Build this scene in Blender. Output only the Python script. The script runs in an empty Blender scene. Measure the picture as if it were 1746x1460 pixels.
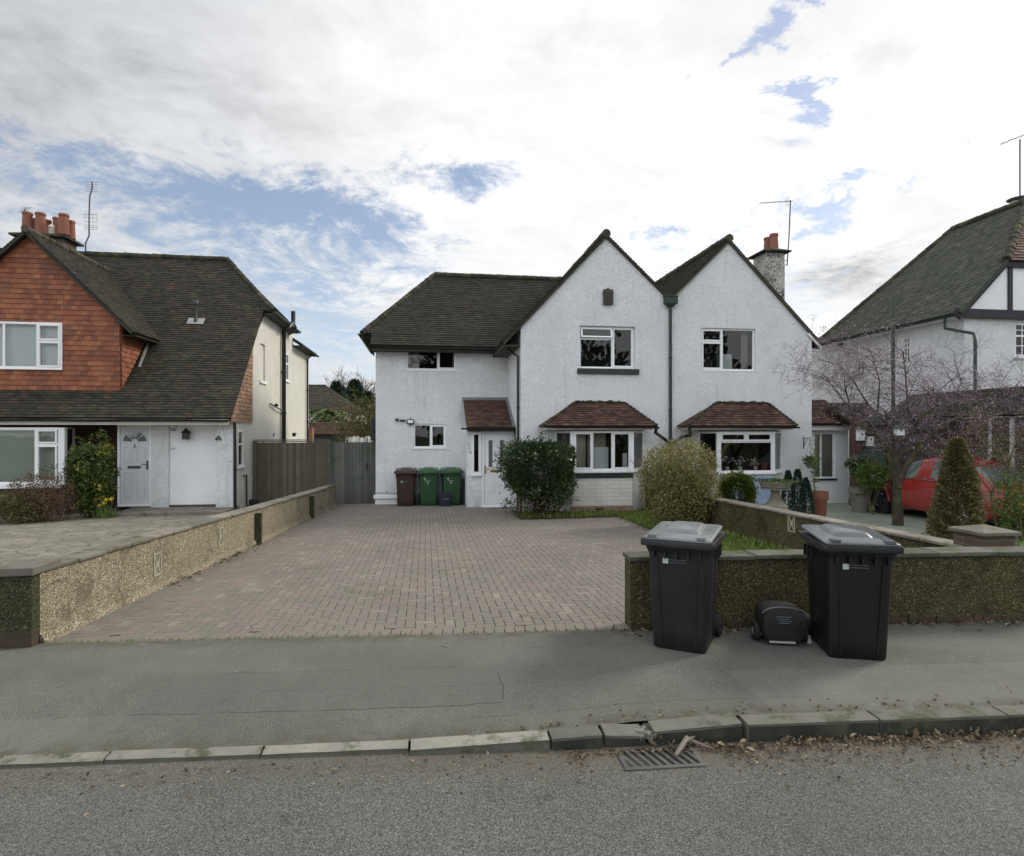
import bpy, bmesh, math, random
import numpy as np
from mathutils import Vector, Matrix
from mathutils.geometry import tessellate_polygon
rnd = random.Random(7)
R = math.radians
SC = bpy.context.scene
COL = SC.collection

# ------------------------------------------------------------------ camera
FPX, TH, HC = 1020.0, R(8.26), 2.05          # focal length in photo pixels, yaw, eye height
CXP, HYP = 873.0, 735.0
cam_d = bpy.data.cameras.new("camera"); cam = bpy.data.objects.new("camera", cam_d); COL.objects.link(cam)
cam.location = (0, 0, HC); cam.rotation_euler = (R(90), 0, -TH)
cam_d.sensor_width = 36; cam_d.lens = 36 * FPX / 1746; cam_d.shift_y = 5 / 1746
cam_d.clip_start = 0.05; cam_d.clip_end = 2000
SC.camera = cam

# ------------------------------------------------------------------ world, sun, exposure
SUN_AZ, SUN_EL = R(72), R(36)                 # azimuth clockwise from +Y, elevation
SUN_STRENGTH, EXPOSURE = 2.0, 0.33
SC.view_settings.view_transform = 'Standard'; SC.view_settings.look = 'None'
SC.view_settings.exposure = EXPOSURE; SC.view_settings.gamma = 1
sun_d = bpy.data.lights.new("sun", 'SUN'); sun = bpy.data.objects.new("sun", sun_d); COL.objects.link(sun)
sun_d.energy = SUN_STRENGTH; sun_d.angle = R(14); sun_d.color = (1.0, 0.93, 0.80)
sdir = Vector((math.sin(SUN_AZ) * math.cos(SUN_EL), math.cos(SUN_AZ) * math.cos(SUN_EL), math.sin(SUN_EL)))
sun.rotation_euler = sdir.to_track_quat('Z', 'Y').to_euler()

class NT:
    """tiny node-tree writer"""
    def __init__(s, tree): s.t = tree; s.n = tree.nodes; s.l = tree.links
    def node(s, ty, **kw):
        nd = s.n.new(ty)
        for k, v in kw.items(): setattr(nd, k, v)
        return nd
    def put(s, nd, i, v):
        if v is None: return
        if hasattr(v, 'is_output') or isinstance(v, bpy.types.NodeSocket): s.l.new(v, nd.inputs[i])
        else:
            sock = nd.inputs[i]
            if sock.type == 'RGBA' and len(v) == 3: v = (*v, 1)
            sock.default_value = v
    def math(s, op, a, b=None, c=None, clamp=False):
        nd = s.node('ShaderNodeMath', operation=op); nd.use_clamp = clamp
        s.put(nd, 0, a); s.put(nd, 1, b)
        if c is not None: s.put(nd, 2, c)
        return nd.outputs[0]
    def vmath(s, op, a, b=None):
        nd = s.node('ShaderNodeVectorMath', operation=op); s.put(nd, 0, a)
        if b is not None: s.put(nd, 1, b)
        return nd.outputs[0]
    def noise(s, vec, scale, detail=4, rough=.5, dist=0, dim='3D', out='Fac'):
        nd = s.node('ShaderNodeTexNoise', noise_dimensions=dim); s.put(nd, 'Vector', vec)
        nd.inputs['Scale'].default_value = scale; nd.inputs['Detail'].default_value = detail
        nd.inputs['Roughness'].default_value = rough; nd.inputs['Distortion'].default_value = dist
        return nd.outputs[out]
    def voronoi(s, vec, scale, feature='F1', out='Distance', rand=1):
        nd = s.node('ShaderNodeTexVoronoi', feature=feature); s.put(nd, 'Vector', vec)
        nd.inputs['Scale'].default_value = scale; nd.inputs['Randomness'].default_value = rand
        return nd.outputs[out]
    def ramp(s, fac, stops, interp='LINEAR'):
        nd = s.node('ShaderNodeValToRGB'); nd.color_ramp.interpolation = interp; s.put(nd, 0, fac)
        cr = nd.color_ramp
        while len(cr.elements) < len(stops): cr.elements.new(0.5)
        for e, (p, c) in zip(cr.elements, stops):
            e.position = p; e.color = (*c, 1) if len(c) == 3 else c
        return nd.outputs[0]
    def mix(s, fac, a, b, blend='MIX'):
        nd = s.node('ShaderNodeMix', data_type='RGBA', blend_type=blend)
        s.put(nd, 0, fac); s.put(nd, 6, a); s.put(nd, 7, b)
        return nd.outputs[2]
    def smooth(s, x, a, b):
        nd = s.node('ShaderNodeMapRange', interpolation_type='SMOOTHSTEP'); s.put(nd, 0, x)
        nd.inputs[1].default_value = a; nd.inputs[2].default_value = b
        return nd.outputs[0]

W = bpy.data.worlds.new("World"); SC.world = W; W.use_nodes = True
wt = NT(W.node_tree); wt.n.clear()
def px_dir(px, py):
    a = (px - CXP) / FPX; b = (HYP - py) / FPX
    s, c = math.sin(TH), math.cos(TH)
    return Vector((s + a * c, c - a * s, b))
def build_world():
    t = wt
    out = t.node('ShaderNodeOutputWorld'); bg = t.node('ShaderNodeBackground'); bg.inputs[1].default_value = 0.1
    t.l.new(bg.outputs[0], out.inputs[0])
    sky = t.node('ShaderNodeTexSky', sky_type='NISHITA'); sky.sun_disc = False
    sky.sun_elevation = SUN_EL; sky.sun_rotation = SUN_AZ
    sky.dust_density = 1.0; sky.ozone_density = 1.0
    g = t.node('ShaderNodeTexCoord').outputs['Generated']
    d = t.vmath('NORMALIZE', g)
    sep = t.node('ShaderNodeSeparateXYZ'); t.l.new(d, sep.inputs[0]); X, Y, Z = sep.outputs
    zz = t.math('ADD', t.math('MAXIMUM', Z, 0.0), 0.16)
    cx = t.math('DIVIDE', X, zz); cy = t.math('DIVIDE', Y, zz)
    cmb = t.node('ShaderNodeCombineXYZ'); t.l.new(cx, cmb.inputs[0]); t.l.new(cy, cmb.inputs[1])
    P = cmb.outputs[0]
    warp = t.noise(P, 0.9, 3, .5, out='Color')
    P2 = t.vmath('ADD', P, t.vmath('MULTIPLY', t.vmath('SUBTRACT', warp, (.5, .5, .5)), (.7, .7, 0)))
    n1 = t.noise(P2, 0.75, 9, .60, .1)
    n2 = t.noise(P2, 2.6, 8, .62, .1)
    wz = t.node('ShaderNodeSeparateXYZ'); t.l.new(t.noise(P2, 7, 7, .68, 0, out='Color'), wz.inputs[0])
    az = t.math('ADD', t.math('ARCTAN2', X, Y), t.math('MULTIPLY', t.math('SUBTRACT', wz.outputs[0], .5), .22)); el = t.math('ADD', t.math('ARCSINE', Z), t.math('MULTIPLY', t.math('SUBTRACT', wz.outputs[1], .5), .10))
    # places where the cloud deck is broken (azimuth, elevation in the sky; radii)
    blobs = [(330, 335, 330, 52, .34), (650, 400, 200, 75, .27), (835, 305, 130, 34, .62), (480, 345, 150, 26, .22), (500, 480, 260, 60, .24), (180, 265, 110, 34, .22),
             (560, 590, 170, 70, .36), (1375, 152, 32, 16, .62), (1392, 182, 26, 17, .62), (1345, 163, 34, 11, .5), (1300, 160, 26, 8, .4), (1252, 102, 32, 11, .5), (1290, 76, 34, 15, .5), (1325, 48, 26, 13, .48), (1152, 120, 40, 9, .5), (1130, 96, 14, 9, .35), (1416, 96, 13, 8, .42), (1645, 231, 20, 5, .4), (1420, 348, 52, 14, .55), (1408, 385, 38, 24, .55),
             (1470, 308, 48, 10, .62), (1550, 312, 34, 5, .45), (1580, 251, 15, 5, .4), (1100, 395, 60, 9, .3), (1165, 425, 110, 40, .26), (1340, 16, 22, 8, .42), (1384, 8, 15, 9, .5), (1300, 355, 120, 40, .12)]
    solid = [(350, 90, 420, 120, .32), (1050, 260, 220, 190, .30), (1560, 300, 180, 220, .22), (800, 370, 100, 30, .18), (250, 430, 60, 20, .08), (1570, 60, 150, 140, .3), (870, 90, 200, 160, .2), (740, 440, 120, 25, .1)]
    acc = None
    for sign, lst in ((1, blobs), (-1, solid)):
        for px, py, rx, ry, amp in lst:
            v = px_dir(px, py).normalized()
            a0, e0 = math.atan2(v.x, v.y), math.asin(v.z)
            va = px_dir(px + rx, py).normalized(); vb = px_dir(px, py - ry).normalized()
            sa = abs(math.atan2(va.x, va.y) - a0) + 1e-3; se = abs(math.asin(vb.z) - e0) + 1e-3
            da = t.math('MULTIPLY', t.math('SUBTRACT', az, a0), 1 / sa); de = t.math('MULTIPLY', t.math('SUBTRACT', el, e0), 1 / se)
            q = t.math('ADD', t.math('MULTIPLY', da, da), t.math('MULTIPLY', de, de))
            gval = t.math('MULTIPLY', t.math('EXPONENT', t.math('MULTIPLY', q, -1.0)), amp * sign)
            acc = gval if acc is None else t.math('ADD', acc, gval)
    hole = t.math('ADD', t.math('SUBTRACT', acc, t.math('MULTIPLY', t.math('SUBTRACT', n1, .5), 1.15)), t.math('MULTIPLY', t.math('SUBTRACT', n2, .5), -.95))
    n4 = t.noise(P2, 8.5, 8, .65, .1)
    hole = t.math('ADD', hole, t.math('ADD', t.math('MULTIPLY', t.math('SUBTRACT', n4, .5), -.85), t.math('MULTIPLY', t.math('SUBTRACT', t.noise(P2, 26, 7, .62, .1), .5), -.5)))
    hole = t.smooth(hole, .03, .50)
    # clouds: brighter towards the sun, greyer away
    sv = Vector(px_dir(1330, 60)).normalized()
    dot = t.node('ShaderNodeVectorMath', operation='DOT_PRODUCT'); t.l.new(d, dot.inputs[0]); dot.inputs[1].default_value = sv
    glow = t.smooth(dot.outputs['Value'], .55, .98)
    n3 = t.noise(P2, 1.6, 6, .6, .3)
    br = t.math('ADD', t.math('MULTIPLY', glow, 2.7), t.math('ADD', 5.6, t.math('ADD', t.math('MULTIPLY', t.math('SUBTRACT', n3, .5), 5.5), t.math('MULTIPLY', t.math('SUBTRACT', n4, .5), 1.5))))
    bd = t.node('ShaderNodeVectorMath', operation='DOT_PRODUCT'); t.l.new(d, bd.inputs[0]); bd.inputs[1].default_value = (-.48, -.82, .30)
    back = t.smooth(bd.outputs['Value'], -.05, .75)   # glow added behind the camera to brighten facades and side walls
    for px, py, rx, ry, amp in ((1455, 462, 85, 30, 2.6), (60, 130, 330, 200, .8), (640, 30, 170, 60, .7), (430, 170, 200, 60, .7), (1320, 250, 160, 30, .9), (980, 60, 120, 30, .8), (1510, 95, 60, 25, .7)):
        v = px_dir(px, py).normalized(); a0, e0 = math.atan2(v.x, v.y), math.asin(v.z); va = px_dir(px + rx, py).normalized(); vb = px_dir(px, py - ry).normalized()
        da = t.math('MULTIPLY', t.math('SUBTRACT', az, a0), 1 / (abs(math.atan2(va.x, va.y) - a0) + 1e-3)); de = t.math('MULTIPLY', t.math('SUBTRACT', el, e0), 1 / (abs(math.asin(vb.z) - e0) + 1e-3))
        q = t.math('ADD', t.math('ADD', t.math('MULTIPLY', da, da), t.math('MULTIPLY', de, de)), t.math('MULTIPLY', t.math('SUBTRACT', n4, .5), 2.5))
        br = t.math('SUBTRACT', br, t.math('MULTIPLY', t.math('EXPONENT', t.math('MULTIPLY', q, -1.0)), amp))
    br = t.math('ADD', t.math('MAXIMUM', br, 4.0), t.math('MULTIPLY', back, 6.0))
    tint = t.mix(glow, (.955, .985, 1.03, 1), (1.0, 1.0, 1.0, 1))
    cl = t.vmath('SCALE', tint); cl.node.inputs['Scale'].default_value = 1; t.l.new(br, cl.node.inputs['Scale'])
    blue = t.mix(1.0, sky.outputs[0], (1.18, 1.10, 1.08, 1), 'MULTIPLY')
    hz = t.smooth(Z, .32, .02)
    blue = t.mix(t.math('ADD', t.math('MULTIPLY', hz, .35), .16), blue, (6.2, 7.2, 8.6, 1))
    col = t.mix(hole, cl, blue)
    t.l.new(col, bg.inputs[0])
build_world()

# ------------------------------------------------------------------ projection helpers (used only to work out real coordinates)
def onv(px, py, v): d = px_dir(px, py); k = v / d.y; return Vector((k * d.x, v, HC + k * d.z))
def onu(px, py, u): d = px_dir(px, py); k = u / d.x; return Vector((u, k * d.y, HC + k * d.z))
def onplane(px, py, p0, n):
    d = px_dir(px, py); o = Vector((0, 0, HC)); k = (Vector(p0) - o).dot(n) / d.dot(n); return o + d * k
def gz(u, v=None):
    if v is None: v = u
    return 0.10 - 0.0215 * min(max(v - 5.65, 0), 14.35)
def ongz(px, py):
    d = px_dir(px, py); k = 1.0
    for _ in range(60):
        z = gz(k * d.y); k = (z - HC) / d.z
    return Vector((k * d.x, k * d.y, gz(k * d.y)))
kv = lambda u: 3.955 - .072 * u       # back edge of the kerb
bv = lambda u: 5.78 - .075 * u        # back edge of the pavement

# ------------------------------------------------------------------ objects
def tag(o, label=None, cat=None, group=None, kind=None):
    if label: o['label'] = label
    if cat: o['category'] = cat
    if group: o['group'] = group
    if kind: o['kind'] = kind
    return o
def thing(name, label, cat, loc=(0, 0, 0), rz=0, group=None):
    o = bpy.data.objects.new(name, None); COL.objects.link(o); o.empty_display_size = .2
    o.location = loc; o.rotation_euler = (0, 0, rz)
    return tag(o, label, cat, group)
def wloc(p):
    v = Vector((0, 0, 0))
    while p is not None: v = v + p.location; p = p.parent
    return v
class MB:
    def __init__(s): s.v = []; s.f = []; s.t = []
    def add(s, vs, fs, t=0.5):
        b = len(s.v); s.v += [tuple(p) for p in vs]
        for f in fs: s.f.append(tuple(b + i for i in f)); s.t.append(t)
    def face(s, vs, t=.5): s.add(vs, [tuple(range(len(vs)))], t)
    def box(s, c, x, y, z, t=.5):
        """c centre, x y z half-axis vectors"""
        c, x, y, z = Vector(c), Vector(x), Vector(y), Vector(z)
        vs = [c + i * x + j * y + k * z for k in (-1, 1) for j in (-1, 1) for i in (-1, 1)]
        s.add(vs, [(0, 2, 3, 1), (4, 5, 7, 6), (0, 1, 5, 4), (2, 6, 7, 3), (0, 4, 6, 2), (1, 3, 7, 5)], t)
    def bx(s, x0, x1, y0, y1, z0, z1, t=.5):
        s.box(((x0 + x1) / 2, (y0 + y1) / 2, (z0 + z1) / 2), ((x1 - x0) / 2, 0, 0), (0, (y1 - y0) / 2, 0), (0, 0, (z1 - z0) / 2), t)
    def prism(s, poly, ext, t=.5):
        n = len(poly); poly = [Vector(p) for p in poly]; ext = Vector(ext)
        nn = Vector((0, 0, 0))
        for i in range(n): nn += poly[i].cross(poly[(i + 1) % n])
        if nn.dot(ext) > 0: poly.reverse()
        vs = poly + [p + ext for p in poly]
        fs = [tuple(range(n)), tuple(range(2 * n - 1, n - 1, -1))] + [(i, i + n, (i + 1) % n + n, (i + 1) % n) for i in range(n)]
        s.add(vs, fs, t)
    def tube(s, pts, rad, n=8, t=.5, cap=True):
        pts = [Vector(p) for p in pts]
        if not isinstance(rad, (list, tuple)): rad = [rad] * len(pts)
        b = len(s.v); prev = None
        for i, p in enumerate(pts):
            d = (pts[min(i + 1, len(pts) - 1)] - pts[max(i - 1, 0)])
            d = d.normalized() if d.length > 1e-9 else Vector((0, 0, 1))
            if prev is None:
                a = d.orthogonal().normalized()
            else:
                a = prev - d * prev.dot(d); a = a.normalized() if a.length > 1e-6 else d.orthogonal().normalized()
            prev = a; c = d.cross(a)
            for k in range(n):
                an = 2 * math.pi * k / n
                s.v.append(tuple(p + (a * math.cos(an) + c * math.sin(an)) * rad[i]))
        for i in range(len(pts) - 1):
            for k in range(n):
                k2 = (k + 1) % n
                s.f.append((b + i * n + k, b + i * n + k2, b + (i + 1) * n + k2, b + (i + 1) * n + k)); s.t.append(t)
        if cap:
            s.f.append(tuple(b + k for k in range(n))[::-1]); s.t.append(t)
            s.f.append(tuple(b + (len(pts) - 1) * n + k for k in range(n))); s.t.append(t)
    def lathe(s, c, prof, n=20, t=.5):
        """prof: list of (r, z) about the vertical axis through c"""
        b = len(s.v); c = Vector(c)
        for r, z in prof:
            for k in range(n):
                an = 2 * math.pi * k / n; s.v.append((c.x + r * math.cos(an), c.y + r * math.sin(an), c.z + z))
        for i in range(len(prof) - 1):
            for k in range(n):
                k2 = (k + 1) % n
                s.f.append((b + i * n + k, b + i * n + k2, b + (i + 1) * n + k2, b + (i + 1) * n + k)); s.t.append(t)
        s.f.append(tuple(b + k for k in range(n))[::-1]); s.t.append(t)
        s.f.append(tuple(b + (len(prof) - 1) * n + k for k in range(n))); s.t.append(t)
    def build(s, name, mat, parent=None, smooth=False, bevel=0, sub=0):
        me = bpy.data.meshes.new(name)
        off = wloc(parent) if parent is not None else Vector((0, 0, 0))
        vs = [(x - off.x, y - off.y, z - off.z) for x, y, z in s.v] if off.length > 0 else s.v
        me.from_pydata(vs, [], s.f)
        at = me.attributes.new('tint', 'FLOAT', 'FACE')
        at.data.foreach_set('value', np.array(s.t, dtype=np.float32))
        if mat: me.materials.append(mat)
        if smooth:
            me.polygons.foreach_set('use_smooth', [True] * len(me.polygons))
        o = bpy.data.objects.new(name, me); COL.objects.link(o)
        if parent is not None: o.parent = parent
        if smooth and smooth != 'all':
            try: me.set_sharp_from_angle(angle=R(smooth if isinstance(smooth, (int, float)) and smooth > 1 else 40))
            except Exception: pass
        if bevel:
            m = o.modifiers.new('bevel', 'BEVEL'); m.width = bevel; m.segments = 2; m.limit_method = 'ANGLE'; m.angle_limit = R(35)
        return o

class Fr:
    """a facade frame: o + x*a + y*b + n*c, n pointing outwards"""
    def __init__(s, o, x, y, n): s.o, s.x, s.y, s.n = Vector(o), Vector(x).normalized(), Vector(y).normalized(), Vector(n).normalized()
    def __call__(s, a, b, c=0): return s.o + s.x * a + s.y * b + s.n * c
    def px(s, px, py):
        p = onplane(px, py, s.o, s.n) - s.o; return (p.dot(s.x), p.dot(s.y))
def front(v): return Fr((0, v, 0), (1, 0, 0), (0, 0, 1), (0, -1, 0))
def sideR(u): return Fr((u, 0, 0), (0, 1, 0), (0, 0, 1), (1, 0, 0))     # faces +u
def sideL(u): return Fr((u, 0, 0), (0, 1, 0), (0, 0, 1), (-1, 0, 0))    # faces -u

def wall_mb(mb, fr, outer, holes=(), reveal=.12, t=.5):
    """flat wall with real openings; holes = (a0,a1,b0,b1)"""
    loops = [[Vector((a, b, 0)) for a, b in outer]]
    for a0, a1, b0, b1 in holes: loops.append([Vector(p) for p in ((a0, b0, 0), (a0, b1, 0), (a1, b1, 0), (a1, b0, 0))])
    flat = [p for l in loops for p in l]
    tris = tessellate_polygon(loops)
    flip = fr.x.cross(fr.y).dot(fr.n) > 0
    vs = [fr(p.x, p.y) for p in flat]
    fs = []
    for tr in tris:
        a, b, c = [flat[i] for i in tr]
        ccw = (b - a).cross(c - a).z > 0
        fs.append(tuple(tr) if ccw == flip else tuple(reversed(tr)))
    mb.add(vs, fs, t)
    for a0, a1, b0, b1 in holes:
        for (p, q) in (((a0, b0), (a1, b0)), ((a1, b0), (a1, b1)), ((a1, b1), (a0, b1)), ((a0, b1), (a0, b0))):
            mb.face([fr(*p), fr(*q), fr(*q, -reveal), fr(*p, -reveal)], t)
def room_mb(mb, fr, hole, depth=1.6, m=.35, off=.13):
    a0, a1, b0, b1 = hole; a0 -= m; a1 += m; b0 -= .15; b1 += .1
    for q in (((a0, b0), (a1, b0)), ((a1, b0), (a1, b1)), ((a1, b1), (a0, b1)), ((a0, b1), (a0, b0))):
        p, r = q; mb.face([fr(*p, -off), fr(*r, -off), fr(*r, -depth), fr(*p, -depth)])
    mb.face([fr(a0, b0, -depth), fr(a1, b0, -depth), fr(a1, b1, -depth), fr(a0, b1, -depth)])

def bar(mb, fr, a0, a1, b0, b1, c0, c1, t=.5):
    mb.box(fr((a0 + a1) / 2, (b0 + b1) / 2, (c0 + c1) / 2), fr.x * (a1 - a0) / 2, fr.y * (b1 - b0) / 2, fr.n * (c1 - c0) / 2, t)
def ring(mb, fr, a0, a1, b0, b1, w, c0, c1, t=.5):
    bar(mb, fr, a0, a1, b0, b0 + w, c0, c1, t); bar(mb, fr, a0, a1, b1 - w, b1, c0, c1, t)
    bar(mb, fr, a0, a0 + w, b0 + w, b1 - w, c0, c1, t); bar(mb, fr, a1 - w, a1, b0 + w, b1 - w, c0, c1, t)
def window(parent, fr, rect, cells, mat, glass, inset=.08, w=.05, sash=.045, name='window', openc=None, sill=None, bars=None):
    """rect a0,a1,b0,b1 ; cells = [(fa0,fa1,fb0,fb1,has_sash)] in fractions"""
    a0, a1, b0, b1 = rect; mb = MB(); gl = MB()
    c1 = -inset; c0 = c1 - .06
    ring(mb, fr, a0, a1, b0, b1, w, c0, c1)
    A = a1 - a0; B = b1 - b0
    for fa0, fa1, fb0, fb1, ss in cells:
        x0, x1, y0, y1 = a0 + fa0 * A, a0 + fa1 * A, b0 + fb0 * B, b0 + fb1 * B
        if fa0 > 0: bar(mb, fr, x0 - w / 2, x0 + w / 2, y0, y1, c0 - .002, c1 - .004)
        if fb0 > 0: bar(mb, fr, x0, x1, y0 - w / 2, y0 + w / 2, c0 - .003, c1 - .006)
        xi0 = x0 + (w if fa0 == 0 else w / 2); xi1 = x1 - (w if fa1 == 1 else w / 2)
        yi0 = y0 + (w if fb0 == 0 else w / 2); yi1 = y1 - (w if fb1 == 1 else w / 2)
        if ss == 2:      # top-hung, standing open
            hg = fr(0, yi1, 0); ang = R(14)
            yn = (fr.y * math.cos(ang) - fr.n * math.sin(ang)); nn = (fr.n * math.cos(ang) + fr.y * math.sin(ang))
            f2 = Fr(fr(xi0, yi1, c1), fr.x, yn, nn); L = yi1 - yi0; Wd = xi1 - xi0
            ring(mb, f2, -.01, Wd + .01, -L - .01, 0, sash, 0, .035)
            gl.face([f2(sash, -sash, .015), f2(Wd - sash, -sash, .015), f2(Wd - sash, -L + sash, .015), f2(sash, -L + sash, .015)])
            continue
        if ss:
            ring(mb, fr, xi0 - .012, xi1 + .012, yi0 - .012, yi1 + .012, sash, c1 - .05, c1 + .018)
            xi0 += sash - .012; xi1 -= sash - .012; yi0 += sash - .012; yi1 -= sash - .012
        cg = c1 - .03
        gl.face([fr(xi0, yi0, cg), fr(xi1, yi0, cg), fr(xi1, yi1, cg), fr(xi0, yi1, cg)])
        if bars:
            nx, ny = bars
            for i in range(1, nx): xx = xi0 + (xi1 - xi0) * i / nx; bar(mb, fr, xx - .012, xx + .012, yi0, yi1, cg, cg + .02)
            for j in range(1, ny): yy = yi0 + (yi1 - yi0) * j / ny; bar(mb, fr, xi0, xi1, yy - .012, yy + .012, cg, cg + .018)
    o = mb.build(name, mat, parent, bevel=.004)
    gl.build('pane', glass, o)
    if sill:
        sm = MB(); ex, hh, dd, smat = sill
        bar(sm, fr, a0 - ex, a1 + ex, b0 - hh, b0 - .002, -inset - .02, dd); sm.build('sill', smat, o, bevel=.006)
    return o

# ------------------------------------------------------------------ tiles laid one by one
def clip_poly(poly, conv):
    out = poly; n = len(conv)
    for i in range(n):
        ax, ay = conv[i]; bx_, by_ = conv[(i + 1) % n]
        ins = []; m = len(out)
        if m == 0: return []
        sd = [(bx_ - ax) * (p[1] - ay) - (by_ - ay) * (p[0] - ax) for p in out]
        for k in range(m):
            k2 = (k + 1) % m
            if sd[k] >= 0: ins.append(out[k])
            if (sd[k] >= 0) != (sd[k2] >= 0):
                q = sd[k] / (sd[k] - sd[k2]); p, r = out[k], out[k2]
                ins.append((p[0] + (r[0] - p[0]) * q, p[1] + (r[1] - p[1]) * q))
        out = ins
    return out
def tiles(mb, poly, up, gauge=.1, tw=.165, th=.013, slab=.07, seed=1, jit=.004, nrm=None, slab_t=.15, org=None):
    """poly: convex planar polygon (world); up: direction up the slope"""
    rr = random.Random(seed)
    poly = [Vector(p) for p in poly]; up = Vector(up).normalized()
    n = Vector((0, 0, 0))
    for i in range(len(poly)): n += (poly[i] - poly[0]).cross(poly[(i + 1) % len(poly)] - poly[0])
    n.normalize()
    if nrm is not None:
        if n.dot(Vector(nrm)) < 0: n = -n
    elif n.z < 0: n = -n
    up = (up - n * up.dot(n)).normalized()
    x = up.cross(n).normalized(); o = poly[0] if org is None else Vector(org) + n * (poly[0] - Vector(org)).dot(n)
    c2 = [((p - o).dot(x), (p - o).dot(up)) for p in poly]
    ar = sum(c2[i][0] * c2[(i + 1) % len(c2)][1] - c2[(i + 1) % len(c2)][0] * c2[i][1] for i in range(len(c2)))
    if ar < 0: c2.reverse()
    x0 = min(p[0] for p in c2); x1 = max(p[0] for p in c2); y0 = min(p[1] for p in c2); y1 = max(p[1] for p in c2)
    if slab: mb.prism([p + n * -.004 for p in poly], n * -slab, slab_t)
    else: mb.face([p - n * .003 for p in poly], slab_t)
    if org is not None: y0 = math.floor(y0 / gauge) * gauge
    rows = int((y1 - y0) / gauge) + 1
    for j in range(rows):
        ya = y0 + j * gauge; yb = ya + gauge
        k = int(math.floor((x0 - (tw / 2 if j % 2 else 0)) / tw)) - 1
        wob = rr.uniform(-1, 1) * jit
        while True:
            xa = k * tw + (tw / 2 if j % 2 else 0); k += 1
            if xa > x1: break
            if xa + tw < x0: continue
            g = .0015
            p = clip_poly([(xa + g, ya), (xa + tw - g, ya), (xa + tw - g, yb), (xa + g, yb)], c2)
            if len(p) < 3: continue
            lift = th + rr.uniform(0, jit) + wob * .3; tilt = rr.uniform(-jit, jit) * .6; tt = rr.random()
            drop = rr.uniform(0, .006)
            tp = []
            for q in p:
                h = lift * (1 - (q[1] - ya) / gauge) + tilt * (q[0] - xa) / tw + .001
                yy = q[1] - (drop if q[1] < ya + 1e-5 else 0)
                tp.append(o + x * q[0] + up * yy + n * max(h, .0005))
            mb.face(tp, tt)
            m = len(p)
            for i in range(m):
                i2 = (i + 1) % m
                if (p[i][1] < ya + 1e-5) and (p[i2][1] < ya + 1e-5):
                    mb.face([tp[i], tp[i] - n * (lift + .004), tp[i2] - n * (lift + .004), tp[i2]], tt)
                elif abs(p[i][0] - p[i2][0]) > g * .5 or True:
                    e = .004
                    mb.face([tp[i], tp[i] - n * e, tp[i2] - n * e, tp[i2]], tt)
def ridge(mb, p0, p1, r=.11, seg=.3, seed=1, dip=.3):
    rr = random.Random(seed); p0, p1 = Vector(p0), Vector(p1); L = (p1 - p0).length; d = (p1 - p0) / L; n = max(1, int(L / seg))
    for i in range(n):
        a = p0 + d * (L * i / n); b = p0 + d * (L * (i + 1) / n + .02)
        j = Vector((rr.uniform(-1, 1), rr.uniform(-1, 1), rr.uniform(-1, 1))) * .006
        mb.tube([a + j, b + j * .5], [r * (1 + rr.uniform(-.04, .06)), r * .9], 10, rr.random())
# ------------------------------------------------------------------ materials
MATS = {}
def newmat(name):
    m = bpy.data.materials.new(name); m.use_nodes = True; t = NT(m.node_tree)
    b = t.n['Principled BSDF']; MATS[name] = m
    return m, t, b
def coords(t, kind='Object'): return t.node('ShaderNodeTexCoord').outputs[kind]
def tintattr(t):
    nd = t.node('ShaderNodeAttribute'); nd.attribute_name = 'tint'; return nd.outputs['Fac']
def bump(t, b, h, strength, dist=.01):
    nd = t.node('ShaderNodeBump'); nd.inputs['Strength'].default_value = strength; nd.inputs['Distance'].default_value = dist
    t.l.new(h, nd.inputs['Height']); t.l.new(nd.outputs[0], b.inputs['Normal']); return nd
def simple(name, c, rough=.6, metal=0, var=.12, vscale=3, bs=0, bsc=40, spec=.5, bd=.004, c2=None):
    m, t, b = newmat(name); P = coords(t)
    n = t.noise(P, vscale, 5, .6)
    lo = tuple(x * (1 - var) for x in c); hi = tuple(min(1, x * (1 + var)) for x in (c2 or c))
    t.l.new(t.ramp(n, [(.3, lo), (.7, hi)]), b.inputs['Base Color'])
    b.inputs['Metallic'].default_value = metal; b.inputs['Specular IOR Level'].default_value = spec
    rr = t.math('ADD', rough - .06, t.math('MULTIPLY', t.noise(P, vscale * 4, 4), .14)); t.l.new(rr, b.inputs['Roughness'])
    if bs: bump(t, b, t.noise(P, bsc, 4, .6), bs, bd)
    return m
def tinted(name, stops, rough=.75, var=.25, vscale=2.5, moss=None, bs=.5, bsc=60, light=None, streak=0):
    """colour picked per face by 'tint', weathered with noise"""
    m, t, b = newmat(name); P = coords(t); tt = tintattr(t)
    col = t.ramp(tt, stops)
    n = t.noise(P, vscale, 6, .65)
    f = t.math('ADD', 1 - var, t.math('MULTIPLY', n, 2 * var))
    sc = t.vmath('SCALE', col); t.l.new(f, sc.node.inputs['Scale']); col = sc
    if moss:
        mc, amt, ms = moss
        mn = t.noise(P, ms, 7, .7); mk = t.smooth(mn, .62 - amt * .3, .72 - amt * .2)
        col = t.mix(mk, col, mc)
    if light:
        lc, thr, ls = light
        ln = t.noise(P, ls, 3, .5); col = t.mix(t.smooth(ln, thr, thr + .03), col, lc)
    t.l.new(col, b.inputs['Base Color']); b.inputs['Roughness'].default_value = rough
    b.inputs['Specular IOR Level'].default_value = .3
    if bs: bump(t, b, t.noise(P, bsc, 4, .6), bs, .004)
    return m

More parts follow.
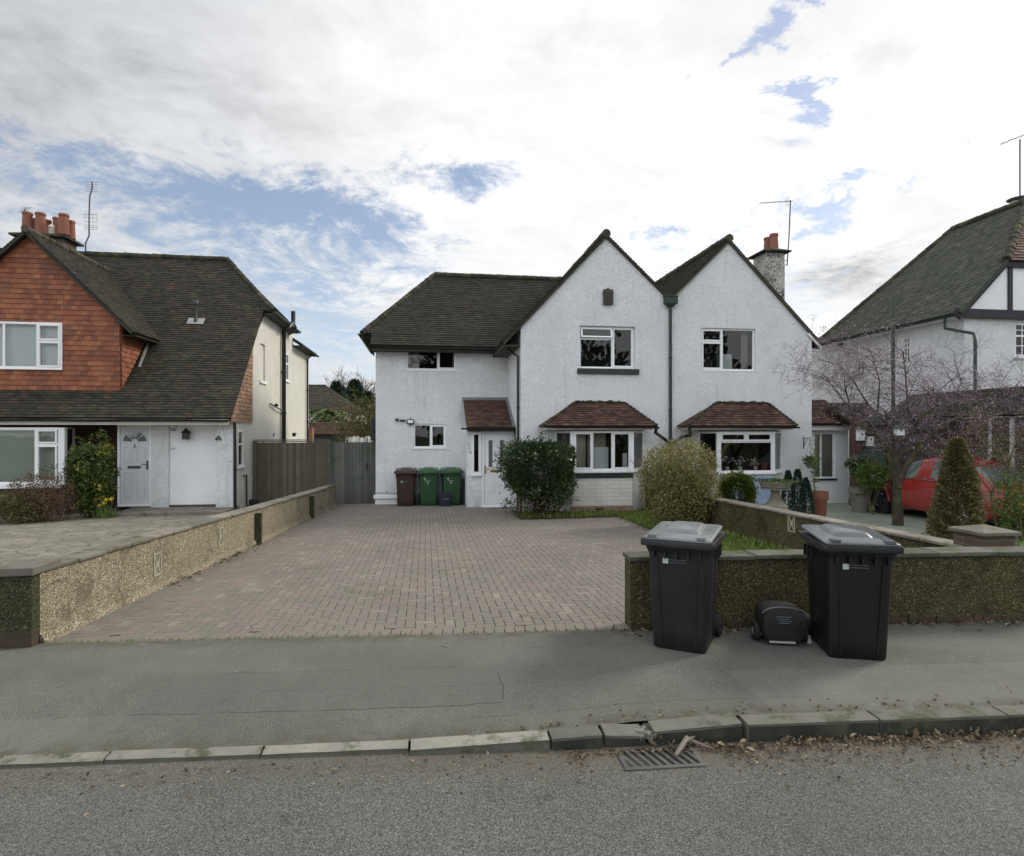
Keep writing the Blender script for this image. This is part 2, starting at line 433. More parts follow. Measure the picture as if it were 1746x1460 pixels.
def mk_materials():
    # white roughcast render, thick swirled texture
    for nm, c, sc in (('render_white', (.90, .91, .935), 21), ('render_cream', (.85, .83, .77), 24)):
        m, t, b = newmat(nm); P = coords(t)
        w = t.noise(P, 3, 3, out='Color'); P2 = t.vmath('ADD', P, t.vmath('MULTIPLY', w, (.12, .12, .12)))
        n1 = t.noise(P2, sc * .72, 4, .58, 2.2); n2 = t.noise(P, sc * 4, 3, .6)
        stain = t.noise(P, .9, 6, .6); st = t.smooth(stain, .30, .62)
        sp = t.node('ShaderNodeSeparateXYZ'); t.l.new(coords(t), sp.inputs[0])
        dirt = tuple(x * k for x, k in zip(c, (.92, .93, .90)))
        col = t.mix(st, dirt, c)
        pit = t.smooth(n1, .47, .34)
        col = t.mix(t.math('MULTIPLY', pit, .20), col, tuple(x * .62 for x in c))
        mp = t.node('ShaderNodeMapping'); t.l.new(P, mp.inputs[0]); mp.inputs['Scale'].default_value = (7, 7, .45)
        stk = t.math('MULTIPLY', t.smooth(t.noise(mp.outputs[0], 1, 5, .6), .54, .74), t.smooth(t.noise(P, .7, 3), .42, .6))
        col = t.mix(t.math('MULTIPLY', stk, .48), col, (.50, .51, .47))
        # splash zone: green-grey grime along the foot of the wall
        gl = t.math('MULTIPLY', t.smooth(sp.outputs[2], .55, -.15), t.smooth(t.noise(P, 5, 5), .35, .65))
        col = t.mix(t.math('MULTIPLY', gl, .5), col, (.33, .34, .28))
        t.l.new(col, b.inputs['Base Color']); b.inputs['Roughness'].default_value = .85; b.inputs['Specular IOR Level'].default_value = .15
        bump(t, b, t.math('ADD', t.math('MULTIPLY', n1, 1.0), t.math('MULTIPLY', n2, .25)), 1.0, .055)
    simple('paint_white', (.80, .81, .83), .5, var=.05, vscale=2, bs=.06, bsc=60)
    simple('upvc', (.82, .83, .84), .3, var=.04, vscale=5)
    simple('fascia', (.62, .60, .53), .6, var=.12, vscale=4)
    simple('black_gutter', (.008, .011, .011), .35, var=.3, vscale=6)
    simple('black_green', (.012, .03, .022), .45, var=.4, vscale=6, bs=.1)
    simple('soffit', (.05, .045, .035), .8, var=.3, vscale=5)
    simple('dark_interior', (.035, .035, .035), .9, var=.3, vscale=2)  # near-black walls put the gloom of unlit rooms into the colour
    simple('lead', (.16, .18, .19), .55, var=.2, vscale=5, bs=.1)
    simple('blind', (.50, .54, .47), .8, var=.06, vscale=2)
    simple('curtain', (.46, .44, .38), .85, var=.12, vscale=3)
    simple('curtain_pale', (.80, .84, .86), .85, var=.06, vscale=2)
    simple('mirror_black', (.02, .02, .02), .25)
    # glass: see-through with a real reflection
    for nm, tr, k in (('glass', (.86, .90, .89), 1.0), ('glass_frosted', (.6, .66, .64), 1.0)):
        m, t, b = newmat(nm); t.n.remove(b); out = t.n['Material Output']
        fr = t.node('ShaderNodeFresnel'); fr.inputs[0].default_value = 1.55
        gl = t.node('ShaderNodeBsdfGlossy'); gl.inputs['Roughness'].default_value = .01
        tr_ = t.node('ShaderNodeBsdfTransparent'); tr_.inputs[0].default_value = (*tr, 1)
        n = t.noise(coords(t), 1.5, 2); bp = t.node('ShaderNodeBump'); bp.inputs['Strength'].default_value = .03; bp.inputs['Distance'].default_value = .05
        t.l.new(n, bp.inputs['Height']); t.l.new(bp.outputs[0], gl.inputs['Normal'])
        mx = t.node('ShaderNodeMixShader'); t.l.new(t.math('MULTIPLY', fr.outputs[0], 1.35, clamp=True), mx.inputs[0])
        t.l.new(tr_.outputs[0], mx.inputs[1]); t.l.new(gl.outputs[0], mx.inputs[2]); t.l.new(mx.outputs[0], out.inputs[0])
    # roofs
    tinted('roof_mossy', [(0, (.019, .020, .015)), (.45, (.028, .031, .021)), (.8, (.037, .039, .026)), (.95, (.028, .026, .028)), (1, (.07, .036, .026))],
           .8, .35, 1.6, moss=((.050, .053, .030), .18, 2.6), light=((.26, .26, .22), .765, 9), bs=.7)
    tinted('roof_brown', [(0, (.020, .020, .015)), (.4, (.032, .030, .022)), (.85, (.044, .039, .028)), (1, (.080, .045, .032))],
           .8, .3, 1.7, moss=((.055, .060, .028), .26, 2.2), light=((.32, .31, .25), .76, 8), bs=.7)
    tinted('roof_bay', [(0, (.045, .026, .022)), (.5, (.082, .042, .033)), (.85, (.11, .056, .042)), (1, (.15, .085, .06))],
           .75, .3, 3, moss=((.09, .085, .04), .28, 4), bs=.6)
    tinted('roof_green', [(0, (.052, .058, .046)), (.5, (.072, .078, .062)), (.9, (.094, .096, .078)), (1, (.13, .115, .09))],
           .85, .3, 1.2, moss=((.085, .09, .06), .3, 1.6), bs=.6)
    tinted('tile_orange', [(0, (.17, .062, .038)), (.3, (.235, .082, .044)), (.75, (.285, .103, .052)), (.95, (.32, .13, .065)), (1, (.18, .085, .058))],
           .7, .22, 1.3, moss=((.16, .07, .045), .25, 1.4), bs=.4)
    tinted('tile_pinkish', [(0, (.16, .10, .07)), (.4, (.25, .15, .095)), (.8, (.34, .20, .13)), (1, (.20, .14, .11))],
           .75, .25, 3, moss=((.22, .17, .10), .3, 4), bs=.5)
    tinted('ridge_tile', [(0, (.028, .028, .022)), (.6, (.042, .040, .030)), (1, (.08, .064, .048))], .85, .3, 3, moss=((.08, .085, .035), .4, 4), bs=.6)
    tinted('terracotta_pot', [(0, (.21, .082, .055)), (1, (.27, .115, .078))], .75, .22, 4, bs=.3, moss=((.16, .13, .09), .15, 5))
    # brickwork
    def brick(nm, c1, c2, mort, sc=1.0, bw=.225, rh=.075, ms=.008, dirt=.5):
        m, t, b = newmat(nm)
        P = coords(t); geo = t.node('ShaderNodeNewGeometry')
        sp = t.node('ShaderNodeSeparateXYZ'); t.l.new(P, sp.inputs[0])
        sn = t.node('ShaderNodeSeparateXYZ'); t.l.new(geo.outputs['True Normal'], sn.inputs[0])
        side = t.math('GREATER_THAN', t.math('ABSOLUTE', sn.outputs[0]), .7)
        mx = t.node('ShaderNodeMix', data_type='FLOAT'); t.l.new(side, mx.inputs[0]); t.l.new(sp.outputs[0], mx.inputs[2]); t.l.new(sp.outputs[1], mx.inputs[3])
        cb = t.node('ShaderNodeCombineXYZ'); t.l.new(mx.outputs[0], cb.inputs[0]); t.l.new(sp.outputs[2], cb.inputs[1])
        br = t.node('ShaderNodeTexBrick'); t.l.new(cb.outputs[0], br.inputs['Vector'])
        br.inputs['Color1'].default_value = (*c1, 1); br.inputs['Color2'].default_value = (*c2, 1); br.inputs['Mortar'].default_value = (*mort, 1)
        br.inputs['Scale'].default_value = 1; br.inputs['Mortar Size'].default_value = ms; br.inputs['Mortar Smooth'].default_value = .2
        br.inputs['Brick Width'].default_value = bw; br.inputs['Row Height'].default_value = rh
        n = t.noise(P, 3, 6, .6); sc_ = t.vmath('SCALE', br.outputs[0]); t.l.new(t.math('ADD', 1 - dirt * .5, t.math('MULTIPLY', n, dirt)), sc_.node.inputs['Scale'])
        t.l.new(sc_, b.inputs['Base Color']); b.inputs['Roughness'].default_value = .85
        h = t.math('ADD', t.math('MULTIPLY', br.outputs['Fac'], -1), t.math('MULTIPLY', t.noise(P, 60, 3), .3)); bump(t, b, h, .5, .006)
        return m
    brick('brick_dark', (.070, .032, .026), (.10, .045, .034), (.08, .07, .06))
    brick('brick_mossy', (.045, .030, .018), (.075, .042, .026), (.045, .05, .028))
    brick('brick_red', (.22, .08, .05), (.30, .12, .07), (.26, .22, .18))
    brick('brick_stack', (.07, .05, .038), (.11, .075, .05), (.13, .11, .09), dirt=.8)
    brick('block_white', (.60, .60, .54), (.66, .66, .60), (.47, .47, .42), bw=.34, rh=.105, ms=.006, dirt=.35)
    brick('brick_base', (.20, .10, .07), (.28, .17, .12), (.3, .28, .24))
    # roughcast (pebble-dashed) garden walls
    for nm, A, Bc, Cc in (('dash_tan', (.10, .08, .053), (.31, .268, .188), (.66, .61, .50)), ('dash_dark', (.028, .024, .013), (.085, .074, .036), (.24, .215, .12)), ('dash_darkest', (.02, .026, .014), (.055, .06, .03), (.17, .16, .11))):  # three tones of the same dash, darkest on pier and buttresses
        m, t, b = newmat(nm); P = coords(t)
        v = t.voronoi(P, 84, out='Color'); sv = t.node('ShaderNodeSeparateColor'); t.l.new(v, sv.inputs[0])
        vd = t.voronoi(P, 84)
        col = t.ramp(sv.outputs[0], [(0, A), (.45, Bc), (.85, tuple(x * 1.15 for x in Bc)), (1, Cc)])
        n = t.noise(P, 1.7, 6, .65)
        sc_ = t.vmath('SCALE', col); t.l.new(t.math('ADD', .62, t.math('MULTIPLY', n, .75)), sc_.node.inputs['Scale'])
        mo = t.smooth(t.noise(P, 2.3, 7, .7), .50, .66)
        sp = t.node('ShaderNodeSeparateXYZ'); t.l.new(P, sp.inputs[0])
        col = t.mix(t.math('MULTIPLY', mo, .7), sc_, tuple(x * .40 for x in Bc))
        ck = t.smooth(t.voronoi(t.vmath('ADD', P, t.vmath('MULTIPLY', t.noise(P, 4, 4, out='Color'), (.3, .3, .3))), .5, feature='DISTANCE_TO_EDGE'), .007, .002); col = t.mix(t.math('MULTIPLY', ck, .35), col, (.05, .04, .03))
        t.l.new(col, b.inputs['Base Color']); b.inputs['Roughness'].default_value = .9; b.inputs['Specular IOR Level'].default_value = .2
        bump(t, b, t.math('ADD', t.math('MULTIPLY', vd, -1.2), t.noise(P, 30, 3)), .8, .012)
    m, t, b = newmat('render_dirty'); P = coords(t); n1 = t.noise(P, 22, 5, .7, 1.0); n2 = t.noise(P, 2.2, 5, .6)
    col = t.mix(t.smooth(t.math('ADD', n1, t.math('MULTIPLY', n2, .5)), .68, .84), (.56, .55, .50, 1), (.075, .08, .06, 1)); t.l.new(col, b.inputs['Base Color']); b.inputs['Roughness'].default_value = .9; bump(t, b, n1, .9, .03)
    tinted('coping', [(0, (.13, .12, .10)), (.5, (.19, .175, .15)), (1, (.26, .23, .19))], .85, .3, 3, moss=((.10, .10, .055), .4, 4), bs=.5, bsc=80)
    simple('stone_urn', (.17, .165, .13), .9, var=.4, vscale=6, bs=.5)
    tinted('coping_dark', [(0, (.06, .065, .05)), (.5, (.10, .10, .08)), (1, (.15, .145, .115))], .85, .4, 3, moss=((.05, .06, .03), .5, 4), bs=.8, bsc=60)
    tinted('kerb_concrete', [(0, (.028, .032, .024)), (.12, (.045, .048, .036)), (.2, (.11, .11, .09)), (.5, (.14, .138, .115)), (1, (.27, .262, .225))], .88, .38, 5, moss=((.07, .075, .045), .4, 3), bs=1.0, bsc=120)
    simple('concrete_vent', (.33, .32, .24), .85, var=.25, vscale=8, bs=.4)
    # ground
    m, t, b = newmat('asphalt_road'); P = coords(t)
    v = t.voronoi(P, 165, out='Color'); sv = t.node('ShaderNodeSeparateColor'); t.l.new(v, sv.inputs[0])
    n2 = t.noise(P, 190, 2, .6)
    f = t.math('ADD', t.math('MULTIPLY', sv.outputs[0], .6), t.math('MULTIPLY', n2, .45))
    col = t.ramp(f, [(.20, (.045, .047, .041)), (.45, (.112, .115, .102)), (.68, (.170, .173, .155)), (.95, (.33, .33, .30))])
    big = t.noise(P, .55, 6, .6); wear = t.math('ADD', .62, t.math('MULTIPLY', big, .62))
    sy = t.node('ShaderNodeSeparateXYZ'); t.l.new(P, sy.inputs[0]); trk = t.math('ADD', sy.outputs[1], t.math('ADD', t.math('MULTIPLY', sy.outputs[0], .072), t.math('MULTIPLY', t.noise(P, .8, 3), .3)))
    pol = t.math('MULTIPLY', t.smooth(t.math('ABSOLUTE', t.math('SUBTRACT', trk, 2.35)), .42, .10), .16); wear = t.math('ADD', wear, pol)
    wear = t.math('SUBTRACT', wear, t.math('MULTIPLY', t.smooth(t.noise(P, 1.7, 6, .65), .56, .70), .20))
    sc_ = t.vmath('SCALE', col); t.l.new(wear, sc_.node.inputs['Scale'])
    sp = t.node('ShaderNodeSeparateXYZ'); t.l.new(P, sp.inputs[0])
    gut = t.math('ADD', sp.outputs[1], t.math('MULTIPLY', sp.outputs[0], .072))       # distance measure towards the kerb
    gm = t.math('MULTIPLY', t.smooth(t.math('ADD', gut, t.math('MULTIPLY', t.noise(P, 5, 5), .35)), 3.62, 3.95), t.math('ADD', .30, t.math('MULTIPLY', t.smooth(sp.outputs[0], -1.5, 1.6), .45)))
    col = t.mix(gm, sc_, t.mix(t.noise(P, 40, 4), (.075, .062, .045, 1), (.19, .155, .115, 1)))
    t.l.new(col, b.inputs['Base Color']); b.inputs['Roughness'].default_value = .85; b.inputs['Specular IOR Level'].default_value = .3
    bump(t, b, t.math('ADD', t.math('MULTIPLY', t.voronoi(P, 135), -1), t.math('MULTIPLY', n2, .4)), .9, .008)

    m, t, b = newmat('asphalt_pavement'); P = coords(t)
    n1 = t.noise(P, 120, 4, .7); n2 = t.noise(P, 1.1, 7, .65); n3 = t.noise(P, 9, 5, .6)
    col = t.ramp(n1, [(.34, (.070, .072, .061)), (.5, (.122, .124, .108)), (.66, (.196, .195, .172))])
    sc_ = t.vmath('SCALE', col); t.l.new(t.math('ADD', .42, t.math('ADD', t.math('MULTIPLY', n2, .82), t.math('MULTIPLY', n3, .24))), sc_.node.inputs['Scale'])
    sp = t.node('ShaderNodeSeparateXYZ'); t.l.new(P, sp.inputs[0])
    # repair patches: long thin joints in the surface, following the street
    wob = t.math('MULTIPLY', t.math('SUBTRACT', t.noise(P, 2.2, 5, .6), .5), .10)
    s_ = t.math('ADD', t.math('ADD', sp.outputs[1], t.math('MULTIPLY', sp.outputs[0], .072)), wob)
    lines = None
    for pos, w_, x0, x1 in ((4.36, .008, -2.05, .55), (4.95, .005, -1.6, .25), (4.62, .003, -1.7, .9), (4.20, .004, .35, 3.0), (5.35, .004, .9, 3.9), (4.72, .003, 2.4, 5.5)):
        dd = t.smooth(t.math('ABSOLUTE', t.math('SUBTRACT', s_, pos)), w_, w_ * .25)
        inx = t.math('MULTIPLY', t.math('GREATER_THAN', sp.outputs[0], x0), t.math('LESS_THAN', sp.outputs[0], x1))
        br_ = t.smooth(t.noise(P, 3.1, 3), .32, .5)
        dd = t.math('MULTIPLY', t.math('MULTIPLY', dd, inx), br_); lines = dd if lines is None else t.math('MAXIMUM', lines, dd)
    wob2 = t.math('MULTIPLY', t.math('SUBTRACT', t.noise(P, 3, 5, .6), .5), .12)
    for xp, y0, y1 in ((.58, 4.36, 4.75),):
        dd = t.smooth(t.math('ABSOLUTE', t.math('SUBTRACT', t.math('ADD', sp.outputs[0], wob2), xp)), .007, .002)
        iny = t.math('MULTIPLY', t.math('GREATER_THAN', sp.outputs[1], y0), t.math('LESS_THAN', sp.outputs[1], y1))
        lines = t.math('MAXIMUM', lines, t.math('MULTIPLY', dd, iny))
    col = t.mix(t.math('MULTIPLY', lines, .6), sc_, (.03, .032, .026))
    def inr(a, b, x0, x1): return t.math('MULTIPLY', t.math('MULTIPLY', t.math('GREATER_THAN', s_, a), t.math('LESS_THAN', s_, b)), t.math('MULTIPLY', t.math('GREATER_THAN', sp.outputs[0], x0), t.math('LESS_THAN', sp.outputs[0], x1)))
    col = t.mix(t.math('MULTIPLY', inr(4.36, 4.95, -2.05, .58), .30), col, (.10, .102, .09)); col = t.mix(t.math('MULTIPLY', inr(3.9, 4.72, 2.4, 5.5), .25), col, (.20, .20, .18)); col = t.mix(t.math('MULTIPLY', inr(3.9, 4.36, -9, -2.05), .25), col, (.19, .19, .17))
    st2 = t.smooth(t.noise(P, 3.4, 5, .6), .60, .72); col = t.mix(t.math('MULTIPLY', st2, .35), col, (.075, .075, .062))
    gv = t.voronoi(P, 2.3); col = t.mix(t.math('MULTIPLY', t.smooth(gv, .030, .018), .6), col, (.055, .055, .05))
    gr = t.smooth(t.noise(P, 1.9, 6, .7), .52, .70)
    col = t.mix(t.math('MULTIPLY', gr, .35), col, (.085, .09, .055))
    wh = t.smooth(t.noise(P, 26, 2, .4), .80, .83); col = t.mix(t.math('MULTIPLY', wh, .6), col, (.42, .42, .38))
    # grime gathering along the wall and the kerb
    ed = t.math('MAXIMUM', t.smooth(s_, 5.52, 5.78), t.smooth(s_, 4.14, 3.98))
    col = t.mix(t.math('MULTIPLY', t.math('MULTIPLY', ed, t.smooth(t.noise(P, 7, 5), .3, .6)), .7), col, (.075, .07, .045))
    t.l.new(col, b.inputs['Base Color']); b.inputs['Roughness'].default_value = .88; b.inputs['Specular IOR Level'].default_value = .25
    bump(t, b, t.math('SUBTRACT', n1, t.math('MULTIPLY', lines, 1.5)), .5, .006)

    tinted('paving_brick', [(0, (.050, .045, .034)), (.05, (.050, .045, .034)), (.08, (.160, .154, .128)), (.3, (.178, .160, .138)), (.7, (.198, .164, .144)), (.85, (.170, .163, .136)), (1, (.228, .198, .172))],
           .88, .25, .8, moss=((.13, .128, .095), .16, .9), light=((.33, .32, .28), .80, 14), bs=.5, bsc=140)
    simple('paving_joint', (.052, .045, .032), .95, var=.3, vscale=3, bs=.5, bsc=80)
    m, t, b = newmat('crazy_paving'); P = coords(t)
    wv = t.vmath('ADD', P, t.vmath('MULTIPLY', t.noise(P, 3, 4, out='Color'), (.16, .16, 0)))
    vc = t.voronoi(wv, 3.3, out='Color'); sv = t.node('ShaderNodeSeparateColor'); t.l.new(vc, sv.inputs[0])
    ve = t.voronoi(wv, 3.3, feature='DISTANCE_TO_EDGE')
    col = t.ramp(sv.outputs[0], [(0, (.155, .150, .122)), (.5, (.19, .18, .145)), (1, (.235, .215, .17))])
    sc_ = t.vmath('SCALE', col); t.l.new(t.math('ADD', .6, t.math('MULTIPLY', t.noise(P, 6, 7, .7), .8)), sc_.node.inputs['Scale'])
    col = t.mix(t.smooth(ve, .045, .012), sc_, (.095, .092, .068)); t.l.new(col, b.inputs['Base Color']); b.inputs['Roughness'].default_value = .9
    bump(t, b, t.math('ADD', t.smooth(ve, 0, .06), t.math('MULTIPLY', t.noise(P, 30, 4), .4)), .5, .012)
    simple('forecourt_concrete', (.20, .23, .18), .85, var=.2, vscale=1.2, bs=.3, bsc=60)
    m, t, b = newmat('garden_soil'); P = coords(t)
    col = t.ramp(t.noise(P, 2.2, 7, .7), [(.3, (.035, .026, .016)), (.5, (.045, .055, .018)), (.7, (.07, .095, .025))]); t.l.new(col, b.inputs['Base Color'])
    b.inputs['Roughness'].default_value = .95; bump(t, b, t.noise(P, 25, 5, .7), 1, .04)
    m, t, b = newmat('ground_mat'); P = coords(t)
    col = t.ramp(t.noise(P, .3, 7, .7), [(.3, (.05, .06, .025)), (.6, (.075, .09, .035)), (.8, (.10, .09, .05))]); t.l.new(col, b.inputs['Base Color'])
    b.inputs['Roughness'].default_value = .95; bump(t, b, t.noise(P, 12, 5, .7), 1, .05)
    # timber
    tinted('fence_wood', [(0, (.085, .07, .05)), (.5, (.12, .098, .075)), (.8, (.105, .095, .085)), (1, (.16, .13, .09))], .85, .28, 2, moss=((.07, .085, .05), .3, 1.6), bs=.4, bsc=30)
    tinted('gate_wood', [(0, (.075, .08, .07)), (.5, (.10, .105, .10)), (1, (.135, .13, .115))], .85, .28, 2, moss=((.055, .075, .045), .35, 1.6), bs=.4, bsc=30)
    tinted('lap_wood', [(0, (.05, .036, .03)), (.5, (.082, .058, .048)), (1, (.11, .08, .066))], .85, .25, 2, bs=.4, bsc=30)
    simple('shed_green', (.09, .13, .10), .8, var=.2, vscale=4)
    simple('timber_black', (.03, .028, .038), .7, var=.2, vscale=4)
    # metal / plastic
    simple('grate_iron', (.10, .098, .09), .6, .3, .25, 6, bs=.4, bsc=90)
    simple('aerial_metal', (.10, .10, .12), .5, .6)
    simple('bin_grey', (.010, .0098, .0125), .45, var=.45, vscale=3, bs=.12, bsc=160, bd=.002)
    simple('bin_grey_lid_sheen', (.16, .175, .175), .25, var=.18, vscale=4, bs=.05, bsc=120, bd=.002)  # lid colour raised to stand in for sky reflected off dark plastic
    simple('bin_black', (.0045, .0042, .0045), .45, var=.45, vscale=3, bs=.12, bsc=160, bd=.002)
    simple('bin_black_lid_sheen', (.10, .112, .125), .22, var=.18, vscale=4, bs=.05, bsc=120, bd=.002)  # paler than the body: reflected sky put into the lid colour
    simple('bin_green', (.016, .062, .022), .45, var=.15, vscale=4, bs=.1, bsc=150, bd=.002)
    simple('bin_green_lid', (.022, .095, .024), .40, var=.15, vscale=4)
    simple('bin_brown', (.035, .017, .014), .45, var=.15, vscale=4, bs=.1, bsc=150, bd=.002)
    simple('bin_brown_lid', (.045, .030, .020), .4, var=.15, vscale=4)
    simple('rubber', (.012, .012, .012), .75, var=.3, vscale=8, bs=.2)
    simple('sticker', (.42, .50, .48), .5, var=.05)
    simple('sticker_faint', (.11, .12, .13), .5, var=.05)
    simple('plastic_grey', (.32, .33, .31), .5)
    simple('plastic_dark', (.02, .022, .022), .4, var=.25)
    simple('plastic_navy', (.015, .017, .035), .5)
    simple('brass', (.45, .30, .10), .35, .9)
    simple('door_grey', (.60, .635, .655), .4, var=.04, vscale=2)
    simple('door_white', (.78, .79, .82), .35, var=.04, vscale=2)
    simple('panel_blue', (.30, .38, .52), .5, var=.1, vscale=3)
    simple('number_black', (.012, .012, .012), .5)
    m = simple('car_red', (.38, .035, .03), .22, 0, .06, 2); MATS['car_red'].node_tree.nodes['Principled BSDF'].inputs['Coat Weight'].default_value = .7
    simple('car_black', (.012, .012, .012), .5)
    m, t, b = newmat('car_glass'); b.inputs['Base Color'].default_value = (.13, .16, .15, 1); b.inputs['Roughness'].default_value = .03; b.inputs['Specular IOR Level'].default_value = 1.0  # base lightened to stand in for sky reflected in the glass
    simple('lamp_red', (.35, .02, .02), .2)
    simple('chrome', (.6, .6, .6), .2, 1)
    # plants
    def leaf(nm, stops, rough=.5, trans=.25, spec=.4):
        m, t, b = newmat(nm); col = t.ramp(tintattr(t), stops); t.l.new(col, b.inputs['Base Color'])
        b.inputs['Roughness'].default_value = rough; b.inputs['Specular IOR Level'].default_value = spec
        if trans:
            out = t.n['Material Output']; tl = t.node('ShaderNodeBsdfTranslucent'); t.l.new(col, tl.inputs[0])
            mx = t.node('ShaderNodeMixShader'); mx.inputs[0].default_value = trans
            t.l.new(b.outputs[0], mx.inputs[1]); t.l.new(tl.outputs[0], mx.inputs[2]); t.l.new(mx.outputs[0], out.inputs[0])
        return m
    leaf('leaf_laurel', [(0, (.022, .042, .018)), (.5, (.045, .082, .030)), (.78, (.08, .13, .045)), (.9, (.20, .24, .12)), (.96, (.12, .045, .04)), (1, (.20, .06, .05))], .28, .15, .7)  # pale stop stands in for highlights on glossy leaves
    leaf('leaf_photinia_red', [(0, (.05, .02, .02)), (.5, (.10, .028, .03)), (1, (.15, .06, .04))], .4, .15)
    leaf('leaf_forsythia', [(0, (.12, .09, .04)), (.35, (.19, .17, .06)), (.75, (.26, .26, .08)), (1, (.38, .35, .15))], .6, .3)
    leaf('leaf_yellow_laurel', [(0, (.025, .045, .012)), (.5, (.06, .10, .02)), (.85, (.12, .15, .03)), (.95, (.26, .26, .05)), (1, (.45, .40, .07))], .4, .2)
    leaf('leaf_brown_shrub', [(0, (.07, .035, .025)), (.5, (.12, .065, .045)), (.8, (.15, .09, .055)), (1, (.10, .11, .05))], .7, .2)
    leaf('leaf_box', [(0, (.035, .060, .010)), (.5, (.075, .115, .016)), (1, (.13, .18, .03))], .5, .2)
    leaf('leaf_dark_conifer', [(0, (.010, .024, .015)), (.5, (.018, .042, .024)), (1, (.03, .065, .03))], .6, .1)
    leaf('leaf_conifer_brown', [(0, (.09, .072, .035)), (.5, (.145, .120, .055)), (.8, (.19, .16, .075)), (.95, (.18, .22, .07)), (1, (.22, .28, .08))], .7, .15)
    leaf('leaf_blue_conifer', [(0, (.01, .03, .022)), (.5, (.018, .05, .034)), (1, (.03, .08, .05))], .6, .1)
    leaf('leaf_bright', [(0, (.05, .09, .02)), (.5, (.10, .16, .03)), (1, (.18, .26, .06))], .5, .3)
    leaf('leaf_palm', [(0, (.04, .07, .015)), (.5, (.08, .12, .03)), (1, (.16, .19, .07))], .5, .2)
    leaf('leaf_olive', [(0, (.05, .055, .02)), (.5, (.10, .10, .035)), (1, (.17, .14, .05))], .7, .25)
    leaf('leaf_far', [(0, (.012, .03, .020)), (.5, (.022, .05, .030)), (1, (.04, .075, .035))], .8, 0)
    leaf('grass_blade', [(0, (.06, .105, .018)), (.5, (.13, .20, .03)), (.85, (.21, .27, .05)), (1, (.32, .30, .12))], .6, .3)
    leaf('petal_yellow', [(0, (.75, .52, .02)), (1, (.9, .70, .08))], .5, .3)
    leaf('petal_white', [(0, (.75, .75, .72)), (1, (.85, .85, .82))], .5, .2)
    leaf('dead_leaf', [(0, (.05, .034, .020)), (.45, (.12, .085, .050)), (.8, (.21, .165, .105)), (1, (.34, .30, .21))], .8, .1)
    tinted('twig_purple', [(0, (.05, .045, .050)), (.5, (.12, .098, .105)), (1, (.22, .18, .19))], .8, .2, 3, bs=0)
    leaf('bud_pink', [(0, (.24, .15, .20)), (.6, (.38, .26, .33)), (1, (.56, .42, .49))], .7, .2)
    tinted('bark_dark', [(0, (.035, .028, .02)), (.5, (.055, .045, .033)), (1, (.08, .066, .045))], .9, .3, 6, moss=((.10, .105, .025), .4, 4), bs=.9, bsc=35)
    tinted('bark_moss', [(0, (.06, .055, .03)), (.5, (.085, .08, .04)), (1, (.12, .11, .05))], .9, .3, 6, moss=((.13, .13, .03), .55, 4), bs=.9, bsc=35)
    tinted('twig_grey', [(0, (.11, .09, .075)), (.5, (.19, .165, .14)), (1, (.30, .26, .22))], .8, .2, 3, bs=0)
    tinted('twig_olive', [(0, (.09, .07, .03)), (.5, (.15, .13, .055)), (1, (.21, .19, .08))], .8, .2, 3, bs=0)
mk_materials()
M = MATS

# ------------------------------------------------------------------ foliage helpers
def leafmesh(name, pts, size, mat, parent, asp=.5, tint=None, up=0.0, seed=1, droop=0, dirs=None):
    """one mesh of many small folded leaves at pts (numpy Nx3)"""
    rg = np.random.default_rng(seed); n = len(pts); pts = np.asarray(pts, float)
    d = rg.normal(size=(n, 3)) if dirs is None else np.asarray(dirs) + rg.normal(size=(n, 3)) * .35
    d[:, 2] += up; d /= np.linalg.norm(d, axis=1)[:, None] + 1e-9
    r = rg.normal(size=(n, 3)); r -= d * (r * d).sum(1)[:, None]; r /= np.linalg.norm(r, axis=1)[:, None] + 1e-9
    nn = np.cross(d, r); s = size * rg.uniform(.65, 1.35, n)[:, None]
    a = pts; b = pts + d * s * .5 + r * s * asp * .5 + nn * s * .08; c = pts + d * s; e = pts + d * s * .5 - r * s * asp * .5 + nn * s * .08
    off = np.array(wloc(parent)) if parent is not None else np.zeros(3)
    v = np.stack([a, b, c, e], 1).reshape(-1, 3) - off
    me = bpy.data.meshes.new(name); me.vertices.add(4 * n); me.vertices.foreach_set('co', v.ravel())
    me.loops.add(4 * n); me.loops.foreach_set('vertex_index', np.arange(4 * n, dtype=np.int32))
    me.polygons.add(n); me.polygons.foreach_set('loop_start', np.arange(0, 4 * n, 4, dtype=np.int32)); me.polygons.foreach_set('loop_total', np.full(n, 4, dtype=np.int32))
    at = me.attributes.new('tint', 'FLOAT', 'FACE')
    tv = rg.uniform(0, 1, n) if tint is None else np.clip(tint, 0, 1)
    at.data.foreach_set('value', tv.astype(np.float32)); me.update(calc_edges=True); me.materials.append(mat)
    o = bpy.data.objects.new(name, me); COL.objects.link(o)
    if parent is not None: o.parent = parent
    return o
def shell_pts(n, c, rad, seed=1, lump=.12, thick=.35, flat_bottom=None, squash=2.0):
    """points in the outer layer of a lumpy ellipsoid / superellipsoid"""
    rg = np.random.default_rng(seed); d = rg.normal(size=(n, 3)); d /= np.linalg.norm(d, axis=1)[:, None]
    k = squash; norm = (np.abs(d) ** k).sum(1) ** (-1 / k)
    ph = rg.uniform(0, 6.28, (6, 3)); fr = rg.uniform(2, 6, (6, 3)); l = np.zeros(n)
    for i in range(6): l += np.sin(d @ fr[i] + ph[i, 0]) * np.cos(d @ fr[i][::-1] * 1.3 + ph[i, 1])
    r = norm * (1 + lump * l / 2) * (1 - thick * rg.random(n) ** 1.8)
    return np.array(c) + d * r[:, None] * np.array(rad)
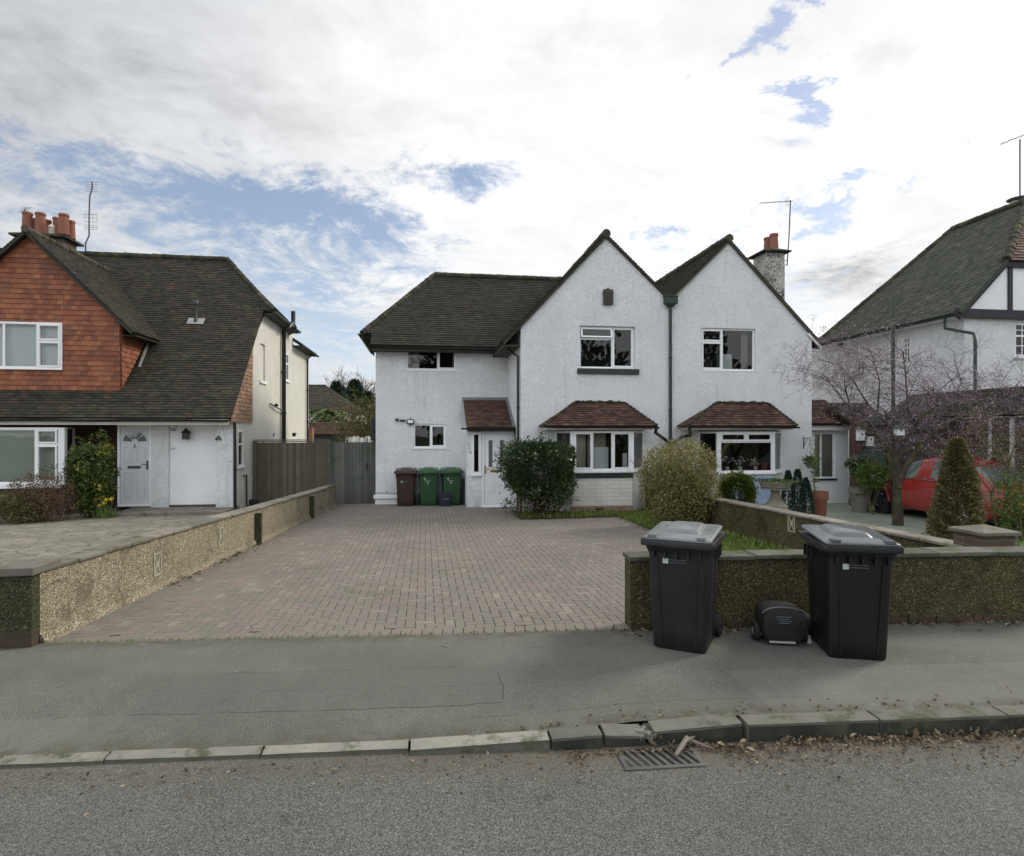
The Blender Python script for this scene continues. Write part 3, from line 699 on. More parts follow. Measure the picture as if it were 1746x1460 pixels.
def grow(mb, p, d, L, r, lvl, rg, tips, kids=4, seg=4, curv=.25, up=.05, ratio=.62, spread=.7, sides=5, minr=.0025, tint=None):
    p = Vector(p); d = Vector(d).normalized(); pts = [p]; rad = [r]
    dirs = [d]
    for i in range(seg):
        d = (d + Vector((rg.gauss(0, curv), rg.gauss(0, curv), rg.gauss(0, curv) + up)) * .6).normalized()
        p = p + d * (L / seg); pts.append(p); dirs.append(d); rad.append(max(minr * .7, r * (1 - .75 * (i + 1) / seg)))
    mb.tube(pts, rad, sides if lvl > 1 else 3, rg.random() if tint is None else tint, cap=False)
    if lvl <= 0:
        tips.append((pts[-1], dirs[-1])); tips.append((pts[len(pts) // 2], dirs[-1])); return
    for k in range(kids):
        f = rg.uniform(.3, 1.0); i = min(seg - 1, int(f * seg)); q = pts[i].lerp(pts[i + 1], f * seg - i if f < 1 else 1)
        dd = dirs[i]; side = Vector((rg.gauss(0, 1), rg.gauss(0, 1), rg.gauss(0, .7))); side = (side - dd * side.dot(dd)).normalized()
        nd = (dd * (1 - spread * .5) + side * spread).normalized()
        grow(mb, q, nd, L * ratio * rg.uniform(.7, 1.25), max(minr, rad[i] * .62), lvl - 1, rg, tips, kids, seg if lvl > 1 else 3, curv, up, ratio, spread, sides, minr, tint)
# ================================================================== SETTING
def struct(mb, name, mat, **k): o = mb.build(name, mat, None, **k); tag(o, kind='structure'); return o
# big ground sheet
mb = MB(); vs_ = [-220, 3.6, 5.2, 20.0, 60, 900]; zs_ = [-.06, -.06, -.05, -.36, -.36, -.36]
for i in range(5):
    mb.face([(-500, vs_[i], zs_[i]), (500, vs_[i], zs_[i]), (500, vs_[i + 1], zs_[i + 1]), (-500, vs_[i + 1], zs_[i + 1])])
struct(mb, 'ground', M['ground_mat'])
mb = MB(); us = [-60, -20, -8, -4, -2, 0, 2, 4, 8, 20, 60]
for a, b in zip(us, us[1:]): mb.face([(a, -9, 0), (b, -9, 0), (b, kv(b) - .06, 0), (a, kv(a) - .06, 0)])
struct(mb, 'road', M['asphalt_road'])
def drop(u): x = min(max((u - .2) / 1.6, 0), 1); return .092 * (1 - x * x * (3 - 2 * x))
def pz(u, v):
    f = min(max((v - kv(u)) / .9, 0), 1)
    return .118 - .014 * min(max((v - kv(u)) / 1.8, 0), 1) - drop(u) * (1 - f * f * (3 - 2 * f))
mb = MB(); N = 24; us = [-40, -20, -10] + [-6 + .35 * i for i in range(40)] + [10, 20, 40]
grid = [[(u, kv(u) - .005 + (bv(u) + .004 - kv(u)) * j / N, pz(u, kv(u) + (bv(u) - kv(u)) * j / N)) for j in range(N + 1)] for u in us]
V = [p for row in grid for p in row]; F = []
for i in range(len(us) - 1):
    for j in range(N): F.append((i * (N + 1) + j, (i + 1) * (N + 1) + j, (i + 1) * (N + 1) + j + 1, i * (N + 1) + j + 1))
mb.add(V, F); struct(mb, 'pavement', M['asphalt_pavement'], smooth='all')

# kerb of separate concrete stones
kerb = bpy.data.objects.new('kerb', None); COL.objects.link(kerb); tag(kerb, kind='structure')
def kerbstone(u0, u1, h0, h1, tilt=0, push=0, t=None, g=.008, name='kerb_stone', yaw=0):
    mb = MB(); wd = .10 if h0 < .06 and h1 < .06 else .128; n = 6; rr = random.Random(int((u0 + 50) * 97))
    u0 += g; u1 -= g; vs = []; prof = [(0, -.12), (0, 0), (-.018, 0), (-wd + .022, -.002 - tilt), (-wd + .005, -.007 - tilt), (-wd, -.022 - tilt), (-wd - .004, -.14)]
    prof = prof[1:] + [prof[0]]
    for i in range(n + 1):
        u = u0 + (u1 - u0) * i / n; h = h0 + (h1 - h0) * i / n
        for a, b in prof:
            z = h + b + rr.uniform(-.0018, .0018) if b > -.1 else -.06
            vs.append((u, kv(u) - .001 + a + push + yaw * (i / n - .5) + rr.uniform(-.0015, .0015), z))
    m = len(prof); fs = []
    for i in range(n):
        for j in range(m): fs.append((i * m + j, i * m + (j + 1) % m, (i + 1) * m + (j + 1) % m, (i + 1) * m + j))
    fs += [tuple(range(m))[::-1], tuple(n * m + k for k in range(m))]
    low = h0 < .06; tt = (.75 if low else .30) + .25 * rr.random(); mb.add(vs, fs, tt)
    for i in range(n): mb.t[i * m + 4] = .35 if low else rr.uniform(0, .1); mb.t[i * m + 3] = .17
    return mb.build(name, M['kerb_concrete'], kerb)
U = lambda x, y=1250: ongz(x, y).x
hz = lambda u: pz(u, kv(u))
edges = [-9.0, -8.08, -7.17, -6.26, -5.35, -4.43, -3.5, -2.60]
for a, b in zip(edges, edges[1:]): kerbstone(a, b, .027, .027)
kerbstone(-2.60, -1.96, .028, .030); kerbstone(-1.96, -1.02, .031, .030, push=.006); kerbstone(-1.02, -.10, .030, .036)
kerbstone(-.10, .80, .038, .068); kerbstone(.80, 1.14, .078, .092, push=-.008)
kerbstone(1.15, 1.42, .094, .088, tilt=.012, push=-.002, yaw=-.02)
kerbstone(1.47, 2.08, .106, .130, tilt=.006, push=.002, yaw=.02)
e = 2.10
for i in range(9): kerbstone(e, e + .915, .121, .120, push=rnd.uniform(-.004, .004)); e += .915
# dark break between the two pieces of the cracked stone
mb = MB()
for i in range(46):
    u = rnd.uniform(1.38, 1.52); v = kv(u) - rnd.uniform(0.0, .12); s = rnd.uniform(.008, .022)
    mb.box((u, v, .05 + rnd.uniform(0, .025)), (s, rnd.uniform(-s, s), 0), (rnd.uniform(-s, s) * .5, s, 0), (0, 0, s * .6), rnd.random())
mb.build('rubble', M['kerb_concrete'], kerb)

# ------------------------------------------------------------------ drive of brick paving
LW = [(-3.50, 6.06), (-3.36, 8.0), (-3.2, 10.0), (-3.0, 12.5), (-2.86, 14.5), (-2.74, 16.4), (-2.66, 18.55)]     # line of the left garden wall (drive side)
def lwu(v):
    for (a, b), (c, d) in zip(LW, LW[1:]):
        if v <= d: return a + (c - a) * (v - b) / (d - b)
    return LW[-1][0]
def in_drive(u, v):
    if v < bv(u) + .155 or v > 18.75: return False
    if u < lwu(v) - .05: return False
    if v > 16.1: return u < 2.7
    if v > 14.15: return u < 2.28
    if v > 5.6: return u < 4.62
    return False
mb = MB()
strips = [5.2, 6.5, 8, 10, 12, 14.2, 16, 18.8]
drive = MB(); br = random.Random(3)
und = lambda u, v: .004 * math.sin(u * 1.7 + v * .9) + .003 * math.sin(v * 2.3 - u)
def brick_at(u0, v0, lu, lv, rot=0.0, t=None, up=0.0):
    g = .0032; bz = .0032; cu, cv = u0 + lu / 2, v0 + lv / 2
    zz = up + br.uniform(-.0014, .0014); tu, tv = br.uniform(-.006, .006), br.uniform(-.006, .006); t = .09 + .91 * br.random() if t is None else t
    c, s = math.cos(rot), math.sin(rot)
    def P(a, b, dz):
        x = cu + a * c - b * s; y = cv + a * s + b * c
        return (x, y, gz(y) + und(x, y) + zz + dz + tu * a + tv * b)
    A, B = lu / 2 - g, lv / 2 - g
    lo = [P(-A, -B, -.012), P(A, -B, -.012), P(A, B, -.012), P(-A, B, -.012)]
    mi = [P(-A, -B, -bz), P(A, -B, -bz), P(A, B, -bz), P(-A, B, -bz)]
    A2, B2 = A - bz, B - bz
    hi = [P(-A2, -B2, 0), P(A2, -B2, 0), P(A2, B2, 0), P(-A2, B2, 0)]
    fs = [(8, 9, 10, 11)] + [(i, (i + 1) % 4, 4 + (i + 1) % 4, 4 + i) for i in range(4)] + [(4 + i, 4 + (i + 1) % 4, 8 + (i + 1) % 4, 8 + i) for i in range(4)]
    drive.add(lo + mi + hi, fs, t)
# ninety-degree herringbone
cell = .1
for j in range(0, 137):
    for i in range(-40, 50):
        q = (i + j) % 4; u, v = i * cell, 5.25 + j * cell
        if q == 0 and in_drive(u + .1, v + .05): brick_at(u, v, .2, .1)
        elif q == 2 and in_drive(u + .05, v + .1): brick_at(u, v, .1, .2)
u = -3.55
while u < 2.3: brick_at(u, bv(u + .05) + .006, .1, .2, rot=-.075, up=.0035); u += .1005
v = 6.0
while v < 14.2: brick_at(4.64, v, .1, .2); v += .2
u = 2.28
while u < 4.7: brick_at(u, 14.16, .2, .1); u += .2
for a, b in zip(strips, strips[1:]):
    R_ = 4.85 if b < 15 else 2.9
    drive.add([(lwu(a) - .1, a, gz(a) - .009), (R_, a, gz(a) - .009), (R_, b, gz(b) - .009), (lwu(b) - .1, b, gz(b) - .009)], [(0, 1, 2, 3)], .02)
struct(drive, 'driveway', M['paving_brick'])

# neighbour's crazy-paved forecourt (left), with a concrete step along the porch
mb = MB()
for a, b in zip([5.95, 8, 11, 14, 17, 19.4], [8, 11, 14, 17, 19.4]):
    mb.face([(-16, a, gz(a) + .012), (lwu(a) - .1, a, gz(a) + .012), (lwu(b) - .1, b, gz(b) + .012), (-16, b, gz(b) + .012)])
struct(mb, 'patio', M['crazy_paving'])
# right-hand front garden and forecourt
mb = MB()
for a, b in zip([5.45, 8, 11, 14, 16.1], [8, 11, 14, 16.1]):
    mb.face([(4.7, a, gz(a) + .012), (6.9, a, gz(a) + .012), (6.9, b, gz(b) + .012), (4.7, b, gz(b) + .012)])
mb.face([(2.3, 14.27, gz(14.27) + .014), (4.7, 14.27, gz(14.27) + .014), (4.7, 16.1, gz(16.1) + .014), (2.3, 16.1, gz(16.1) + .014)])
struct(mb, 'flower_bed', M['garden_soil'])
mb = MB()
for a, b in zip([5.3, 8, 11, 14, 17.6], [8, 11, 14, 17.6]):
    mb.face([(6.9, a, gz(a) + .016), (14.2, a, gz(a) + .016), (14.2, b, gz(b) + .016), (6.9, b, gz(b) + .016)])
mb.face([(6.2, 5.3, gz(5.3) + .02), (6.95, 5.3, gz(5.3) + .02), (6.95, 16, gz(16) + .02), (6.2, 16, gz(16) + .02)])
struct(mb, 'forecourt', M['forecourt_concrete'])

# ================================================================== GARDEN WALLS
def x_vent(parent, fr, a, b, w=.19, h=.29):
    mb = MB(); ring(mb, fr, a - w / 2, a + w / 2, b - h / 2, b + h / 2, .022, -.02, .012)
    L = math.hypot(w, h) / 2 - .02
    for s in (1, -1):
        dx, dy = w / 2 - .02, s * (h / 2 - .02); ln = math.hypot(dx, dy)
        X = (fr.x * dx + fr.y * dy); Y = (fr.x * -dy + fr.y * dx) / ln * .011
        mb.box(fr(a, b, -.004), X, Y, fr.n * (.010 + (.001 if s > 0 else 0)))
    bar(mb, fr, a - .035, a + .035, b - .035, b + .035, -.02, .009)
    mb2 = MB(); bar(mb2, fr, a - w / 2, a + w / 2, b - h / 2, b + h / 2, -.03, -.018)
    o = mb.build('vent_block', M['concrete_vent'], parent); return o
def copings(mb, line, w, z, ln=.45, th=.042, seed=5, drop_=None):
    """coping stones along a polyline (left edge points), w = overall width, centred"""
    rr = random.Random(seed)
    for (x0, y0), (x1, y1) in zip(line, line[1:]):
        L = math.hypot(x1 - x0, y1 - y0); n = max(1, round(L / ln)); dx, dy = (x1 - x0) / L, (y1 - y0) / L
        for i in range(n):
            a, b = L * i / n + .003, L * (i + 1) / n - .003; m = (a + b) / 2
            cx_, cy_ = x0 + dx * m, y0 + dy * m; zz = z(cy_) + rr.uniform(-.004, .004); t = rr.random()
            za, zb = z(y0 + dy * a) - z(cy_), z(y0 + dy * b) - z(cy_)
            X = Vector((dx * (b - a) / 2, dy * (b - a) / 2, (zb - za) / 2)); Y = Vector((-dy, dx, rr.uniform(-.008, .008))) * (w / 2 + rr.uniform(-.003, .003))
            mb.box((cx_, cy_, zz + th / 2), X, Y, (0, 0, th / 2), t)
# left wall, between the drive and the neighbour
lw = thing('garden_wall', 'low pebble-dashed wall with stone coping between the brick drive and the left forecourt', 'wall', (-3.5, 6.1, .1))
wtop = lambda v: gz(v) + .66 - .006 * (v - 6)
WT = .21
mb = MB()
for (a, b), (c, d) in zip(LW, LW[1:]):
    x = Vector((c - a, d - b, 0)); vs = [(a, b), (c, d), (c - WT, d), (a - WT, b)]
    z0 = [gz(b) - .1, gz(d) - .1]; z1 = [wtop(b), wtop(d)]
    P = [(a, b, z0[0]), (c, d, z0[1]), (c - WT, d, z0[1]), (a - WT, b, z0[0]), (a, b, z1[0]), (c, d, z1[1]), (c - WT, d, z1[1]), (a - WT, b, z1[0])]
    mb.add(P, [(0, 1, 5, 4), (2, 3, 7, 6), (4, 5, 6, 7), (3, 0, 4, 7), (1, 2, 6, 5)])
mb.build('wall', M['dash_tan'], lw)
mb = MB(); copings(mb, [(a - WT / 2, b + (.05 if i == 0 else 0)) for i, (a, b) in enumerate(LW)], .27, wtop, seed=4); mb.build('coping', M['coping'], lw, bevel=.012)
# cement fillet at the foot of the wall
mb = MB()
for (a, b), (c, d) in zip(LW, LW[1:]):
    mb.add([(a - .01, b, gz(b) - .02), (c - .01, d, gz(d) - .02), (c - .01, d, gz(d) + .085), (a - .01, b, gz(b) + .085), (a + .05, b, gz(b) - .02), (c + .05, d, gz(d) - .02), (c + .018, d, gz(d) + .085), (a + .018, b, gz(b) + .085)],
           [(4, 5, 6, 7), (7, 6, 2, 3), (0, 4, 7, 3)])
mb.build('footing', M['dash_tan'], lw)
for (a, b), (c, d), pxs in ((LW[0], LW[1], [(268, 962, 1)]), (LW[1], LW[2], [(376, 915, 1)]), (LW[3], LW[4], [(502, 862, 1)])):
    X = Vector((c - a, d - b, 0)).normalized(); fr = Fr((a, b, 0), X, (0, 0, 1), X.cross(Vector((0, 0, 1))))
    for px, py, _ in pxs: aa, bb = fr.px(px, py); x_vent(lw, fr, aa, bb)
for px, py0, py1 in ((436, 870, 914), (528, 841, 876)):
    v0 = onu(px, py1, lwu(11)).y
    for _ in range(4): v0 = onu(px, py1, lwu(v0)).y
    mb = MB(); u0 = lwu(v0); mb.bx(u0 - .02, u0 + .10, v0 - .055, v0 + .055, gz(v0) - .05, wtop(v0) - .06); mb.build('buttress', M['dash_darkest'], lw)
mb = MB(); a, b = LW[0]
mb.bx(a - .30, a + .0, b - .12, b + .24, gz(b) + .17, wtop(b) - .002); mb.build('pier', M['dash_darkest'], lw)
mb = MB(); mb.bx(a - .295, a - .004, b - .115, b + .235, gz(b) - .1, gz(b) + .17); mb.build('pier_base', M['brick_mossy'], lw)
mb = MB(); mb.bx(a - .33, a + .03, b - .15, b + .27, wtop(b), wtop(b) + .075, .1); mb.build('pier_cap', M['coping'], lw, bevel=.01)

# right front wall along the pavement
def streetwall(nm, label, u0, u1, ztop, mat, th=.22, cap_t=.045):
    t = thing(nm, label, 'wall', (u0, bv(u0), .1))
    mb = MB(); p0, p1 = Vector((u0, bv(u0), 0)), Vector((u1, bv(u1), 0)); X = (p1 - p0).normalized(); N_ = Vector((-X.y, X.x, 0))
    mb.box((p0 + p1) / 2 + N_ * th / 2 + Vector((0, 0, (ztop - .05) / 2)), (p1 - p0) / 2, N_ * th / 2, (0, 0, (ztop + .05) / 2)); mb.build('wall', mat, t)
    mb = MB(); q0 = p0 + N_ * th / 2 - X * .02; q1 = p1 + N_ * th / 2
    copings(mb, [(q0.x, q0.y), (q1.x, q1.y)], th + .06, lambda v: ztop, ln=.62, th=cap_t, seed=9); mb.build('coping', M['coping_dark'], t, bevel=.01)
    return t, Fr(p0, X, (0, 0, 1), -N_)
fw, ffr = streetwall('garden_wall', 'low dark mossy pebble-dashed wall along the pavement behind the two black wheelie bins', 1.99, 6.42, .775, M['dash_dark'])
mb = MB()
for k in range(40):          # broken brick plinth along the foot
    a = .05 + k * .1; bar(mb, ffr, a, a + .095, .06, .15 + rnd.uniform(0, .05), -.01, rnd.uniform(.008, .03), rnd.random())
mb.build('plinth', M['brick_mossy'], fw)
# dividing wall between the two right-hand gardens
dw = thing('garden_wall', 'low weathered dividing wall running back from the brick pier to the round clipped bush', 'wall', (6.15, 5.75, .1))
mb = MB(); ys = [5.95, 8, 10, 12, 14, 15.85]
dtop = lambda v: gz(v) + .62
for a, b in zip(ys, ys[1:]):
    P = [(6.02, a, gz(a) - .1), (6.22, a, gz(a) - .1), (6.22, b, gz(b) - .1), (6.02, b, gz(b) - .1), (6.02, a, dtop(a)), (6.22, a, dtop(a)), (6.22, b, dtop(b)), (6.02, b, dtop(b))]
    mb.add(P, [(0, 4, 7, 3), (1, 2, 6, 5), (4, 5, 6, 7), (0, 1, 5, 4), (2, 3, 7, 6)])
mb.build('wall', M['dash_dark'], dw)
mb = MB(); copings(mb, [(6.12, a) for a in ys], .27, dtop, ln=.46, seed=14); mb.build('coping', M['coping'], dw, bevel=.012)
a_, b_ = sideL(6.02).px(1350, 893); x_vent(dw, sideL(6.02), a_, b_, .19, .28)
bp = thing('brick_pier', 'stone-capped brick pier at the right edge behind the street wall', 'pier', (6.2, 5.75, .1))
mb = MB(); mb.bx(6.03, 6.43, 5.72, 6.10, 0, .90); mb.build('pier', M['brick_stack'], bp)
mb = MB()
mb.add([(5.99, 5.68, .90), (6.47, 5.68, .90), (6.47, 6.14, .90), (5.99, 6.14, .90), (5.99, 5.68, .94), (6.47, 5.68, .94), (6.47, 6.14, .94), (5.99, 6.14, .94), (6.23, 5.91, 1.0)],
       [(3, 2, 1, 0), (0, 1, 5, 4), (1, 2, 6, 5), (2, 3, 7, 6), (3, 0, 4, 7), (4, 5, 8), (5, 6, 8), (6, 7, 8), (7, 4, 8)], .2)
mb.build('pier_cap', M['coping'], bp, bevel=.008)
# ================================================================== HOUSES
def pipe(pts, r, parent, mat='black_gutter', name='downpipe', clips=True):
    mb = MB(); mb.tube(pts, r, 10)
    if clips:
        for p, q in zip(pts, pts[1:]):
            p, q = Vector(p), Vector(q); L = (q - p).length
            if L > 1.2:
                for i in range(1, int(L / 1.5) + 1): c = p.lerp(q, i / (int(L / 1.5) + 1)); d = (q - p).normalized(); mb.tube([c - d * .03, c + d * .03], r * 1.25, 10)
    return mb.build(name, M[mat], parent, smooth=True)
def gutter(p0, p1, parent, r=.055, mat='black_gutter', name='gutter', brackets=True):
    mb = MB(); p0, p1 = Vector(p0), Vector(p1); d = (p1 - p0).normalized(); s = d.cross(Vector((0, 0, 1))).normalized(); n = 8
    L = (p1 - p0).length; k = max(2, int(L / .5)); sag = .006
    vs = []; rr = random.Random(int(abs(p0.x * 31 + p0.y * 17)))
    for i in range(k + 1):
        c = p0.lerp(p1, i / k) + Vector((0, 0, rr.uniform(-sag, sag)))
        for r_ in (r, r - .006):
            for j in range(n + 1):
                an = math.pi * j / n; vs.append(c + s * math.cos(an) * r_ - Vector((0, 0, 1)) * math.sin(an) * r_)
    m = 2 * (n + 1); fs = []
    for i in range(k):
        for a in range(n): fs.append((i * m + a, i * m + a + 1, (i + 1) * m + a + 1, (i + 1) * m + a)); q = n + 1; fs.append((i * m + q + a + 1, i * m + q + a, (i + 1) * m + q + a, (i + 1) * m + q + a + 1))
        fs.append((i * m, (i + 1) * m, (i + 1) * m + n + 1, i * m + n + 1)); fs.append((i * m + n, i * m + 2 * n + 1, (i + 1) * m + 2 * n + 1, (i + 1) * m + n))
    mb.add(vs, fs)
    for e in (p0, p1): mb.add([e + s * math.cos(math.pi * j / n) * r - Vector((0, 0, 1)) * math.sin(math.pi * j / n) * r for j in range(n + 1)], [tuple(range(n + 1))])
    if brackets:
        for i in range(1, int(L / .9) + 1):
            c = p0 + d * (i * .9); mb.tube([c + s * r - Vector((0, 0, .0)), c - Vector((0, 0, 1.25 * r)), c - s * r], .008, 5)
    return mb.build(name, M[mat], parent)
def text(s, parent, mat, fr, a, b, size, rot=0, name='number', ext=.006, off=.008):
    cu = bpy.data.curves.new(name, 'FONT'); cu.body = s; cu.size = size; cu.extrude = ext / 2; cu.align_x = 'CENTER'; cu.align_y = 'CENTER'; cu.resolution_u = 3
    to = bpy.data.objects.new('tmp', cu); COL.objects.link(to); dg = bpy.context.evaluated_depsgraph_get(); me = bpy.data.meshes.new_from_object(to.evaluated_get(dg))
    bpy.data.objects.remove(to); me.materials.clear(); me.materials.append(mat)
    c, sn = math.cos(rot), math.sin(rot); o0 = fr(a, b, off) - (wloc(parent) if parent else Vector((0, 0, 0)))
    for v in me.vertices:
        x, y, z = v.co; v.co = o0 + fr.x * (x * c - y * sn) + fr.y * (x * sn + y * c) + fr.n * z
    o = bpy.data.objects.new(name, me); COL.objects.link(o)
    if parent: o.parent = parent
    return o
def chimney_pot(mb, c, h=.55, r0=.14, r1=.105, t=.5):
    mb.lathe(c, [(r0, 0), (r0 * .97, .05), (r1 * 1.02, h - .09), (r1 * 1.14, h - .08), (r1 * 1.18, h - .03), (r1 * 1.08, h), (r1 * .8, h), (r1 * .75, h - .2)], 18, t)
def top_cap(mb, x0, x1, y0, y1, z, o=.1, h1=.08, h2=.10, t=.4):
    mb.bx(x0 - o, x1 + o, y0 - o, y1 + o, z, z + h1, t)
    a = .0; mb.add([(x0 - o + .01, y0 - o + .01, z + h1), (x1 + o - .01, y0 - o + .01, z + h1), (x1 + o - .01, y1 + o - .01, z + h1), (x0 - o + .01, y1 + o - .01, z + h1),
            (x0 + .12, y0 + .12, z + h1 + h2), (x1 - .12, y0 + .12, z + h1 + h2), (x1 - .12, y1 - .12, z + h1 + h2), (x0 + .12, y1 - .12, z + h1 + h2)],
           [(0, 1, 5, 4), (1, 2, 6, 5), (2, 3, 7, 6), (3, 0, 4, 7), (4, 5, 6, 7)], t)
def rooms(H, specs):
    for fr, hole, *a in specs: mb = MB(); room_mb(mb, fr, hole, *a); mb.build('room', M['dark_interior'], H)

VG = 16.0; VW = 18.6
# ------------------------------------------------------------------ HOUSE A : white house with left wing and gable
HA = thing('house', 'white roughcast house with dark tiled left wing, tall gable and white front door', 'house', (2.6, VG, -.12))
F = front(VG); zb = -.5
P = lambda x, y: F.px(x, y)
cornL = P(888, 552); peakA = P(1033, 404); valley = P(1141, 512); jx = valley[0]
ua = cornL[0]
# gable wall with openings
upA = (P(989, 558)[0], P(1083, 558)[0], P(1030, 628)[1], P(1030, 556)[1])
doorhole = None
bayA = (P(948, 760)[0], P(1096, 760)[0], P(1030, 806)[1], P(1030, 734)[1])
outer = [(ua, zb), (jx, zb), valley, peakA, cornL]
mb = MB(); wall_mb(mb, F, outer, [upA, bayA])
SR = sideL(ua)      # return wall facing left
mb.face([(ua, VG, zb), (ua, VG, cornL[1]), (ua, VW + .02, cornL[1]), (ua, VW + .02, zb)])
mb.build('wall', M['render_white'], HA)
# wing wall
FW = front(VW); PW = lambda x, y: FW.px(x, y)
uwl = PW(640.5, 700)[0]; wz = 4.72
upW = (PW(693, 612)[0], PW(779, 612)[0], PW(735, 631)[1], PW(735, 596)[1])
loW = (PW(705, 745)[0], PW(761, 745)[0], PW(735, 764)[1], PW(735, 723)[1])
mb = MB(); wall_mb(mb, FW, [(uwl, zb), (ua, zb), (ua, 4.72), (uwl, 4.72)], [upW, loW])
mb.face([(uwl, VW, zb), (uwl, VW + 6.3, zb), (uwl, VW + 6.3, 5.05), (uwl, VW, 5.05)])
mb.face([(uwl, VW + 6.3, zb), (ua, VW + 6.3, zb), (ua, VW + 6.3, 5.05), (uwl, VW + 6.3, 5.05)])
mb.face([(ua, VW + 6.3, zb), (ua, 25.2, zb), (ua, 25.2, 6.0), (ua, VW + 6.3, 6.0)]); mb.face([(ua, 25.2, zb), (jx, 25.2, zb), (jx, 25.2, 6.0), (ua, 25.2, 6.0)])
mb.build('wall', M['render_white'], HA)
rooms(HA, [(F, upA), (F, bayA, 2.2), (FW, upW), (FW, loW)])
# gable roof (two slopes running back)
pu, pzk = peakA; slopeL = (peakA[1] - cornL[1]) / (peakA[0] - cornL[0]); slopeR = (peakA[1] - valley[1]) / (valley[0] - peakA[0])
vf, vb = VG - .05, 25.4
eu, ez = P(851, 593); eu = ua - .50; ez = cornL[1] - slopeL * .50
pk = pzk + .075
mb = MB()
L1 = [(eu, vf, ez + .05), (pu, vf, pk), (pu, vb, pk), (eu, vb, ez + .05)]
tiles(mb, L1, (pu - eu, 0, pk - ez), th=.014, seed=11, slab=.075)
R1 = [(pu, vf, pk), (jx, vf, pk - slopeR * (jx - pu)), (jx, vb, pk - slopeR * (jx - pu)), (pu, vb, pk)]
tiles(mb, R1, (pu - jx, 0, slopeR * (jx - pu)), th=.014, seed=12, slab=.075)
mb.build('roof', M['roof_mossy'], HA)
mb = MB(); ridge(mb, (pu, vf - .03, pk + .0), (pu, vb, pk), .12, .3, 3)
mb.build('ridge', M['ridge_tile'], HA, smooth=True)
# mortared verge
mb = MB()
for a, b in (((eu, ez), (pu, pk)), ((pu, pk), (jx, pk - slopeR * (jx - pu)))):
    p, q = Vector((a[0], vf, a[1] - .02)), Vector((b[0], vf, b[1] - .02 if a[0] == eu else b[1]))
    d = (q - p).normalized(); nn = Vector((-d.z, 0, d.x))
    if nn.z < 0: nn = -nn
    mb.box((p + q) / 2 - nn * .045 + Vector((0, .012, 0)), (q - p) / 2, nn * .024, (0, .032, 0), .3)
mb.build('verge', M['ridge_tile'], HA)
# soffit under the left overhang
mb = MB(); mb.bx(eu + .03, ua - .002, VG + .05, VW + .35, ez - .09, ez - .05); mb.build('soffit', M['soffit'], HA)
# wing roof
ve, ze = VW - .42, 4.62
k = 1.10; rz_ = pzk - .02
vr = ve + (rz_ - ze) / k
hipx = onplane(740, 463, (0, ve, ze), Vector((0, -k, 1))).x
uo = uwl - .12; us_ = uwl - .42; zs = 5.02; vs2 = ve + (zs - ze) / k
vback = 2 * vr - vs2
mb = MB()
tiles(mb, [(uo, ve, ze), (ua + .3, ve, ze), (ua + .3, vs2, zs), (uo, vs2, zs)], (0, 1, k), seed=21, slab=.06)
tiles(mb, [(us_, vs2, zs), (pu, vs2, zs), (pu, vr, rz_), (hipx, vr, rz_)], (0, 1, k), seed=22, slab=.06)
tiles(mb, [(us_, vs2, zs), (hipx, vr, rz_), (us_, vback, zs)], (1, 0, 1), seed=23, slab=.06)
tiles(mb, [(us_, vback, zs), (ua + 1.9, vback, zs), (ua + 1.9, vr, rz_), (hipx, vr, rz_)], (0, -1, k), seed=24, slab=.06, gauge=.3, tw=.5)
mb.build('roof', M['roof_mossy'], HA)
mb = MB(); ridge(mb, (hipx, vr, rz_ + .01), (pu, vr, rz_ + .01), .10, .3, 5); ridge(mb, (us_ + .02, vs2 + .02, zs - .01), (hipx, vr, rz_ - .01), .095, .14, 6)
mb.build('ridge', M['ridge_tile'], HA, smooth=True)
gutter((uo + .02, ve - .05, ze - .03), (eu + .02, ve - .05, ze - .07), HA); gutter((us_ - .05, vs2 - .1, zs - .04), (us_ - .05, vback, zs - .06), HA)
mb = MB(); mb.bx(uo + .05, eu + .02, ve + .01, ve + .035, ze - .17, ze - .035); mb.bx(us_ + .01, us_ + .035, vs2 - .02, vback, zs - .18, zs - .03)
mb.bx(uo + .05, eu + .02, ve + .04, VW - .002, ze - .16, ze - .13); mb.build('fascia', M['soffit'], HA)
# downpipe in the corner, then down the corner of the gable
pA = [onv(860, 590, VG + .9), onv(868, 597, VG + .6), (ua - .06, VG + .12, onv(882, 608, VG + .1).z), (ua - .06, VG + .12, -.1)]
pipe(pA, .036, HA)
# windows
W_, G_ = M['paint_white'], M['glass']
window(HA, F, upA, [(0, .60, 0, .70, 0), (0, .60, .70, 1, 2), (.60, 1, 0, 1, 1)], M['upvc'], G_, inset=.10, sill=None)
mb = MB(); a0, b0 = P(984, 637.5); a1, b1 = P(1089, 630); bar(mb, F, a0, a1, b0, b1, -.12, .06); mb.build('sill', M['black_green'], HA, bevel=.008)
window(HA, FW, upW, [(0, .62, 0, 1, 0), (.62, 1, 0, 1, 1)], M['upvc'], G_, inset=.05, sill=(.02, .035, .02, M['upvc']))
window(HA, FW, loW, [(0, .52, 0, 1, 0), (.52, 1, 0, 1, 1)], M['upvc'], G_, inset=.04, sill=(.02, .035, .03, M['upvc']))
mb = MB()
def drape(mb, fr, a0, a1, b0, b1, c, n=9, amp=.02):
    for i in range(n * 4):
        x0, x1 = a0 + (a1 - a0) * i / (n * 4), a0 + (a1 - a0) * (i + 1) / (n * 4)
        f = lambda x: c + amp * math.sin((x - a0) / max(a1 - a0, .01) * n * 6.283)
        mb.face([fr(x0, b0, f(x0)), fr(x1, b0, f(x1)), fr(x1, b1, f(x1)), fr(x0, b1, f(x0))])
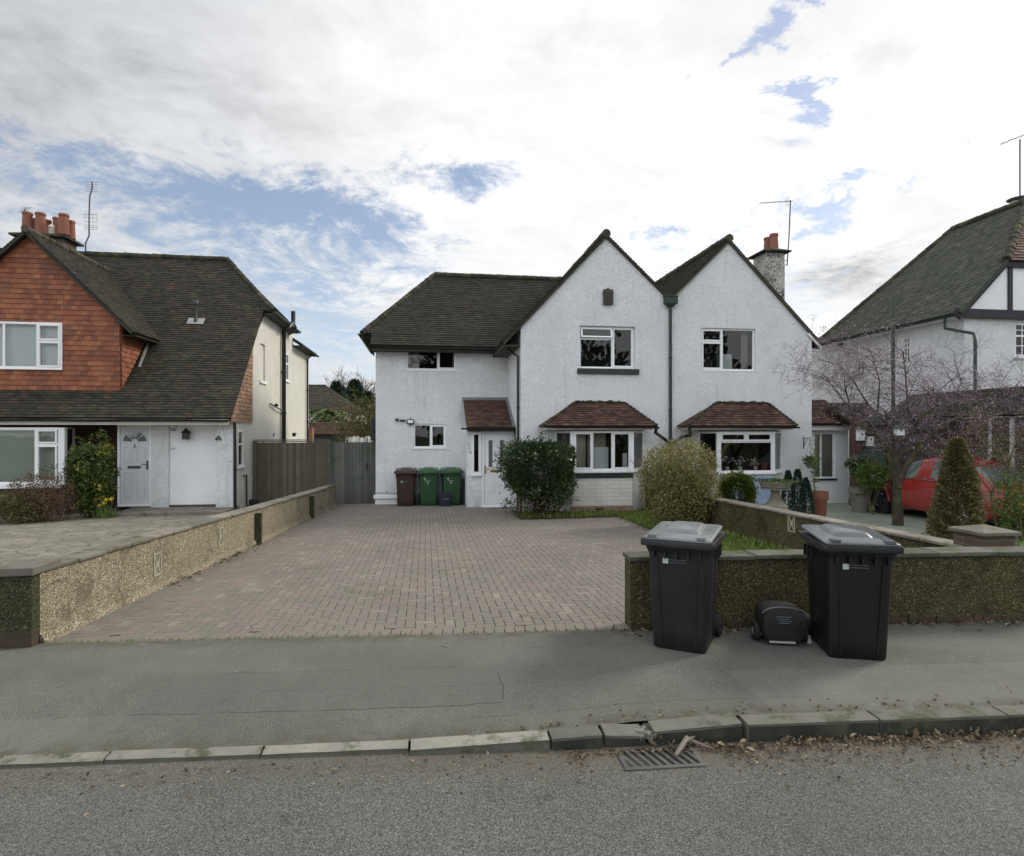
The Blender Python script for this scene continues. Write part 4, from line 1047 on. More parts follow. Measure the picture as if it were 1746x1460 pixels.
drape(mb, FW, upW[0] + .06, upW[0] + .38, upW[2], upW[3], -.25, 4); mb.build('curtain', M['curtain'], HA); mb = MB(); drape(mb, FW, upW[1] - .13, upW[1] - .05, upW[2], upW[3], -.25, 2)
mb.build('curtain', M['curtain'], HA)

def make_bay(H, x, mullions, sidel, label_low):
    """x: pixel data"""
    FF = front(VG - .60)
    f0, f1 = FF.px(x['f0'], 770)[0], FF.px(x['f1'], 770)[0]; zs0, zs1 = FF.px(0, x['sy'])[1] if False else onv((x['f0'] + x['f1']) / 2, x['sy'], VG - .6).z, onv((x['f0'] + x['f1']) / 2, x['ty'], VG - .6).z
    w0, w1 = P(x['w0'], 770)[0], P(x['w1'], 770)[0]
    base_z = -.5
    mb = MB()
    # low wall under the bay: canted
    pts = [(w0, VG), (f0, VG - .60), (f1, VG - .60), (w1, VG)]
    zt = zs0 - .05
    for a, b in zip(pts, pts[1:]): mb.face([(a[0], a[1], base_z), (b[0], b[1], base_z), (b[0], b[1], zt), (a[0], a[1], zt)])
    mb.face([(p[0], p[1], zt) for p in pts])
    mb.build('bay_wall', M[label_low], H)
    # sill
    mb = MB(); o = .06
    sp_ = [(w0 - .05, VG), (f0 - .03, VG - .60 - o), (f1 + .03, VG - .60 - o), (w1 + .05, VG)]
    mb.prism([(p[0], p[1], zt + .001) for p in sp_], (0, 0, .05)); mb.build('sill', M['paint_white'], H, bevel=.006)
    fr_front = FF; fr_l = Fr((w0, VG, 0), (f0 - w0, -.60, 0), (0, 0, 1), (-.60, -(f0 - w0), 0)); fr_r = Fr((f1, VG - .60, 0), (w1 - f1, .60, 0), (0, 0, 1), (.60, -(w1 - f1), 0))
    ll, lr = math.hypot(f0 - w0, .6), math.hypot(w1 - f1, .6)
    window(H, FF, (f0 + .012, f1 - .012, zs0 + .002, zs1), mullions, M['upvc'], G_, inset=-.001, w=.055)
    window(H, fr_l, (0, ll, zs0 + .002, zs1), sidel, M['upvc'], G_, inset=-.001, w=.055)
    window(H, fr_r, (0, lr, zs0 + .002, zs1), sidel, M['upvc'], G_, inset=-.001, w=.055)
    for px_, py_ in ((f0, VG - .60), (f1, VG - .60)): mb = MB(); mb.bx(px_ - .05, px_ + .05, py_ - .005, py_ + .09, zs0 + .004, zs1); mb.build('corner_post', M['upvc'], H, bevel=.01)
    # roof
    zt_top = P(0, x['rt'])[1] if False else onv(x['t0'], x['rt'], VG).z
    ve_ = VG - .78; ze_ = onv((x['e0'] + x['e1']) / 2, x['re'], ve_).z
    e0, e1 = onv(x['e0'], x['re'], VG - .55).x, onv(x['e1'], x['re'], VG - .55).x
    t0, t1 = onv(x['t0'], x['rt'], VG).x, onv(x['t1'], x['rt'], VG).x
    mb = MB(); kk = (zt_top - ze_)
    tiles(mb, [(e0, ve_, ze_), (e1, ve_, ze_), (t1, VG + .02, zt_top), (t0, VG + .02, zt_top)], (0, VG - ve_, kk), gauge=.1, seed=31, slab=.04, jit=.007, th=.016)
    tiles(mb, [(e0, ve_, ze_), (t0, VG + .02, zt_top), (e0, VG + .02, ze_)], (1, 0, 1), seed=32, slab=.04, jit=.007)
    tiles(mb, [(e1, ve_, ze_), (t1, VG + .02, zt_top), (e1, VG + .02, ze_)], (-1, 0, 1), seed=33, slab=.04, jit=.007)
    mb.build('bay_roof', M['roof_bay'], H)
    mb = MB(); rr = random.Random(8)
    for (a, b) in (((e0, ve_, ze_), (t0, VG, zt_top)), ((e1, ve_, ze_), (t1, VG, zt_top))):
        a, b = Vector(a), Vector(b); n = 9
        for i in range(n): mb.tube([a.lerp(b, i / n) + Vector((0, 0, .012)), a.lerp(b, (i + 1) / n) + Vector((0, 0, .0))], [.045, .032], 7, rr.random())
    a = Vector((t0, VG - .02, zt_top + .01)); b = Vector((t1, VG - .02, zt_top + .01))
    for i in range(12): p_ = a.lerp(b, i / 12); q_ = a.lerp(b, (i + 1) / 12); mb.tube([p_ + Vector((0, 0, rr.uniform(-.015, .02))), q_ + Vector((0, 0, rr.uniform(-.015, .02)))], rr.uniform(.025, .045), 6, rr.random())
    mb.build('ridge', M['ridge_tile'], H, smooth=True)
    mb = MB(); mb.bx(e0 + .10, e1 - .10, ve_ + .05, VG - .001, ze_ - .11, ze_ - .03); mb.build('soffit', M['fascia'], H)
    gutter((e0 - .02, ve_ - .03, ze_ - .01), (e1 + .04, ve_ - .03, ze_ - .03), H, r=.045)
    return dict(e0=e0, e1=e1, ve=ve_, ze=ze_, f0=f0, f1=f1, zs0=zs0, zs1=zs1, zt=zt)
bA = make_bay(HA, dict(f0=976, f1=1078, w0=946, w1=1098, sy=803, ty=735, rt=686, re=726, t0=981, t1=1064, e0=925, e1=1115), [(0, .33, 0, 1, 1), (.33, .67, 0, 1, 0), (.67, 1, 0, 1, 1)], [(0, 1, 0, 1, 0)], 'block_white')
mb = MB(); z0_ = bA['zt'] - .02; mb.bx(bA['f0'] - .02, bA['f1'] + .02, VG - .625, VG - .585, z0_ - .12, z0_); mb.build('bay_panel', M['black_green'], HA)
mb = MB(); mb.bx(bA['f0'] - .03, bA['f1'] + .02, VG - .63, VG - .58, -.3, gz(15.4) + .17); mb.build('brick_plinth', M['brick_base'], HA)
mb = MB(); zc = gz(15.4) + .09; mb.bx(bA['f0'] + .62, bA['f0'] + .84, VG - .634, VG - .58, zc - .035, zc + .035); mb.build('air_brick', M['dark_interior'], HA)
mb = MB(); FF = front(VG - .55)
drape(mb, FF, bA['f0'] + .50, bA['f0'] + 1.02, bA['zs0'], bA['zs1'], -.3, 8, .03); mb.build('curtain', M['curtain'], HA); mb = MB(); drape(mb, FF, bA['f0'] + .08, bA['f0'] + .44, bA['zs0'], bA['zs1'], -.25, 3, .01)
mb.build('curtain', M['curtain'], HA)
mb = MB(); bar(mb, FF, bA['f0'] + .66, bA['f0'] + 1.06, bA['zs0'] + .03, bA['zs0'] + .62, -.24, -.20); mb.build('blind', M['curtain_pale'], HA); mb = MB(); bar(mb, FF, bA['f0'] + 1.5, bA['f0'] + 1.62, bA['zs0'] + .0, bA['zs0'] + .45, -.34, -.30); mb.build('blind', M['curtain_pale'], HA)
# vent box on the gable
mb = MB(); a0, b0 = P(1028, 520); a1, b1 = P(1044, 495); bar(mb, F, a0, a1, b0, b1, .0, .10); bar(mb, F, (a0 + a1) / 2 - .03, (a0 + a1) / 2 + .03, b1, b1 + .035, 0, .08); bar(mb, F, a0 - .012, a1 + .012, b0 + .30, b0 + .33, 0, .108)
mb.build('vent_box', M['soffit'], HA, bevel=.006)
# hopper head and downpipe at the junction
mb = MB(); a0, b0 = P(1131, 519); a1, b1 = P(1152, 506)
bar(mb, F, a0, a1, b0, b1, 0, .16); bar(mb, F, a0 - .02, a1 + .02, b1 - .035, b1, -.001, .18); cx_ = (a0 + a1) / 2
mb.add([F(a0 + .02, b0 - .001, 0), F(a1 - .02, b0 - .001, 0), F(a1 - .02, b0 - .001, .15), F(a0 + .02, b0 - .001, .15), F(cx_ - .05, b0 - .1, .02), F(cx_ + .05, b0 - .1, .02), F(cx_ + .05, b0 - .1, .11), F(cx_ - .05, b0 - .1, .11)], [(0, 1, 5, 4), (1, 2, 6, 5), (2, 3, 7, 6), (3, 0, 4, 7), (4, 5, 6, 7)])
mb.build('hopper', M['black_green'], HA, bevel=.005)
pipe([F(cx_, b0 - .05, .07), F(cx_, -.3, .07)], .042, HA, 'black_green')
pz1 = onv(1118, 735, VG - .5)
pipe([(bA['e1'] + .0, VG - .75, bA['ze'] - .04), (bA['e1'] + .02, VG - .6, bA['ze'] - .18), F(P(1128, 748)[0], P(1128, 748)[1], .15), F(cx_ - .03, P(0, 760)[1], .09)], .046, HA, 'black_gutter')
# ---------------------------------- porch
VP_ = 17.2; FP = front(VP_); Q = lambda x, y: FP.px(x, y)
pl, pr = Q(796, 800)[0], Q(880, 800)[0]; pt = Q(830, 733)[1]; pb = gz(VP_)
dl, dr = Q(822, 800)[0], Q(872, 800)[0]
sl, sr_ = Q(805.5, 800)[0], Q(818.5, 800)[0]; sb = Q(810, 809)[1]; st = Q(810, 737)[1]
mb = MB(); wall_mb(mb, FP, [(pl, -.5), (pr, -.5), (pr, pt + .1), (pl, pt + .1)], [(sl, sr_, sb, st), (dl, dr, pb + .01, pt)], reveal=.1)
mb.face([(pl, VP_, -.5), (pl, VP_, pt + .1), (pl, VW, pt + .1), (pl, VW, -.5)]); mb.face([(pr, VP_, -.5), (pr, VP_, pt + .1), (pr, VW, pt + .1), (pr, VW, -.5)])
mb.build('porch_wall', M['render_white'], HA)
mb = MB(); room_mb(mb, FP, (sl, sr_, sb, st), .9, .05, .11); mb.build('room', M['dark_interior'], HA)
window(HA, FP, (sl - .03, sr_ + .03, sb, st), [(0, 1, 0, 1, 0)], M['upvc'], G_, inset=-.03, w=.075, sill=(.03, .05, .06, M['upvc']))
def upvc_door(H, fr, a0, a1, b0, b1, mat, panels, lights, hand, letter, gl, fan=None, fw=.06, lmat='brass'):
    o_ = MB(); ring(o_, fr, a0, a1, b0, b1, fw, -.05, .015); fr_o = o_.build('door_frame', M['paint_white'], H, bevel=.005)
    mb = MB(); A0, A1, B0, B1 = a0 + fw + .004, a1 - fw - .004, b0 + fw + .004, b1 - fw - .004; w, h = A1 - A0, B1 - B0
    bar(mb, fr, A0, A1, B0, B1, -.05, -.005)
    for x0, x1, y0, y1 in panels:
        ring(mb, fr, A0 + x0 * w, A0 + x1 * w, B0 + y0 * h, B0 + y1 * h, .018, -.006, .006); bar(mb, fr, A0 + x0 * w + .04, A0 + x1 * w - .04, B0 + y0 * h + .04, B0 + y1 * h - .04, -.006, .004)
    for x0, x1, y0, y1 in lights: ring(mb, fr, A0 + x0 * w, A0 + x1 * w, B0 + y0 * h, B0 + y1 * h, .03, -.006, .010)
    d = mb.build('door', mat, H, bevel=.004)
    if lights:
        g = MB()
        for x0, x1, y0, y1 in lights: bar(g, fr, A0 + x0 * w + .03, A0 + x1 * w - .03, B0 + y0 * h + .03, B0 + y1 * h - .03, -.004, .001)
        g.build('door_glass', M['car_glass'], d)
    if hand:
        g = MB(); hx, hy, s = hand; hx = A0 + hx * w; hy = B0 + hy * h
        bar(g, fr, hx - .02, hx + .02, hy - .12, hy + .12, -.004, .014); g.tube([fr(hx, hy + .02, .01), fr(hx, hy + .02, .055), fr(hx + s * .12, hy + .02, .055)], .01, 7); g.build('handle', M[lmat], d, smooth=True)
    if letter:
        g = MB(); x0, x1, y = letter; bar(g, fr, A0 + x0 * w, A0 + x1 * w, B0 + y * h - .035, B0 + y * h + .035, -.004, .012); bar(g, fr, A0 + x0 * w + .02, A0 + x1 * w - .02, B0 + y * h - .02, B0 + y * h + .02, .012, .018); g.build('letterbox', M[lmat], d, bevel=.004)
    return d, (A0, A1, B0, B1)
dA, _ = upvc_door(HA, FP, dl, dr, pb + .015, pt + .0, M['door_white'], [(.12, .42, .17, .42), (.55, .86, .17, .42)], [(.13, .37, .50, .90), (.58, .82, .50, .90)], (.04, .48, 1), (.24, .68, .46), None)
mb = MB(); ring(mb, FP, dl + .07, dr - .07, pb + .1, pt - .09, .012, -.004, .004); mb.build('moulding', M['door_white'], dA)
mb = MB(); mb.bx(dl - .01, dr + .01, VP_ - .07, VP_ - .001, gz(VP_) - .02, gz(VP_) + .015); mb.build('doorstep', M['paint_white'], HA)
# 119 set diagonally on the post
for i, (ch, px_, py_) in enumerate((('1', 799.3, 759), ('1', 801, 765.5), ('9', 803, 772))):
    a, b = Q(px_, py_); text(ch, HA, M['number_black'], FP, a, b, .125, rot=.12, name='house_number')
# porch roof
vt, vfz = VW - .005, VP_ - .28
ztop_ = onv(830, 680, VW).z; zbot = onv(830, 728, vfz).z
r0, r1 = onv(793, 676, VW).x, onv(867, 676, VW).x; r0b, r1b = onv(796, 726, vfz).x, onv(874, 726, vfz).x
mb = MB(); tiles(mb, [(r0b, vfz, zbot), (r1b, vfz, zbot), (r1b, vt, ztop_), (r0b, vt, ztop_)], (0, 1, (ztop_ - zbot) / (vt - vfz)), gauge=.09, seed=41, slab=.05, th=.012); mb.build('porch_roof', M['roof_bay'], HA)
mb = MB(); mb.add([(r0b - .04, VW - .16, ztop_ - .09), (r1b + .12, VW - .16, ztop_ - .09), (r1b + .12, VW - .004, ztop_ + .045), (r0b - .04, VW - .004, ztop_ + .045)], [(0, 1, 2, 3)])
mb.prism([(r1b + .0, vfz - .02, zbot + .02), (r1b + .13, vfz - .02, zbot - .01), (r1b + .13, vt, ztop_ + .0), (r1b + .0, vt, ztop_ + .035)], (0, 0, .02))
mb.build('flashing', M['lead'], HA)
gutter((r0b - .16, vfz - .05, zbot - .03), (r1b + .08, vfz - .05, zbot - .03), HA, r=.05)
mb = MB(); mb.bx(r0b + .02, r1b + .1, vfz + .01, vfz + .035, zbot - .13, zbot - .02); mb.bx(r0b + .02, pr, vfz + .04, VP_ - .001, zbot - .11, zbot - .08); mb.build('fascia', M['soffit'], HA)
pipe([(r1b + .05, vfz - .05, zbot - .06), (r1b + .10, vfz + .05, zbot - .3), (ua - .06, VG + .3, .9)], .034, HA)
# floodlight and sensor, low white ledge
mb = MB(); a, b = PW(681, 716); bar(mb, FW, a - .12, a - .02, b - .035, b + .035, 0, .10); bar(mb, FW, a + .02, a + .18, b - .05, b + .01, .0, .05); s1 = mb.build('alarm_sensor', M['plastic_dark'], HA, bevel=.01)
mb = MB(); a, b = PW(700, 719); bar(mb, FW, a - .11, a + .11, b - .07, b + .07, .03, .12); mb.tube([FW(a, b + .05, .01), FW(a, b + .11, .06)], .02, 6); mb.tube([FW(a, b - .05, .07), FW(a, b - .12, .05)], .025, 6); fl = mb.build('floodlight', M['plastic_dark'], HA, bevel=.01)
mb = MB(); bar(mb, FW, a - .08, a + .08, b - .045, b + .045, .12, .124); mb.build('lens', M['curtain_pale'], fl)
mb = MB(); a0, b0 = PW(640, 850); a1, b1 = PW(678, 843); bar(mb, FW, a0 - .04, a1, b0, b1, 0, .16); bar(mb, FW, a0, a1, gz(VW) - .05, b0 - .001, 0, .10); mb.build('ledge', M['paint_white'], HA, bevel=.01)
mb = MB(); mb.tube([FW(a0 - .0, b1 + .06, .06), FW(a1, b1 + .04, .06)], .018, 7); mb.tube([FW((a0 + a1) / 2, b1 + .04, .06), FW((a0 + a1) / 2, b1 + .12, .03)], .02, 7); mb.build('pipe', M['plastic_grey'], HA)
mb = MB(); b2 = PW(638, 712)[1]; mb.bx(uwl - .16, uwl - .005, VW + .1, VW + .28, 1.75, b2); mb.build('vent_pipe', M['black_gutter'], HA, bevel=.03)

# ------------------------------------------------------------------ HOUSE B : white gabled half on the right
HB = thing('house', 'white gabled house with two-pot chimney and pale blue panel under its bay window', 'house', (9, VG, -.12))
peakB = P(1242, 412); cornR = P(1384, 572); ub = cornR[0]; valB = (jx + .001, valley[1])
upB = (P(1196, 560)[0], P(1288, 560)[0], P(1240, 632)[1], P(1240, 560)[1]); bayB = (P(1190, 770)[0], P(1333, 770)[0], P(1240, 808)[1], P(1240, 735)[1])
mb = MB(); wall_mb(mb, F, [(jx + .001, zb), (ub, zb), cornR, peakB, valB], [upB, bayB])
mb.face([(ub, VG, zb), (ub, 25.2, zb), (ub, 25.2, cornR[1]), (ub, VG, cornR[1])]); mb.face([(jx, 25.2, zb), (ub, 25.2, zb), (ub, 25.2, cornR[1]), (jx, 25.2, cornR[1])])
mb.build('wall', M['render_white'], HB)
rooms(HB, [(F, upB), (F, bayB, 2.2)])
pb_u, pb_z = peakB; pkB = pb_z + .075; sL = (peakB[1] - valB[1]) / (peakB[0] - valB[0]); sR = (peakB[1] - cornR[1]) / (cornR[0] - peakB[0])
er = cornR[0] + .34; ezr = pkB - sR * (er - pb_u)
mb = MB()
tiles(mb, [(jx, vf, pkB - sL * (pb_u - jx)), (pb_u, vf, pkB), (pb_u, vb, pkB), (jx, vb, pkB - sL * (pb_u - jx))], (1, 0, sL), seed=51, slab=.075)
tiles(mb, [(er, vf, ezr), (pb_u, vf, pkB), (pb_u, vb, pkB), (er, vb, ezr)], (-1, 0, sR), seed=52, slab=.075)
mb.build('roof', M['roof_brown'], HB)
mb = MB(); ridge(mb, (pb_u, vf - .03, pkB), (pb_u, vb, pkB), .12, .3, 7); mb.build('ridge', M['ridge_tile'], HB, smooth=True)
mb = MB()
for a, b in (((jx, pkB - sL * (pb_u - jx)), (pb_u, pkB)), ((pb_u, pkB), (er, ezr))):
    p, q = Vector((a[0], vf, a[1] - .02)), Vector((b[0], vf, b[1] - .02)); d = (q - p).normalized(); nn = Vector((-d.z, 0, d.x)); nn = nn if nn.z > 0 else -nn
    mb.box((p + q) / 2 - nn * .045 + Vector((0, .012, 0)), (q - p) / 2, nn * .024, (0, .032, 0), .8)
mb.build('verge', M['ridge_tile'], HB)
# white barge board foot at the right eaves
mb = MB(); p = Vector((er - .02, VG - .03, ezr - .09)); q = Vector((ub - .12, VG - .03, ezr + (er - ub + .1) * sR - .12)); d = (q - p).normalized(); nn = Vector((-d.z, 0, d.x))
mb.box((p + q) / 2, (q - p) / 2, nn * .055, (0, .02, 0)); mb.bx(ub + .0, er - .03, VG + .02, 25, ezr - .16, ezr - .13); mb.build('barge_board', M['paint_white'], HB)
gutter((er + .03, VG + .0, ezr - .05), (er + .03, 25.2, ezr - .07), HB)
window(HB, F, upB, [(0, .40, 0, .68, 1), (0, .40, .68, 1, 1), (.40, 1, 0, 1, 0)], M['upvc'], G_, inset=.06, sill=(.015, .02, .01, M['upvc']))
mb = MB(); drape(mb, F, upB[1] - .28, upB[1] - .06, upB[2], upB[3], -.3, 3, .03); mb.build('curtain', M['curtain'], HB)
mb = MB(); a = upB[0] + .44 * (upB[1] - upB[0]); bar(mb, F, a, a + .32, upB[2], upB[2] + .50, -.55, -.25); mb.build('white_box', M['curtain_pale'], HB); mb = MB(); bar(mb, F, a + .34, a + .37, upB[2], upB[2] + .36, -.4, -.3); mb.build('white_box', M['curtain_pale'], HB)
bB = make_bay(HB, dict(f0=1226, f1=1319, w0=1190, w1=1333, sy=806, ty=736, rt=687, re=726, t0=1221, t1=1309, e0=1168, e1=1351), [(0, .5, .75, 1, 1), (.5, 1, .75, 1, 1), (0, 1, 0, .75, 0)], [(0, 1, 0, 1, 0)], 'block_white')
mb = MB(); z1_ = bB['zt'] - .04; zA = gz(15.4) + .15; FBF = front(VG - .605)
bar(mb, FBF, bB['f0'], bB['f1'], zA, z1_, 0, .02)
for i in range(11): a = bB['f0'] + .06 + i * (bB['f1'] - bB['f0'] - .12) / 10; bar(mb, FBF, a - .02, a + .02, zA + .08, z1_ - .08, .02, .035)
bar(mb, FBF, bB['f0'] + .001, bB['f1'] - .001, z1_ - .1, z1_ - .001, .02, .045); bar(mb, FBF, bB['f0'] + .001, bB['f1'] - .001, zA + .001, zA + .08, .02, .045)
mb.build('bay_panel', M['panel_blue'], HB)
pipe([(bB['e0'] + .02, VG - .75, bB['ze'] - .04), F(P(1172, 742)[0], P(1172, 742)[1], .2), F(P(1158, 750)[0], P(1158, 746)[1], .15), F(cx_ + .02, P(0, 762)[1], .09)], .046, HB)
a, b = P(1170.5, 752); text('1', HB, M['number_black'], F, a, b, .34, name='house_number')
a, b = P(1175.5, 751.5); text('1', HB, M['number_black'], F, a, b, .17, rot=-.35, name='house_number')
a, b = P(1178.5, 757); text('2', HB, M['number_black'], F, a, b, .20, name='house_number')
# potted orchids and a terracotta pot standing inside on the bay sill
for i, (px_, h_) in enumerate(((1240, .34), (1262, .28), (1288, .2))):
    t_ = thing('potted_orchid', ['tall white orchid in the left part of the right bay window', 'bushy white orchid in the middle of the right bay window', 'small white orchid near the right end of the right bay window'][i], 'plant', onv(px_, 804, VG - .45), group='orchids on the bay window sill')
    x_, y_, z_ = t_.location; z_ = bB['zs0'] + .06
    t_.location.z = z_
    mb = MB(); mb.lathe((x_, y_, z_), [(.045, 0), (.06, .10), (.055, .10)], 12); mb.build('pot', M['paint_white'], t_)
    rg = np.random.default_rng(i + 3); pts = np.array([x_, y_, z_ + .12]) + rg.normal(size=(26, 3)) * [.07, .04, .05] + [0, 0, h_ * .5]
    leafmesh('flower', pts, .065, M['petal_white'], t_, .9, seed=i)
    mb = MB()
    for q in range(3): mb.tube([(x_, y_, z_ + .1), (x_ + rnd.uniform(-.03, .03), y_, z_ + h_ * .4), (x_ + rnd.uniform(-.08, .08), y_, z_ + h_ * .65)], .004, 4)
    mb.build('stem', M['twig_olive'], t_)
mb = MB(); q = onv(1303, 804, VG - .42); mb.lathe((q.x, q.y, bB['zs0'] + .06), [(.06, 0), (.085, .16), (.095, .16), (.095, .20), (.08, .2)], 14)
tag(mb.build('flower_pot', M['terracotta_pot'], None), 'small terracotta pot inside the right bay window', 'pot')
# chimney of B
cz = onv(1315, 430, 19.3).z; c0 = onv(1294, 450, 19.3).x; c1_ = onv(1338, 450, 19.3).x
c0 += .26
mb = MB(); mb.bx(c0, c1_, 19.3, 20.1, 4.5, cz); ch = mb.build('chimney', M['render_dirty'], HB)
mb = MB(); top_cap(mb, c0, c1_, 19.3, 20.1, cz, .16, .05, .13, .1); mb.build('cap', M['ridge_tile'], ch)
mb = MB(); mb2 = MB(); chimney_pot(mb, (onv(1309, 400, 19.9).x, 19.9, cz + .10), .60, .15, .12); chimney_pot(mb2, (onv(1319.5, 400, 19.55).x, 19.55, cz + .10), .62, .165, .13)
mb.build('chimney_pot', M['terracotta_pot'], ch, smooth=True); mb2.build('chimney_pot', M['terracotta_pot'], ch, smooth=True)
# side porch of B
vpb = 16.35; FB = front(vpb); B_ = lambda x, y: FB.px(x, y)
q0, q1 = ub, B_(1446, 800)[0]; gl0, gl1 = B_(1388, 800)[0], B_(1424, 800)[0]; gt, gb = B_(1400, 738)[1], B_(1400, 816)[1]; tp = B_(1400, 733)[1]
mb = MB(); wall_mb(mb, FB, [(q0 + .001, -.5), (q1, -.5), (q1, tp + .05), (q0 + .001, tp + .05)], [(gl0, gl1, gb, gt)], reveal=.1)
mb.face([(q1, vpb, -.5), (q1, vpb + 2.6, -.5), (q1, vpb + 2.6, tp), (q1, vpb, tp)]); mb.build('porch_wall', M['paint_white'], HB)
mb = MB(); room_mb(mb, FB, (gl0, gl1, gb, gt), 1.2, .1, .11); mb.build('room', M['blind'], HB); mb = MB(); mb.face([FB(gl0, gb, -.115), FB(gl1, gb, -.115), FB(gl1, gt, -.115), FB(gl0, gt, -.115)]); mb.build('blind', M['curtain'], HB)  # pale sheet added behind the porch glass so it reads brighter
window(HB, FB, (gl0, gl1, gb, gt), [(0, .36, 0, 1, 0), (.36, 1, 0, 1, 0)], M['upvc'], G_, inset=.03, sill=(.04, .05, .05, M['black_green']))
mb = MB(); za, zb2 = onv(1400, 722, vpb - .2).z, onv(1400, 688, vpb + 1.1).z; e_l, e_r = q0 + .0, onv(1450, 722, vpb - .2).x + .05
tiles(mb, [(e_l, vpb - .25, za), (e_r, vpb - .25, za), (e_r, vpb + 1.0, zb2 + .1), (e_l, vpb + 1.0, zb2 + .1)], (0, 1.25, zb2 - za), seed=61, slab=.06)
tiles(mb, [(e_l, vpb + 2.25, za), (e_r, vpb + 2.25, za), (e_r, vpb + 1.0, zb2 + .1), (e_l, vpb + 1.0, zb2 + .1)], (0, -1.25, zb2 - za), seed=62, slab=.06, gauge=.2, tw=.3)
mb.build('porch_roof', M['roof_bay'], HB)
gutter((e_l, vpb - .3, za - .02), (e_r, vpb - .3, za - .03), HB, r=.045)
mb = MB(); mb.bx(e_l, e_r - .05, vpb - .2, vpb - .18, za - .2, za - .04); mb.build('fascia', M['paint_white'], HB)
# ------------------------------------------------------------------ HOUSE C : left house, orange hung tiles
HCs = thing('house', 'orange tile-hung house with long dark catslide roof and grey front door', 'house', (-8, 17.3, -.12))
uS = -5.2; vE, zE = 16.9, 2.40; kC = 1.07
cat = lambda v: zE + kC * (v - vE)
nC = Vector((0, -kC, 1)); p0C = (0, vE, zE)
hip0 = (uS + .12, onu(452, 519, uS + .1).y); zEv = cat(hip0[1])
rR = onplane(390, 441, p0C, nC); rL = onplane(150, 437, p0C, nC); vRd = (rR.y + rL.y) / 2; zRd = cat(vRd)
SS = sideR(uS)
# side wall and front pillar walls
mb = MB()
vTop = onu(452, 519, uS).y; vC1 = 24.6; zExt = 5.5
outer = [(17.3, -.5), (28.0, -.5), (28.0, zExt), (vC1 + .2, zExt), (vC1 + .2, zEv - .02), (vTop, zEv - .02), (19.05, cat(19.05) - .1), (19.05, 2.28), (17.3, 2.28)]
wlo = (SS.px(406, 780)[0], SS.px(411.5, 780)[0] + .25, SS.px(408, 796)[1], SS.px(408, 733)[1])
ws1 = (SS.px(444, 600)[0], SS.px(452, 600)[0], SS.px(448, 650)[1], SS.px(448, 587)[1])
ws2 = (SS.px(484, 600)[0], SS.px(492.5, 600)[0], SS.px(488, 649)[1], SS.px(488, 602)[1])
ws3 = (SS.px(465, 740)[0], SS.px(470, 740)[0], SS.px(467, 748)[1], SS.px(467, 736)[1])
ws4 = (SS.px(498, 740)[0], SS.px(506, 740)[0], SS.px(500, 747)[1], SS.px(500, 736)[1])
wall_mb(mb, SS, outer, [(wlo[0], min(wlo[1], wlo[0] + .5), wlo[2], wlo[3]), ws1, ws2, ws3, ws4], reveal=.09)
mb.face([(uS, 28.0, -.5), (-12.6, 28.0, -.5), (-12.6, 28.0, zExt), (uS, 28.0, zExt)])
mb.build('wall', M['render_cream'], HCs)
rooms(HCs, [(SS, ws1, .5, .1, .1), (SS, ws2, .5, .1, .1), (SS, ws3, .5, .1, .1), (SS, ws4, .5, .1, .1), (SS, (wlo[0], wlo[0] + .5, wlo[2], wlo[3]), .16, .02, .1)])
mb = MB(); mb.face([SS(ws1[0], ws1[2], -.05), SS(ws1[1], ws1[2], -.05), SS(ws1[1], ws1[3], -.05), SS(ws1[0], ws1[3], -.05)]); mb.build('blocked_window', M['render_cream'], HCs)
mb = MB(); bar(mb, SS, ws1[0] - .1, ws1[1] + .1, ws1[2] - .09, ws1[2], -.05, .05); mb.build('sill', M['paint_white'], HCs)
window(HCs, SS, ws2, [(0, 1, 0, .62, 0), (0, 1, .62, 1, 0)], M['upvc'], G_, inset=.0, w=.06, sill=(.05, .06, .06, M['paint_white']))
window(HCs, SS, ws3, [(0, 1, 0, 1, 0)], M['upvc'], G_, inset=.0); window(HCs, SS, ws4, [(0, 1, 0, 1, 0)], M['upvc'], G_, inset=.0)
window(HCs, SS, (wlo[0], wlo[0] + .5, wlo[2], wlo[3]), [(0, 1, 0, .6, 0), (0, 1, .6, 1, 0)], M['upvc'], G_, inset=.0, sill=(.04, .05, .05, M['paint_white']))
# orange hung tiles on the side, under the sweep of the roof
mb = MB(); tv = [(16.98, 2.30), (19.02, 2.30), (19.02, cat(19.02) - .1), (16.98, cat(16.98) - .05)]
tiles(mb, [(uS + .035, a, b) for a, b in tv], (0, 0, 1), gauge=.115, tw=.165, th=.014, slab=.05, seed=71, nrm=(1, 0, 0), jit=.006); mb.build('hung_tiles', M['tile_pinkish'], HCs)
